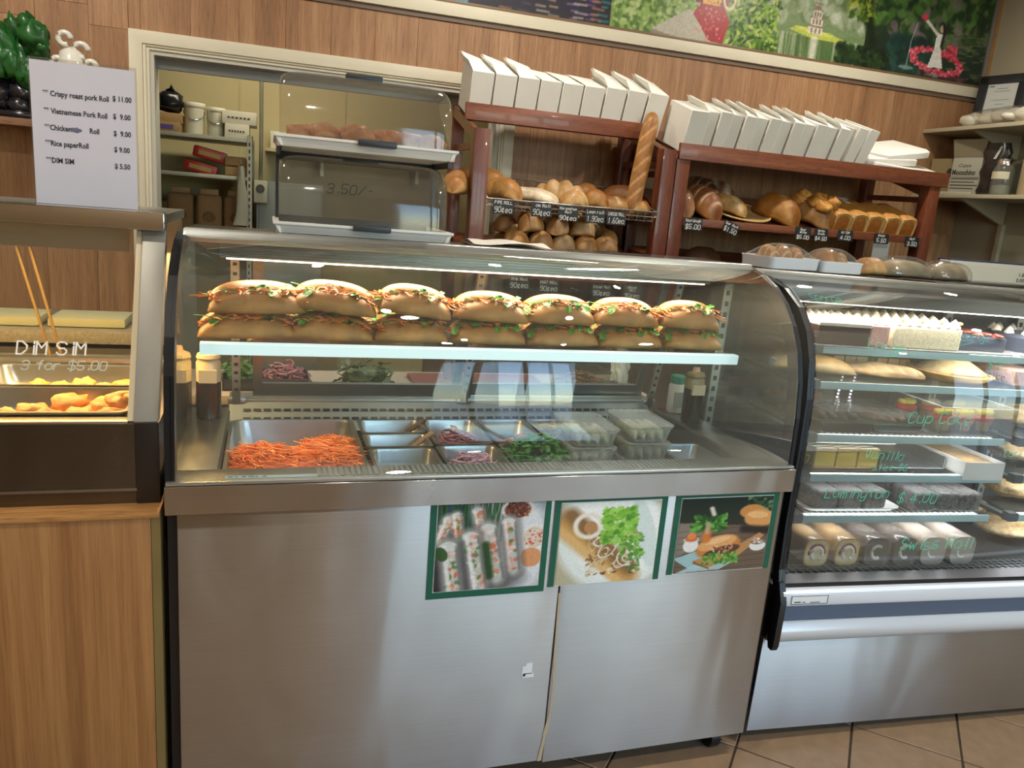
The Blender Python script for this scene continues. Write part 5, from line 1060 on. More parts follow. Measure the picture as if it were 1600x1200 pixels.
tag(b.build('coriander', mat('coriander_leaf', '#3c7a2a', .45, var=.45, vscale=18)), 'heap of fresh green coriander in the front pan', 'coriander')['kind'] = 'stuff'
# takeaway containers of rice paper rolls
TUB = glass('frosted_tub_plastic', '#e8ebe6', 1.45, .12, haze=.30, haze_col='#cfd3cc'); TLID = glass('tub_lid_plastic', '#f2f2ec', 1.45, .08, haze=.20, haze_col='#dfe1da')
def tub(label):
    t = thing('takeaway_container', label, 'container', (0, 0, 0), 0, 'takeaway containers in the well'); w, d, h = .064, .086, .042
    def rg(s_, z, r=.016, n=4): return [(sx*(w*s_-r)+r*math.cos(th), sy*(d*s_-r)+r*math.sin(th), z) for sx, sy, t0 in ((1, 1, 0), (-1, 1, PI/2), (-1, -1, PI), (1, -1, 1.5*PI)) for th in [t0+PI/2*k/(n-1) for k in range(n)]]
    b = MB(); b.grid(np.array([rg(.83, 0), rg(.87, .004), rg(.97, h-.004), rg(1.0, h-.003), rg(1.0, h)]), cv=True); n = 16; b.f.append(tuple(range(n))); b.build('tub', TUB, t, smooth='auto')
    b = MB(); b.grid(np.array([rg(1.0, h-.004), rg(1.03, h), rg(1.03, h+.005), rg(.96, h+.006), rg(.93, h+.003)]), cv=True); b.f.append(tuple(4*n+i for i in range(n))); b.build('lid', TLID, t, smooth='auto')
    for k in range(4): b = MB(); bread_mesh(b, .135, .026, .028, seed=k, power=6, base='#d6d2bc', top='#cfc6aa', side='#b9b48e', n=12, m=10, flat=.8, wob=.06); b.xform(Matrix.Translation((-.039+.026*k, 0, .004)) @ Matrix.Rotation(PI/2, 4, 'Z')); b.build('rice_paper_roll', CRUST, t, smooth=True)
    return t
tb = None
for sx, (x, y, side_) in enumerate(((.998, .215, 'left'), (1.172, .245, 'right'))):
    for k, lv in enumerate(('bottom', 'middle', 'top')):
        lab = 'clear takeaway container of rice paper rolls, %s of the %s stack' % (lv, side_); loc = (x+.002*k, y+.003*k, .7885+k*.0485); rz = .02*(k-1)-.03
        if tb is None: tb = tub(lab); tb.matrix_world = Matrix.Translation(loc) @ Matrix.Rotation(rz, 4, 'Z')
        else: dup(tb, lab, loc, rz)
# bottles on the deck at both ends
def sauce_bottle(label, x, y, r, h, liq, fill, cap=None, top='#cdb896'):
    t = thing('sauce_bottle', label, 'bottle', (x, y, .867)); b = MB(); b.lathe([(r*.96, 0), (r, .004), (r, h*fill)], n=24); b.build('dark_sauce', mat(liq[0], liq[1], .15), t, smooth='auto')
    b = MB(); b.lathe([(r*1.0, h*fill), (r, h*.78), (r*.92, h*.80), (r*.92, h*.83), (r, h*.85), (r*.9, h*.90), (r*.5, h*.93)], n=24); b.build('bottle_wall', mat('cloudy_'+liq[0], top, .25, coat=.3), t, smooth='auto')
    b = MB(); b.lathe([(r*.45, h*.92), (r*.35, h*.96), (r*.3, h)], n=16); b.build('nozzle', mat(*(cap or ('cap_tan', '#c9a58a', .4))), t, smooth='auto')
    b = MB(); b.prism([(-r*.7, h*.52), (r*.7, h*.52), (r*.7, h*.70), (-r*.7, h*.70)], -r-.0012, -r*.6, 'y'); b.build('paper_label', mat('cream_label', '#ddc9a6', .6), t); return t
sauce_bottle('squeeze bottle of dark sauce on the deck at left of the pans', .048, .50, .031, .19, ('soy_brown', '#33201a'), .52)
sauce_bottle('bottle of very dark sauce on the deck at the right end', 1.450, .44, .030, .17, ('black_sauce', '#12141a'), .62, top='#8f8058')
t = thing('white_bottle', 'small white bottle with a green cap behind the dark sauce bottle', 'bottle', (1.452, .545, .867)); b = MB(); b.lathe([(.024, 0), (.026, .004), (.026, .085), (.022, .095)], n=22); b.build('bottle_body', WHITEP, t, smooth='auto'); b = MB(); b.lathe([(.023, .095), (.023, .118), (.02, .121)], n=22); b.build('cap', mat('teal_cap', '#3f8f7c', .4), t, smooth='auto'); b = MB(); b.box(-.018, .018, -.0275, -.02, .02, .07); b.build('paper_label', mat('grey_label', '#9fa39a', .6), t)

# ---------------- preparation bench behind the case, seen through its rear doors
t = thing('prep_bench', 'preparation bench shelf behind the sandwich case', 'bench', (.76, .90, 0)); b = MB(); b.box(.03, 1.48, .74, 1.10, .835, .862); b.build('worktop', mat('pale_worktop', '#b6a79a', .5), t, world=True, bev=.003); b = MB(); [b.box(x, x+.04, y, y+.04, 0, .835) for x in (.04, 1.43) for y in (.75, 1.05)]; 
for x in (.04, 1.43):
    for y in (.75, 1.05): b = MB(); b.box(x, x+.04, y, y+.04, 0, .835); b.build('leg', STEEL_IN, t, world=True)
b = MB(); b.box(.66, 1.12, .76, 1.02, .863, .877); tag(b.build('chopping_board', mat('plum_board', '#8a5a58', .5), bev=.004), 'plum coloured chopping board on the preparation bench', 'chopping board')
def open_tub(label, x, y, w, d, h, m): t = thing('tub', label, 'tub', (x, y, .863)); b = MB(); q = .004; b.box(-w, w, -d, d, 0, q); b.box(-w, -w+q, -d, d, 0, h); b.box(w-q, w, -d, d, 0, h); b.box(-w, w, -d, -d+q, 0, h); b.box(-w, w, d-q, d, 0, h); b.build('tub_wall', m, t); b = MB(); b.box(-w-.004, w+.004, -d-.004, -d+q, h-.004, h); b.box(-w-.004, w+.004, d-q, d+.004, h-.004, h); b.box(-w-.004, -w+q, -d, d, h-.004, h); b.box(w-q, w+.004, -d, d, h-.004, h); b.build('rim', m, t); return t
open_tub('dark tub of green herbs behind the left rear door', .115, .86, .05, .06, .035, DKGREY); b = MB(); R_ = random.Random(4)
for _ in range(160): leaf(b, (.115+R_.uniform(-.045, .045), .86+R_.uniform(-.05, .05), .89+R_.uniform(0, .05)), .02, R_)
b.ell((.115, .86, .89), .04, .045, .03); tag(b.build('green_herbs', mat('herb_dark', '#3f6a28', .5, var=.4)), 'bunch of green herbs in the dark tub', 'herbs')['kind'] = 'stuff'
open_tub('purple tub of sliced red onion behind the left rear door', .245, .86, .07, .07, .04, mat('purple_tub', '#6a4a5a', .4))
stuff_heap('tub_onion', 'sliced red onion in the purple tub', 'onion', .185, .305, .80, .92, .88, .045, 110, RO, .04, .003, 6, True)
open_tub('clear tub of brown fried shallots behind the right rear door', 1.255, .87, .085, .06, .075, CLEARP); stuff_heap('fried_shallots', 'brown fried shallots in the clear tub', 'fried shallots', 1.18, 1.33, .82, .92, .875, .045, 170, mat('shallot_brown', '#a5754c', .6, var=.4), .025, .004, 7)
t = thing('paper_towel', 'crumpled white paper towel standing behind the right rear door', 'paper towel', (1.415, .90, .863)); b = MB(); lump(b, (0, 0, .07), .035, .025, .06, 12, .35); lump(b, (.005, 0, .12), .02, .018, .03, 13, .4); b.build('paper', CARD, t); b = MB(); b.box(-.06, .05, -.05, .05, 0, .012); b.build('grey_dish', mat('dish_grey', '#70787c', .4), t, bev=.003)
b = MB(); R_ = random.Random(8); [leaf(b, (R_.uniform(-.07, .07), R_.uniform(-.05, .05), R_.uniform(.0, .07)), .03, R_) for _ in range(150)]; lump(b, (0, 0, .035), .07, .05, .03, 77, .2); tag(b.build('leafy_greens', mat('dull_greens', '#4f5f3a', .5, var=.5), loc=(.50, .88, .863)), 'heap of dull leafy greens on the preparation bench', 'greens')['kind'] = 'stuff'
t = thing('utensil_jar', 'steel jar of serving tongs behind the middle rear door', 'jar', (.80, .93, .878)); b = MB(); b.lathe([(.03, 0), (.032, .09), (.029, .09), (.028, .004)], n=18); b.build('jar_wall', STEEL_IN, t, smooth='auto')
for k in range(3): b = MB(); b.tube([(.005*k, 0, .01), (-.02+.02*k, .01, .14)], .003, 6); b.build('handle', CHROME, t)

# ================================================================== CAKE CASE (right), turned a little towards the room
CKM = Matrix.Translation((1.53, .04, 0)) @ Matrix.Rotation(-.06, 4, 'Z') @ Matrix.Rotation(.015, 4, 'Y')
CK = thing('cake_display_case', 'refrigerated cake display case with white front rail at right', 'display case', (1.53, .04, 0), rot=CKM.to_3x3()); CL = 1.95
def cp(mb, name, m, parent=CK, **k): return mb.build(name, m, parent, **k)
def cw(u, v, z): return tuple(CKM @ Vector((u, v, z)))
CR = CKM.to_3x3()
prof = [(-.03, .50), (-.012, .56), (-.004, .70), (-.002, .90), (.004, 1.04), (.022, 1.14), (.058, 1.215), (.11, 1.27), (.19, 1.312), (.30, 1.335), (.38, 1.34)]
b = MB(); b.box(0.0, CL, .0, .012, .045, .345); cp(b, 'lower_panel', brushed('cake_case_steel', '#b9b9ba', .42, aniso=.85), bev=.002)
b = MB(); b.box(.01, CL, .012, .66, .045, .50); cp(b, 'cabinet_body', mat('body_grey', '#8b8a87', .4, .8))
b = MB(); b.prism([(0, .340), (-.030, .350), (-.046, .372), (-.046, .392), (-.030, .414), (0, .420)], .006, CL, 'x'); cp(b, 'lower_bumper', mat('bumper_white', '#cfd3d8', .25, .2), smooth='auto')
b = MB(); b.prism([(0, .418), (-.034, .420), (-.034, .466), (0, .468)], .006, CL, 'x'); cp(b, 'rail_channel', mat('blue_grey_channel', '#5d6f88', .25, .3))
b = MB(); b.prism([(0, .464), (-.042, .466), (-.046, .474), (-.044, .505), (-.030, .515), (0, .516)], .006, CL, 'x'); cp(b, 'front_rail', mat('rail_white', '#dfe5ec', .22, .1), bev=.0015)
b = MB(); b.prism([(-.028, .515), (-.028, .528), (.02, .532), (.02, .515)], .01, CL, 'x'); cp(b, 'black_gasket', BLACK)
b = MB(); b.box(.03, .145, -.0475, -.0445, .474, .500); st = cp(b, 'rail_sticker', mat('worn_sticker', '#dfe2e2', .6), label='worn white sticker with a thin black outline')
b = MB(); [b.box(*q_) for q_ in ((.03, .145, -.0482, -.0474, .4985, .5), (.03, .145, -.0482, -.0474, .474, .4755), (.03, .0315, -.0482, -.0474, .474, .5), (.1435, .145, -.0482, -.0474, .474, .5), (.04, .06, -.0482, -.0474, .479, .482), (.065, .075, -.0482, -.0474, .479, .481), (.09, .12, -.0482, -.0474, .478, .480))]; cp(b, 'sticker_print', PRNT, st)
def ring_prism(mb, P, w, a, c):
    A = [Vector(p) for p in P]; I = []
    for i, p in enumerate(A): d = (A[min(i+1, len(A)-1)]-A[max(i-1, 0)]).normalized(); I.append(p+Vector((d.y, -d.x))*w)
    for i in range(len(A)-1): mb.prism([A[i], A[i+1], I[i+1], I[i]], a, c, 'x')
b = MB(); ring_prism(b, prof, .03, 0, .02); b.prism([(-.052, .35), (-.046, .335), (-.03, .335), (-.004, .40), (0, .53), (-.03, .53), (-.052, .48)], -.004, .014, 'x'); cp(b, 'end_arch', BLACK, smooth='auto')
b = MB(); b.prism(prof+[(.62, 1.34), (.64, .53), (0, .53)], .008, .012, 'x'); cp(b, 'end_glass', GLASS)
CGL = glass('cake_case_glass', '#f7f9fa', haze=.010, haze_col='#cfdbe4', gain=1.6)
b = MB(); b.strip([(y-.003, z+.002) for y, z in prof[1:]], .004, .02, CL, 'x'); cp(b, 'curved_front_glass', CGL, smooth=True)
b = MB(); b.prism([(.36, 1.325), (.355, 1.338), (.37, 1.350), (.40, 1.350), (.40, 1.325)], .01, CL, 'x'); cp(b, 'top_rail', ALU, bev=.002)
b = MB(); b.box(.01, CL, .40, .64, 1.330, 1.344); cp(b, 'top_plate', mat('smoked_top', '#6a6e70', .15, .6))
b = MB(); b.box(.01, CL, .235, .40, 1.276, 1.312); hsg = cp(b, 'light_housing', mat('lamp_housing', '#cbc9bf', .35, .5), bev=.002)
b = MB(); b.box(.03, CL-.02, .245, .32, 1.272, 1.2765); cp(b, 'tube_lens', mat('case_lamp_lens', '#ffffff', .4, emit='#fff0d6', estr=5), hsg)
l_ = area_light('cake_case_lamp', (1.0, .265, 1.270), 1.8, 11, (1, .97, .92), (-.2, 0, 0), size_y=.05, parent=CK)
for x in (.04, .93, 1.25, 1.85):
    b = MB(); b.box(x, x+.03, .585, .60, .53, 1.33); u_ = cp(b, 'rear_upright', ALU)
    b = MB(); [b.box(x+.009, x+.021, .583, .586, .56+k*.036, .576+k*.036) for k in range(20)]; cp(b, 'slot', BLACK, u_, kind='stuff')
b = MB(); b.box(.01, CL, .612, .63, .53, 1.33); cp(b, 'rear_wall', mat('dark_rear_panel', '#3c4146', .3))
b = MB(); b.box(.03, CL-.02, .03, .60, .508, .516); cp(b, 'deck', mat('dark_deck', '#34383c', .4, .5))
b = MB()
for k in range(75): b.box(.05+k*.025, .05+k*.025+.006, .035, .105, .516, .5185)
for k in range(4): b.box(.045, CL-.03, .042+k*.018, .045+k*.018, .516, .5182)
cp(b, 'deck_grille', mat('grille_grey', '#7d8488', .4, .6), kind='stuff')
# glowing dots put in for an led string's reflection in the curved glass
for uu in (.505, .555):
    b = MB()
    for k in range(30): b.box(uu+.0025*k*.4, uu+.0025*k*.4+.006, .55, .553, .80+k*.012, .806+k*.012)
    cp(b, 'led_reflection', mat('led_reflection_dot', '#ffffff', .3, emit='#eef4ff', estr=2.5), kind='stuff', label='glowing dots set for an led string mirrored in the cake case glass')
SHELF = mat('pale_aqua_edge', '#b9d6d2', .3, var=.05)
shelves = [(1.145, .245, .20, 1.62), (1.047, .20, .18, 1.62), (.900, .15, .165, .835), (.783, .135, .155, .845), (.660, .12, .145, .815)]
shelves2 = [(.900, .15, .93, 1.62), (.783, .135, .93, 1.62), (.660, .12, .93, 1.62)]
for i, (z, v, ua, ub) in enumerate(shelves+shelves2):
    b = MB(); b.box(ua, ub, v, v+.006, z-.020, z+.002); s_ = cp(b, 'shelf_edge_strip', SHELF, bev=.001)
    b = MB(); b.box(ua, ub, v+.006, .56, z-.006, z); cp(b, 'shelf_glass', GLASS_SHELF, s_)
    b = MB(); b.box(ua-.035, ua-.001, v+.002, v+.03, z-.022, z+.006); b.box(ua-.03, ua-.006, v+.03, .585, z-.020, z-.008); cp(b, 'shelf_bracket', mat('bracket_grey', '#6d7474', .4, .5), s_)
    area_light('shelf_area_light', ((ua+ub)/2, v+.03, z-.009), ub-ua-.04, (.9 if ub < 1.2 else 1.6), (.96, .97, 1), (.35, 0, 0), size_y=.02, parent=CK)  # hidden light added under each shelf to brighten the cakes below
    b = MB(); b.box(ua+.02, ub-.02, v+.02, v+.04, z-.008, z-.006); cp(b, 'added_glow_lens', mat('added_shelf_glow', '#ffffff', .4, emit='#f2f6ff', estr=1.5), s_)  # glowing strip that goes with the added light
    if i in (2, 4, 5): 
        b = MB(); [b.box(ua+.01+k*.02, ua+.012+k*.02, v+.01, .55, z, z+.0022) for k in range(int((ub-ua)/.02)-1)]; cp(b, 'wire_rack', CH, s_, kind='stuff')
MKT = mat('teal_glass_marker', '#4fc3a1', .5); MKD = mat('dark_glass_marker', '#3a4a48', .5)
def gv(z):
    for (a, c), (d, e) in zip(prof, prof[1:]):
        if c <= z <= e: return a+(d-a)*(z-c)/(e-c)
    return 0.
def glass_text(txt, u, z, h, w, seed, m=MKT, slant=.25, rise=0):
    b = MB(); strokes(b, txt, lambda s_, t_: (u+s_, gv(z+t_+rise*s_)-.0075, z+t_+rise*s_+.002), h, w, slant=slant, seed=seed, jit=.45); cp(b, 'marker_writing', m)
glass_text('Sponge', .055, 1.285, .018, .0016, 1); glass_text('Large', .18, 1.178, .026, .0018, 2, rise=-.06); glass_text('Large', .49, 1.215, .022, .0018, 3); glass_text('$15', .57, 1.145, .02, .0016, 4)
glass_text('Cup Cake', .32, .985, .030, .0024, 5); glass_text('Vanilla', .20, .885, .024, .0020, 6, rise=-.05); glass_text('slice $6', .235, .850, .018, .0017, 7); glass_text('Lamington', .10, .770, .026, .0024, 8)
glass_text('$ 4.00', .335, .755, .028, .0024, 9); glass_text('Swiss Roll', .375, .615, .032, .0028, 10, rise=.0); glass_text('Carrot', .665, .895, .020, .0017, 11); glass_text('cake', .70, .862, .018, .0016, 12, MKD); glass_text('Slice', .565, 1.115, .016, .0014, 13, MKD)
# ---------------- what the case holds: every cake stands on its own
def ct(name, label, cat, u, v, z, group=None, rz=0): return thing(name, label, cat, cw(u, v, z), 0, group, CR @ Matrix.Rotation(rz, 3, 'Z'))
def cput(mb, name, m, label, cat, u, v, z, group=None, rz=0, **k): return tag(mb.build(name, m, loc=cw(u, v, z), rot=CR @ Matrix.Rotation(rz, 3, 'Z'), **k), label, cat, group)
CREAMC = mat('whipped_cream', '#f3ead6', .5, var=.05, bump=.2, bscale=60, sss=.1); CHOC = mat('chocolate_sponge', '#3f2a22', .55, var=.3, bump=.5, bscale=120)
def coco(name, c): return mat(name, c, .8, var=.22, vscale=120, bump=.8, bscale=220)
def board(t, w, d): b = MB(); b.box(-w/2, w/2, -d/2, d/2, 0, .004); b.build('cake_board', mat('silver_board', '#c9c9c6', .25, .6), t)
def rosette(mb, x, y, z, r): mb.lathe([(r, 0), (r*1.05, r*.35), (r*.75, r*.75), (r*.7, r*.95), (r*.3, r*1.35), (.001, r*1.6)], (x, y, z), 12)
t = ct('chocolate_cake', 'long chocolate cake topped with cream blobs on the top cake shelf', 'cake', .275, .36, 1.147); board(t, .20, .24)
b = MB(); b.box(-.095, .085, -.105, .105, .004, .062); b.build('chocolate_sponge', CHOC, t, bev=.008)
b = MB(); b.box(-.095, .085, -.106, .105, .060, .070); [rosette(b, -.08+.026*i, -.085+.045*j, .068, .015) for i in range(7) for j in range(4)]; b.build('cream_topping', CREAMC, t, smooth='auto')
t = ct('pink_coconut_cake', 'small pink coconut cake block between two larger cakes', 'cake', .395, .345, 1.147); board(t, .085, .2); b = MB(); b.box(-.034, .034, -.09, .08, .004, .070); b.build('coconut_sponge', coco('pink_coconut', '#e2b2a4'), t, bev=.006, seg=3); b = MB(); [rosette(b, -.018+.036*i, -.07+.04*j, .068, .016) for i in range(2) for j in range(4)]; b.build('cream_topping', CREAMC, t, smooth='auto')
t = ct('coconut_cream_cake', 'large pale coconut cake topped with cream rosettes', 'cake', .575, .38, 1.147); board(t, .30, .27); b = MB(); b.box(-.128, .128, -.115, .12, .004, .072); b.build('coconut_sponge', coco('pale_coconut', '#e8dbb6'), t, bev=.008, seg=3)
b = MB(); [rosette(b, -.108+.036*i, -.095+.047*j, .070, .019) for i in range(7) for j in range(5)]; b.build('cream_topping', CREAMC, t, smooth='auto')
b = MB(); [b.ell((-.09+.072*i, -.095, .088), .012, .008, .006) for i in range(4)]; b.build('fruit_piece', mat('peach_piece', '#e8b84a', .35), t, smooth=True)
t = ct('dark_torte', 'dark striped torte with red jelly topping on the top cake shelf', 'cake', .81, .40, 1.147); board(t, .25, .27); b = MB(); b.box(-.095, .095, -.11, .11, .004, .050); b.build('torte_body', mat('dark_glaze', '#3d4250', .25, var=.2), t, bev=.006)
b = MB(); [lump(b, (rr(-.08, .08), rr(-.1, .1), .054), .02, .02, .008, 400+k, .2, '#6a2a26', '#8c5046') for k in range(18)]; b.build('jelly_topping', vcol('red_jelly', .15), t, smooth=True)
t = ct('glazed_gateau', 'dark glazed gateau at the right end of the top cake shelf', 'cake', 1.08, .40, 1.147); board(t, .28, .27); b = MB(); b.lathe([(.11, .004), (.112, .05), (.10, .062), (0, .064)], n=30); b.build('gateau_body', mat('dark_glaze', '#3d4250', .25, var=.2), t, smooth='auto'); b = MB(); [rosette(b, .09*math.cos(a), .09*math.sin(a), .06, .015) for a in np.linspace(0, 6.28, 12)]; b.build('cream_topping', CREAMC, t, smooth='auto')
# second shelf
b = MB(); bread_mesh(b, .25, .15, .05, seed=4, base='#cda35e', top='#c39550', side='#dcb878', power=2.1); cput(b, 'turnover', CRUST, 'long smooth golden turnover at left of the second cake shelf', 'pastry', .265, .36, 1.05, rz=-.3, smooth=True)
b = MB(); bread_mesh(b, .27, .14, .04, seed=6, base='#c99350', top='#e0b878', wob=.14, slashes=6, slash_col='#f0dcae'); cput(b, 'crumble_slice', CRUST, 'knobbly golden crumble slice on the second cake shelf', 'pastry', .50, .34, 1.05, rz=-.25, smooth=True)
t = ct('apple_pie', 'pale apple pie with a peaked crust in its tart base', 'pie', .78, .36, 1.049); b = MB(); b.lathe([(.10, 0), (.125, .018), (.13, .022), (.12, .024)], n=32, col=hx('#d7a95e')); b.build('tart_base', CRUST, t, smooth='auto'); b = MB(); b.lathe([(.118, .020), (.095, .034), (.06, .055), (.035, .072), (.02, .078), (.001, .08)], n=32, col=hx('#e2c58c')); b.build('peaked_crust', vcol('pale_pie_crust', .6, .6, 60, var=.5, vscale=50), t, smooth=True)
t = ct('clear_cake_box', 'clear plastic box of pink slices at the right of the second shelf', 'box', 1.0, .34, 1.049); b = MB(); b.box(-.085, .085, -.10, .10, .0, .08); b.build('clear_box', CLEARP, t); b = MB(); b.box(-.07, .07, -.085, .085, .003, .05); b.build('pink_slice', coco('pink_coconut', '#e2b2a4'), t, bev=.004)
for i, (u, lab) in enumerate(((.30, 'white carton of slices at the back left of the second cake shelf'), (.47, 'white carton at the back centre of the second cake shelf'), (.64, 'white carton at the back right of the second cake shelf'))): t = ct('slice_tray', lab, 'tray', u, .50, 1.049); b = MB(); b.box(-.07, .07, -.045, .045, 0, .006); b.build('tray', WHITEP, t); b = MB(); [b.box(-.065+.045*k, -.025+.045*k, -.04, .04, .006, .035) for k in range(3)]; b.build('slice', mat('nut_slice', '#a98a5a', .6, var=.3, vscale=60, bump=.6, bscale=150), t, kind='stuff')
# third shelf
def lidded(label, u, v, w, d, h, fill): t = ct('lidded_tray', label, 'tray', u, v, .9035); b = MB(); b.prism([(-w/2+.01, 0), (w/2-.01, 0), (w/2, h*.45), (-w/2, h*.45)], -d/2, d/2, 'y'); b.build('black_base', BLACK, t, bev=.003); b = MB(); b.prism([(-w/2, h*.45), (w/2, h*.45), (w/2-.012, h), (-w/2+.012, h)], -d/2, d/2, 'y'); b.build('clear_lid', CLEARP, t); b = MB(); [lump(b, (-w*.3+w*.2*k, (-.25+.5*j)*d*.6, h*.5), w*.11, d*.16, h*.28, 500+k+7*j, .2, *fill) for k in range(4) for j in range(2)]; b.build('cake_piece', CRUST, t, smooth=True, kind='stuff')
lidded('black based clear lidded tray of dark cakes, front left of the third cake shelf', .275, .27, .18, .20, .065, ('#2c2422', '#4a3a34')); lidded('black based clear lidded tray in the middle of the third cake shelf', .47, .30, .18, .22, .05, ('#5a4434', '#7d6350')); lidded('black based clear lidded tray at the back left of the third cake shelf', .30, .48, .20, .15, .075, ('#8a5a44', '#a87c5a'))
t = ct('cupcake_box', 'clear box of red and yellow cupcakes under the cup cake writing', 'box', .755, .30, .9035); b = MB(); e_ = .002
for q_ in ((-.14, .14, -.12, -.12+e_, 0, .085), (-.14, .14, .12-e_, .12, 0, .085), (-.14, -.14+e_, -.12, .12, 0, .085), (.14-e_, .14, -.12, .12, 0, .085), (-.14, .14, -.12, .12, .085, .085+e_)): b.box(*q_)
b.build('clear_box', CLEARP, t); b = MB(); [b.bar(p, q_, .003, .003) for p, q_ in (((-.14, -.12, .086), (.14, -.12, .086)), ((-.14, -.12, 0), (-.14, -.12, .086)), ((.14, -.12, 0), (.14, -.12, .086)), ((.14, -.12, .086), (.14, .12, .086)), ((-.14, -.12, .086), (-.14, .12, .086)))]; b.build('box_edge', mat('clear_edge', '#cfd6d4', .2), t)
cc = None
for k, (x, y) in enumerate(((-.085, -.06), (-.01, -.065), (.075, -.055), (-.12, .06), (-.03, .055), (.07, .06))):
    lab = 'cupcake in a red case inside the clear box, %s' % ('front left', 'front middle', 'front right', 'rear left', 'rear middle', 'rear right')[k]; loc = tuple(CKM @ Vector((.755+x, .30+y, .905)))
    if cc is None:
        cc = thing('cupcake', lab, 'cupcake', loc, 0, 'cupcakes in the clear box', CR); b = MB()
        b.grid(np.array([[((r_+(.0015 if j % 2 else -.0015))*math.cos(2*PI*j/28), (r_+(.0015 if j % 2 else -.0015))*math.sin(2*PI*j/28), z) for j in range(28)] for r_, z in ((.021, 0), (.029, .032))]), cv=True); b.f.append(tuple(range(28))); b.build('paper_case', mat('cream_case', '#a08a74', .6), cc)
        b = MB(); b.lathe([(.029, .031), (.034, .036), (.033, .044), (.026, .050)], n=20); b.build('red_icing', mat('red_icing', '#c23a34', .4), cc, smooth='auto'); b = MB(); b.tube([(.02*math.cos(a), .02*math.sin(a), .050+.002*a) for a in np.linspace(0, 6.6, 20)], .009, 8); b.ell((0, 0, .06), .012, .012, .01); b.build('yellow_icing', mat('yellow_icing', '#e8d25a', .4), cc, smooth=True)
    else: dup(cc, lab, loc, rot=CR)
# fourth shelf
t = ct('vanilla_slice_box', 'clear box holding yellow vanilla slices on the fourth cake shelf', 'box', .315, .29, .785); b = MB(); [b.box(*q_) for q_ in ((-.14, .14, -.12, -.118, 0, .085), (-.14, -.138, -.12, .12, 0, .085), (.138, .14, -.12, .12, 0, .085), (-.14, .14, -.12, .12, .085, .087))]; b.build('clear_box', CLEARP, t); b = MB(); [b.bar(p, q_, .003, .003) for p, q_ in (((-.14, -.12, .086), (.14, -.12, .086)), ((-.14, -.12, 0), (-.14, -.12, .086)), ((.14, -.12, 0), (.14, -.12, .086)), ((-.14, -.12, .086), (-.14, .12, .086)))]; b.build('box_edge', mat('clear_edge', '#cfd6d4', .2), t)
for k, nm in enumerate(('left', 'middle', 'right')):
    t = thing('vanilla_slice', 'yellow vanilla slice with striped icing, %s of three in the clear box' % nm, 'cake', cw(.235+.076*k, .275, .787), 0, 'vanilla slices', CR); b = MB(); b.box(-.035, .035, -.085, .085, .006, .052); b.build('custard', mat('yellow_custard', '#dcbf52', .4, var=.06, sss=.1), t, bev=.003); b = MB(); b.box(-.036, .036, -.086, .086, .0, .006); b.box(-.036, .036, -.086, .086, .052, .058); b.build('pastry_sheet', mat('pastry_sheet', '#c79a58', .6), t)
    b = MB(); b.box(-.035, .035, -.085, .085, .058, .062); b.build('white_icing', mat('white_icing', '#e8e2d0', .35), t, bev=.001); b = MB(); [b.slab((-.034, -.08+.022*j, .0622), (.034, -.08+.022*j+.012, .0622), (.034, -.08+.022*j+.018, .0622), (-.034, -.08+.022*j+.006, .0622), .0006) for j in range(7)]; b.build('chocolate_stripe', CHOC, t, kind='stuff')
b = MB(); b.box(-.12, .12, -.20, .10, 0, .003); b.box(-.12, -.117, -.2, .1, 0, .04); b.box(.117, .12, -.2, .1, 0, .04); cput(b, 'empty_tray', ALU, 'empty shiny metal tray in the middle of the fourth shelf', 'tray', .56, .40, .785)
t = ct('white_slice_carton', 'open white carton of nut slices at the right of the fourth shelf', 'carton', .765, .30, .785); b = MB(); [b.box(*q_) for q_ in ((-.075, .075, -.165, .2, 0, .003), (-.075, -.072, -.165, .2, 0, .045), (.072, .075, -.165, .2, 0, .045), (-.075, .075, -.168, -.165, -.012, .045))]; b.build('carton', CARD, t); b = MB(); b.box(-.066, .066, -.14, .19, .004, .036); b.build('nut_slice', mat('nut_slice', '#a98a5a', .6, var=.3, vscale=60, bump=.6, bscale=150), t, bev=.004)
# fifth shelf: lamingtons on two trays
COC = mat('coconut_chocolate', '#62605d', .8, var=.7, vscale=90, bump=.8, bscale=200)
t = ct('white_tray', 'white rimmed tray of lamingtons on the lowest cake shelf', 'tray', .335, .275, .662); b = MB(); b.grid(np.array([[(sx*(.165*f-.03)+.03*math.cos(th), sy*(.13*f-.03)+.03*math.sin(th), z) for sx, sy, t0 in ((1, 1, 0), (-1, 1, PI/2), (-1, -1, PI), (1, -1, 1.5*PI)) for th in [t0+PI/2*k/4 for k in range(5)]] for f, z in ((.9, .001), (.95, .003), (1.0, .014), (1.03, .015), (1.03, .012))]), cv=True); b.f.append(tuple(range(20))); b.build('tray_body', WHITEP, t, smooth='auto')
lm = None; n_ = 0
for tray, (u0, nx_, vv) in enumerate(((.245, 3, .215), (.585, 3, .20))):
    for j in range(2):
        for i in range(nx_):
            rowc = ('front', 'rear')[j]; colc = ('left', 'middle', 'right')[i]; lab = 'coconut covered lamington, %s %s on the %s' % (rowc, colc, ('white rimmed tray', 'bare wire shelf')[tray]); loc = cw(u0+.0855*i, vv+.125*j, .6675 if tray == 0 else .6645)
            b = MB()
            if lm is None: b.box(-.040, .040, -.058, .058, 0, .060); lm = b.build('lamington', COC, loc=loc, rot=CR, bev=.012, seg=3); tag(lm, lab, 'cake', 'lamingtons'); continue
            o = lm.copy(); COL.objects.link(o); o.matrix_world = Matrix.Translation(loc) @ CR.to_4x4() @ Matrix.Rotation(rr(-.04, .04), 4, 'Z'); o['label'] = lab
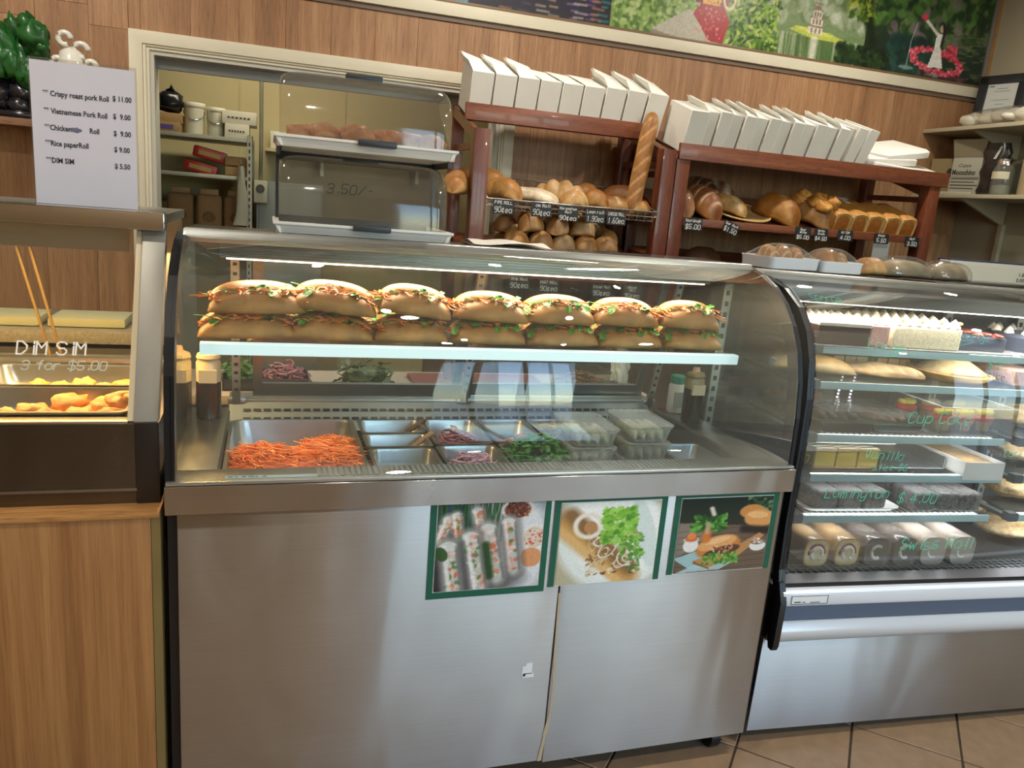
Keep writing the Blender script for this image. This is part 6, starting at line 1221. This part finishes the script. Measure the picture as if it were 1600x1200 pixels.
# swiss rolls on the deck
SPG = [('golden', '#c79a56', '#b07a3a'), ('golden', '#c79a56', '#b07a3a'), ('chocolate', '#4a342a', '#3a2820'), ('chocolate', '#4a342a', '#3a2820'), ('pink', '#c9b09a', '#b89a84'), ('pink', '#cbbba8', '#bba890')]
for i, u in enumerate((.185, .290, .392, .492, .592, .700)):
    kind, c1, c2_ = SPG[i]; nm = ('leftmost golden swiss roll with red jam spiral on the cake case deck', 'second golden swiss roll with red jam spiral on the deck', 'chocolate swiss roll with cream ring, beside the golden ones', 'chocolate swiss roll with cream ring, right of the other chocolate one', 'pale swiss roll in clear wrap, left of the last two', 'pale swiss roll in clear wrap at the right end of the deck row')[i]
    t = thing('swiss_roll', nm, 'swiss roll', cw(u, .085, .519), 0, 'swiss rolls on the deck', CR @ Matrix.Rotation(-.02, 3, 'Z')); w, h, L_ = .040, .086, .36
    S_ = [(w*math.copysign(abs(math.cos(a))**.55, math.cos(a)), h/2+h/2*math.copysign(abs(math.sin(a))**.6, math.sin(a))) for a in np.linspace(0, 2*PI, 29)[:-1]]
    b = MB(); b.prism(S_, 0, L_, 'y'); b.build('sponge', mat('sponge_%s_%d' % (kind, i//5), c1, .7, var=.14, vscale=30, bump=.4, bscale=150), t, smooth='auto')
    b = MB(); b.prism([(x*.90, (z-h/2)*.90+h/2) for x, z in S_], -.001, .002, 'y'); b.build('cut_face', mat('cut_%s' % kind, {'golden': '#d8bf8e', 'chocolate': '#3a2a22', 'pink': '#cdb9a6'}[kind], .8, var=.1, vscale=60), t)
    def turn(a0, a1, f0, f1): return [((w*(f0+(f1-f0)*q_))*math.cos(a0+(a1-a0)*q_), -.001, h/2-.002+h*.5*(f0+(f1-f0)*q_)*math.sin(a0+(a1-a0)*q_)) for q_ in np.linspace(0, 1, 16)]
    if i < 2: b = MB(); b.tube(turn(.0, 3.3, .66, .66), .0034, 6); b.build('jam_line', mat('red_jam', '#8e2a24', .3), t, smooth=True)
    b = MB(); b.tube(turn(-1.1 if i < 2 else .9, 4.2 if i < 2 else 5.2, .50, .42), [.0052]*8+[.0062]*8, 6); b.build('cream_swirl', CREAMC, t, smooth=True)
    b = MB(); W2 = [(x*1.09, (z-h/2)*1.07+h/2+.001) for x, z in S_]; nW = len(W2); b.grid(np.array([[(x, y, z) for x, z in W2] for y in (-.006, L_+.004)]), cv=True)
    if i > 1: b.f.append(tuple(range(nW)))
    b.build('clear_wrap', glass('cling_wrap', '#efefea', 1.45, .12, haze=.12 if i < 4 else .30, haze_col='#e2ddd2') if i < 4 else glass('cloudy_wrap', '#e9e6e0', 1.45, .15, haze=.34, haze_col='#e6ddd0'), t, smooth='auto')
# second bay, at the edge of the picture
for i, (u, v, z, lab) in enumerate(((1.06, .28, .519, 'nut covered slice on the deck at the right edge, front'), (1.07, .48, .519, 'nut covered slice on the deck at the right edge, rear'), (1.06, .30, .903, 'nut slice stack on the third shelf at the right edge'), (1.06, .30, .786, 'golden slice on the fourth shelf at the right edge'), (1.06, .28, .663, 'nut slice on the lowest shelf at the right edge'))):
    b = MB(); lump(b, (0, 0, .035), .095, .085, .034, 600+i, .12, '#96784a', '#c9b084', nu=26, nv=14); cput(b, 'nut_slice', vcol('nut_crust', .7, .8, 150, var=.6, vscale=90), lab, 'cake', u, v, z+.004, smooth=True)
# ---------------- on the cases' tops
FOAM = mat('white_foam', '#e3e5e6', .6, var=.03); WRAP = glass('shiny_wrap', '#f4f2ee', 1.5, .06, haze=.05, gain=2.2)
def foam_tray(label, x, y, z, w, d, rz, fill): 
    t = thing('foam_tray', label, 'tray', (x, y, z), rz, 'wrapped foam trays on the cake case'); b = MB()
    def rg(f, zz, r=.018): return [(sx*(w/2*f-r)+r*math.cos(th), sy*(d/2*f-r)+r*math.sin(th), zz) for sx, sy, t0 in ((1, 1, 0), (-1, 1, PI/2), (-1, -1, PI), (1, -1, 1.5*PI)) for th in [t0+PI/2*k/4 for k in range(5)]]
    b.grid(np.array([rg(.965, 0), rg(.975, .002), rg(1.0, .030), rg(1.02, .033), rg(1.02, .036), rg(.95, .034), rg(.8, .006)]), cv=True); b.f.append(tuple(range(20))); b.f.append(tuple(range(120, 140))); b.build('tray', FOAM, t, smooth='auto')
    for k, (dx, dy, L_, W_, H_, a, kw) in enumerate(fill): b = MB(); bread_mesh(b, L_, W_, H_, seed=k+3, **kw); b.xform(Matrix.Translation((dx, dy, .008)) @ Matrix.Rotation(a, 4, 'Z')); b.build('iced_bun', CRUST, t, smooth=True)
    b = MB(); P_ = [[(x_*w*.49, y_*d*.49, .035+.043*max(0, 1-abs(x_)**3)*max(0, 1-abs(y_)**2.5)) for x_ in np.linspace(-1, 1, 15)] for y_ in np.linspace(-1, 1, 13)]; b.grid(np.array(P_)); b.build('plastic_wrap', WRAP, t, smooth=True)
bk_ = dict(base='#b8803f', top='#9c642c', side='#d0a060'); ic_ = dict(base='#c9934e', top='#b57a3a', slashes=4, slash_col='#f0e6d8', twist=.3)
foam_tray('white foam tray of long iced buns on the cake case top', 1.775, .56, 1.348, .205, .15, .12, [(-.055, 0, .13, .05, .062, 1.3, ic_), (.0, 0, .14, .055, .066, 1.2, ic_), (.055, 0, .13, .05, .06, 1.1, ic_)])
foam_tray('white foam tray of a ring bun, right of the iced bun tray', 1.975, .57, 1.3445, .17, .14, .02, [(-.02, 0, .11, .10, .066, .3, bk_), (.045, .01, .08, .06, .055, .9, ic_)])
for i, (x, w_, lab, c1, c2_) in enumerate(((2.17, .10, 'small pale bun beside the foam trays on the cake case', '#c99a5c', '#a8743a'), (2.31, .21, 'bagged olive coloured bread on the cake case top', '#8a7a56', '#a8926a'), (2.50, .16, 'second bagged bread on the cake case top near the timber post', '#7d6a48', '#a08a60'))):
    b = MB(); bread_mesh(b, w_, .12, .062, seed=20+i, base=c1, top=c2_, side=c1, wob=.05, flour=.2 if i else 0); t = thing('bagged_bread' if i else 'bun', lab, 'bread', (x, .60, 1.345-(x-1.7)*.012), -.1); b.build('loaf', CRUST, t, smooth=True)
    if i: b = MB(); bread_mesh(b, w_*1.1, .135, .070, seed=30+i, wob=.10, power=4); b.c = [(1, 1, 1)]*len(b.v); b.build('plastic_bag', WRAP, t, smooth=True)
t = thing('register_display', 'low white customer price display with a dark blue top edge', 'cash register display', (2.90, .80, 1.327), -.07)
b = MB(); b.box(-.19, .20, -.03, .03, .0, .078); b.build('housing', mat('offwhite_plastic', '#c9c2b2', .4), t, bev=.004); b = MB(); b.box(-.185, .225, -.025, .045, .070, .084); b.build('blue_top', mat('navy_plastic', '#2a3454', .35), t, bev=.003); b = MB(); b.box(-.18, .19, -.033, -.030, .006, .066); b.build('screen', mat('pale_screen', '#cfc8b4', .25), t)
b = MB(); typeset(b, '1.80', .021, lambda u, v: (.135+u*1.1, -.0338, .033+v), bold=.0003); typeset(b, '0.00', .021, lambda u, v: (.130+u*1.1, -.0338, .012+v), bold=.0003); typeset(b, 'Qty', .011, lambda u, v: (-.174+u, -.0338, .042+v)); b.build('digits', PRNT, t)
t = thing('straw_basket', 'brown woven tray at the far right of the cake case top', 'basket', (3.25, .80, 1.318)); b = MB(); b.lathe([(.06, 0), (.10, .03), (.112, .05), (.106, .05), (.09, .03), (.05, .006)], n=28); b.build('bowl', mat('grey_straw', '#6e675c', .7, var=.2, bump=.4), t, smooth='auto'); b = MB(); b.tube([(.11*math.cos(a), .11*math.sin(a), .05) for a in np.linspace(0, 6.2832, 25)], .005, 6); b.build('rim', mat('straw_rim', '#c7ad7c', .6), t)
b = MB(); t = thing('side_counter', 'counter carrying the register behind the cake case', 'counter', (3.2, .95, 0)); b.box(2.62, 4.36, .74, 1.05, 0, 1.28); b.build('cabinet', mat('back_cabinet', '#6e6258', .6), t, world=True); b = MB(); b.box(2.60, 4.37, .72, 1.08, 1.28, 1.317); b.build('counter_top', mat('dark_bench_top', '#4c4640', .4), t, world=True, bev=.003)

# ================================================================== RIGHT WALL SHELVES
SW = mat('cream_shelf', '#b3aa90', .5, var=.05)
for z, lab, br in ((2.105, 'upper cream wall shelf at right holding a framed certificate', False), (1.725, 'lower cream wall shelf at right holding packets and jars', True)):
    t = thing('side_shelf', lab, 'shelf', (4.18, 1.7, z)); b = MB(); b.box(3.99, 4.379, .6, 2.398, z, z+.022); b.build('board', SW, t, world=True, bev=.002)
    for y in (2.05, 1.2): b = MB(); b.prism([(4.02, z), (4.379, z), (4.379, z-.13), (4.36, z-.13)], y, y+.018, 'y'); b.build('bracket', SW, t, world=True)
b = MB(); b.box(4.352, 4.379, 2.03, 2.06, 1.0, 1.60); struct(b.build('trim_4', SW))
t = thing('framed_certificate', 'certificate in a black frame leaning on the upper wall shelf', 'framed certificate', (4.30, 2.20, 2.1275), rot=Matrix.Rotation(-1.32, 3, 'Z') @ Matrix.Rotation(-.10, 3, 'X')); fw_, fh_ = .285, .335
b = MB(); [b.box(*q_) for q_ in ((-fw_/2, -fw_/2+.055, 0, .02, 0, fh_), (fw_/2-.055, fw_/2, 0, .02, 0, fh_), (-fw_/2, fw_/2, 0, .02, fh_-.05, fh_), (-fw_/2, fw_/2, 0, .02, 0, .05))]; b.build('frame', mat('black_frame', '#24272a', .35), t, bev=.003)
b = MB(); b.box(-fw_/2+.05, fw_/2-.05, .008, .014, .045, fh_-.045); b.build('certificate_sheet', mat('certificate_paper', '#c9ccc6', .6), t); b = MB(); [b.box(-w_/2, w_/2, .0072, .008, z_, z_+.003) for w_, z_ in ((.06, .255), (.09, .240), (.10, .19), (.05, .165), (.06, .13), (.12, .11), (.12, .10))]; b.box(-.08, -.05, .0072, .008, .268, .276); b.build('printed_lines', mat('faint_ink', '#7d8482', .7), t)
t = thing('plastic_bag', 'clear plastic bag of soft white rolls lying on the upper wall shelf', 'bag', (4.12, 1.98, 2.1275)); b = MB(); [lump(b, (rr(-.05, .05), -.20+.09*k, .045), .07, .075, .042, 700+k, .16, '#c9c2ac', '#dfdacb') for k in range(5)]; b.build('bag_contents', vcol('cloudy_bag', .35, .4, 30), t, smooth=True)
b = MB(); lump(b, (0, -.02, .05), .105, .27, .055, 710, .12, nu=26, nv=14); b.c = [(1, 1, 1)]*len(b.v); b.build('bag_film', WRAP, t, smooth=True)
SRX = Matrix.Rotation(-1.30, 3, 'Z')
def side(name, label, cat, x, y): return thing(name, label, cat, (x, y, 1.7475), rot=SRX)
t = side('brown_carton', 'plain brown carton at the back of the lower wall shelf', 'box', 4.15, 2.31); b = MB(); b.box(-.075, .075, -.06, .06, 0, .215); b.build('carton', mat('dull_brown_card', '#84744f', .7), t, bev=.003); b = MB(); b.prism([(.045+.018*math.cos(a), .13+.028*math.sin(a)) for a in np.linspace(0, 6.2, 16)], -.0608, -.0598, 'y'); b.build('round_mark', mat('dark_print', '#2f2c28', .6), t)
t = side('drink_powder_box', 'grey printed mocochino carton with its lid open on the lower wall shelf', 'box', 4.13, 2.125); b = MB(); b.box(-.085, .085, -.05, .05, 0, .215); b.build('carton', mat('grey_print_card', '#a09c8a', .6), t, bev=.002); b = MB(); b.slab((-.085, -.05, .215), (.085, -.05, .215), (.10, -.062, .315), (-.10, -.062, .315), .002); b.build('lid_flap', mat('olive_card', '#7d745a', .6), t)
b = MB(); typeset(b, 'Mocochino', .034, lambda u, v: (-.079+u*.88, -.0512, .115+v*1.25), bold=.0012); typeset(b, 'Cuppa', .028, lambda u, v: (-.05+u, -.0512, .16+v), font_shear=.3); [b.box(-.078, .078-.02*(k % 2), -.0512, -.0502, .09-.018*k, .095-.018*k) for k in range(4)]; b.box(-.078, .08, -.0512, -.0502, .10, .103); b.build('printed_name', mat('dark_print', '#2f2c28', .6), t)
t = side('dark_packet', 'dark crumpled coffee packet behind the jar on the lower wall shelf', 'packet', 4.12, 1.955); b = MB(); b.grid(np.array([[((.07+.01*math.sin(z*60))*math.copysign(abs(math.cos(a))**.6, math.cos(a)), (.04*(1-z*1.5))*math.sin(a), z) for a in np.linspace(0, 2*PI, 20, endpoint=False)] for z in np.linspace(0, .29, 12)]), cv=True); b.f.append(tuple(range(20))); b.build('packet_film', mat('dark_film', '#2a2623', .2, var=.5, vscale=14), t, smooth=True); b = MB(); b.slab((.0, -.036, .20), (.015, -.036, .20), (.035, -.024, .27), (.022, -.024, .27), .002); b.build('label_stripe', mat('silver_stripe', '#b9b4a4', .3), t)
t = side('glass_jar', 'clear glass jar with silver lid and blank label on the lower wall shelf', 'jar', 4.07, 1.845); b = MB(); b.lathe([(.05, 0), (.055, .006), (.055, .13), (.045, .155), (.038, .165)], n=28); b.build('jar_glass', glass('jar_glass', '#d9ddd4', 1.5, .03, haze=.18, haze_col='#b9b8aa'), t, smooth='auto'); b = MB(); b.lathe([(.040, .160), (.041, .190), (.038, .194), (0, .194)], n=28); b.build('lid', CHROME, t, smooth='auto'); b = MB(); b.grid(np.array([[(.0565*math.cos(a), .0565*math.sin(a), z) for a in np.linspace(-2.6, -.6, 12)] for z in (.085, .125)])); b.build('blank_label', mat('label_cream', '#c9c0a4', .6), t); b = MB(); b.lathe([(.048, .006), (.052, .03), (.05, .05), (0, .06)], n=20); b.build('contents', mat('pale_powder', '#a8a294', .8), t, smooth='auto')
t = side('canister', 'tall pale canister at the right end of the lower wall shelf', 'canister', 4.10, 1.70); b = MB(); b.lathe([(.05, 0), (.052, .004), (.052, .20)], n=26); b.build('canister_body', mat('canister_tan', '#a89674', .5), t, smooth='auto'); b = MB(); b.lathe([(.054, .2), (.054, .225), (.05, .23)], n=26); b.build('lid', mat('canister_lid', '#4a463e', .4), t, smooth='auto')
t = side('folded_papers', 'flat pale papers lying under the boxes on the lower wall shelf', 'papers', 4.06, 2.18); b = MB(); b.box(-.16, .16, -.065, -.052, 0, .014); b.build('sheets', mat('papers_pale', '#a8a088', .7), t, bev=.003)

# ================================================================== PHOTO MURAL above the rail
M0, M1, MZ0, MZ1 = -.60, 4.338, 2.418, 3.0
c = Canvas(M0, M1, MZ0, MZ1, 190, '#3a4a4e')
c.grad('#5f8fa6', '#9fc0cc', m=c.X < 1.11); c.ell(.95, 2.45, .12, .05, '#2d3a44'); c.dabs(40, (.2, 1.1, 2.5, 3.0), .06, ['#7fb0c4', '#4f7f9a', '#b8d4dc'], .5)
nm = (c.X >= 1.11) & (c.X < 1.865); c.grad('#2b2a36', '#43304a', m=nm)
for x_, col_, n_ in ((1.30, '#e89a5c', 16), (1.49, '#e8dcb4', 18), (1.545, '#f0c890', 10), (1.66, '#a58ad0', 12), (1.70, '#f0ead8', 16), (1.755, '#8a6ac0', 10), (1.785, '#f0a058', 12), (1.825, '#3fc0b4', 14), (1.40, '#6a4a70', 6)):
    for k in range(n_): z_ = 2.43+k*.032+rr(-.008, .008); c.line([(x_-rr(.01, .04), z_), (x_+rr(.01, .04), z_+rr(-.004, .004))], .010, col_, .45+.02*k)
gm = (c.X >= 1.865) & (c.X < 2.62); c.grad('#7d9a52', '#6a8a4a', m=gm); c.dabs(700, (1.88, 2.36, 2.42, 2.75), .022, ['#8fae5a', '#5d7d3c', '#a8bf74', '#4a6a30', '#b8c890'], .8)
c.ell(2.10, 2.68, .13, .045, '#8a8f8c', -.15); c.ell(2.10, 2.70, .12, .04, '#c9cdca', -.15)
c.poly([(2.10, 2.44), (2.30, 2.56), (2.46, 2.55), (2.50, 2.415), (2.30, 2.41)], '#b9b4a4'); c.poly([(2.10, 2.44), (2.30, 2.41), (2.5, 2.415), (2.5, 2.40), (2.1, 2.40)], '#8d8878')
lm_ = (c.X >= 2.62) & (c.X < 3.45); c.grad('#5f7a48', '#c4ccb4', m=lm_); wl = lm_ & (c.Y < 2.53); c.grad('#4f6a3c', '#a8b48a', m=wl)
for k in range(60): x_ = rr(2.85, 3.4); c.line([(x_, 2.42), (x_+rr(-.01, .01), 2.53)], .012, rnd.choice(['#c9cfae', '#7d8f5c', '#4a6438', '#dfe2cc']), .35)
c.dabs(160, (2.70, 3.42, 2.60, 2.85), .05, ['#5a6e48', '#7d8c66', '#93a080', '#c9d0bc'], .5); c.poly([(2.93, 2.555), (3.0, 2.575), (3.2, 2.565), (3.34, 2.53), (3.28, 2.52), (3.08, 2.525)], '#b9c45a'); c.ell(3.1, 2.56, .14, .012, '#d0d46a', -.1)
c.line([(3.11, 2.43), (3.11, 2.515)], .05, '#e2dfcf', .8)
for z_, w_ in ((2.55, .095), (2.595, .078), (2.635, .060), (2.668, .04)): c.poly([(3.11-w_/2, z_), (3.11+w_/2, z_-.006), (3.11+w_/2, z_+.036), (3.11-w_/2, z_+.04)], '#ddd2c0'); c.line([(3.11-w_*.6, z_+.038), (3.11+w_*.6, z_+.034)], .008, '#8a7a6c'); [c.line([(3.11+w_*q_, z_+.006), (3.11+w_*q_, z_+.024)], .009, '#5d5248') for q_ in (-.28, 0, .28)]
c.dabs(520, (2.56, 2.86, 2.42, 2.9), .028, ['#4f7a22', '#7da432', '#35561a', '#94b848', '#24401a', '#c0cc70'], .85, .35)
# seated woman in yellow and red on the slab (only her lower half is in view)
c.poly([(2.34, 2.60), (2.36, 2.80), (2.52, 2.80), (2.54, 2.60)], '#6a2a2c'); c.poly([(2.385, 2.585), (2.39, 2.74), (2.48, 2.74), (2.50, 2.585)], '#e0b02c'); c.poly([(2.335, 2.545), (2.37, 2.60), (2.52, 2.60), (2.56, 2.53), (2.53, 2.415), (2.44, 2.425), (2.38, 2.50)], '#a8282c'); c.dabs(60, (2.36, 2.54, 2.44, 2.64), .010, ['#d8646a', '#7a161c', '#e8a0a0'], .8); c.line([(2.50, 2.70), (2.56, 2.66), (2.50, 2.60)], .02, '#8a3a34'); c.ring(2.545, 2.65, .035, .055, .012, '#e2d2b0'); c.line([(2.43, 2.43), (2.43, 2.405)], .02, '#c9a084')
dm_ = c.X >= 3.45; c.grad('#1c2a26', '#35502c', m=dm_); c.dabs(420, (3.40, 4.34, 2.62, 3.0), .05, ['#2c4a24', '#4f7a34', '#1d3320', '#6a8a4a', '#7d6a74'], .7); c.dabs(160, (3.62, 4.0, 2.42, 2.62), .04, ['#1f3f38', '#2c5548', '#17302c'], .6)
c.line([(3.36, 2.9), (3.44, 2.72), (3.50, 2.56), (3.52, 2.42)], .06, '#1d2a18'); c.dabs(160, (3.28, 3.62, 2.42, 2.52), .03, ['#16241a', '#24381f', '#2f4a24'], .85); c.dabs(140, (3.30, 3.5, 2.66, 2.95), .03, ['#7d8f2c', '#a8ae44', '#3a5a20'], .8, .4)
for k in range(90): z_ = rr(2.43, 2.7); x_ = rr(4.05, 4.33); c.line([(x_, z_), (x_+.05, z_+.003)], .007, rnd.choice(['#5a7048', '#3a4a34', '#7a8a64', '#2a3a28']), .6)
c.ring(3.985, 2.515, .185, .055, .045, '#a82c40', -.12); c.dabs(300, (3.80, 4.16, 2.46, 2.55), .011, ['#d85a6c', '#a82438', '#e88a94', '#c03a50'], .0)
for k in range(260): a = rr(0, 6.28); c.ell(3.985+.185*math.cos(a)+rr(-.02, .02), 2.513+.055*math.sin(a)-.02*math.cos(a)+rr(-.016, .016), .010, .008, rnd.choice(['#d85a6c', '#b02a40', '#e88a94', '#c84458']), 0, .9)
for k in range(60): c.ell(4.08+rr(-.03, .04), 2.58+rr(-.04, .03), .010, .009, rnd.choice(['#d85a6c', '#b02a40']), 0, .9)
c.poly([(3.925, 2.475), (3.955, 2.60), (3.995, 2.60), (4.035, 2.48)], '#e4e4de'); c.poly([(3.95, 2.59), (3.955, 2.67), (3.998, 2.665), (3.995, 2.59)], '#efefe9'); c.line([(3.955, 2.66), (3.90, 2.70), (3.86, 2.725)], .018, '#e8e4da'); c.ell(3.985, 2.695, .018, .024, '#d8b49a'); c.line([(3.99, 2.72), (4.005, 2.68), (4.0, 2.60)], .018, '#201a1c'); [c.ell(3.845+rr(-.02, .02), 2.735+rr(-.02, .02), .012, .01, '#d8405c') for _ in range(8)]
c.line([(3.80, 2.70), (3.775, 2.60), (3.77, 2.47)], .006, '#c9d8dc', .7); c.ell(3.77, 2.455, .06, .012, '#a8c0c0', 0, .6); c.ell(3.98, 2.435, .05, .012, '#a89aa0', 0, .7); c.dabs(40, (3.85, 4.25, 2.42, 2.45), .02, ['#6a2434', '#3a2028', '#8a4a58'], .6, .3)
c.mottle(.05, 2)
t = thing('photo_mural', 'long photo mural of lake, city and flower boat scenes above the cream rail', 'mural', (1.9, YB, 2.405))
b = MB(); b.box(M0, M1+.006, YB-.006, YB+.013, 2.404, MZ1+.02); b.build('backing_board', mat('mural_board', '#4a3a2c', .5), t, world=True)
b = MB(); b.box(M0, M1+.006, YB-.014, YB-.006, 2.404, 2.418); b.build('lower_bead', mat('brown_bead', '#7a5f42', .45), t, world=True, bev=.002)
c.mesh(lambda x, z: (x, np.full_like(x, YB-.0085), z)).build('printed_picture', PRINT, t, world=True)
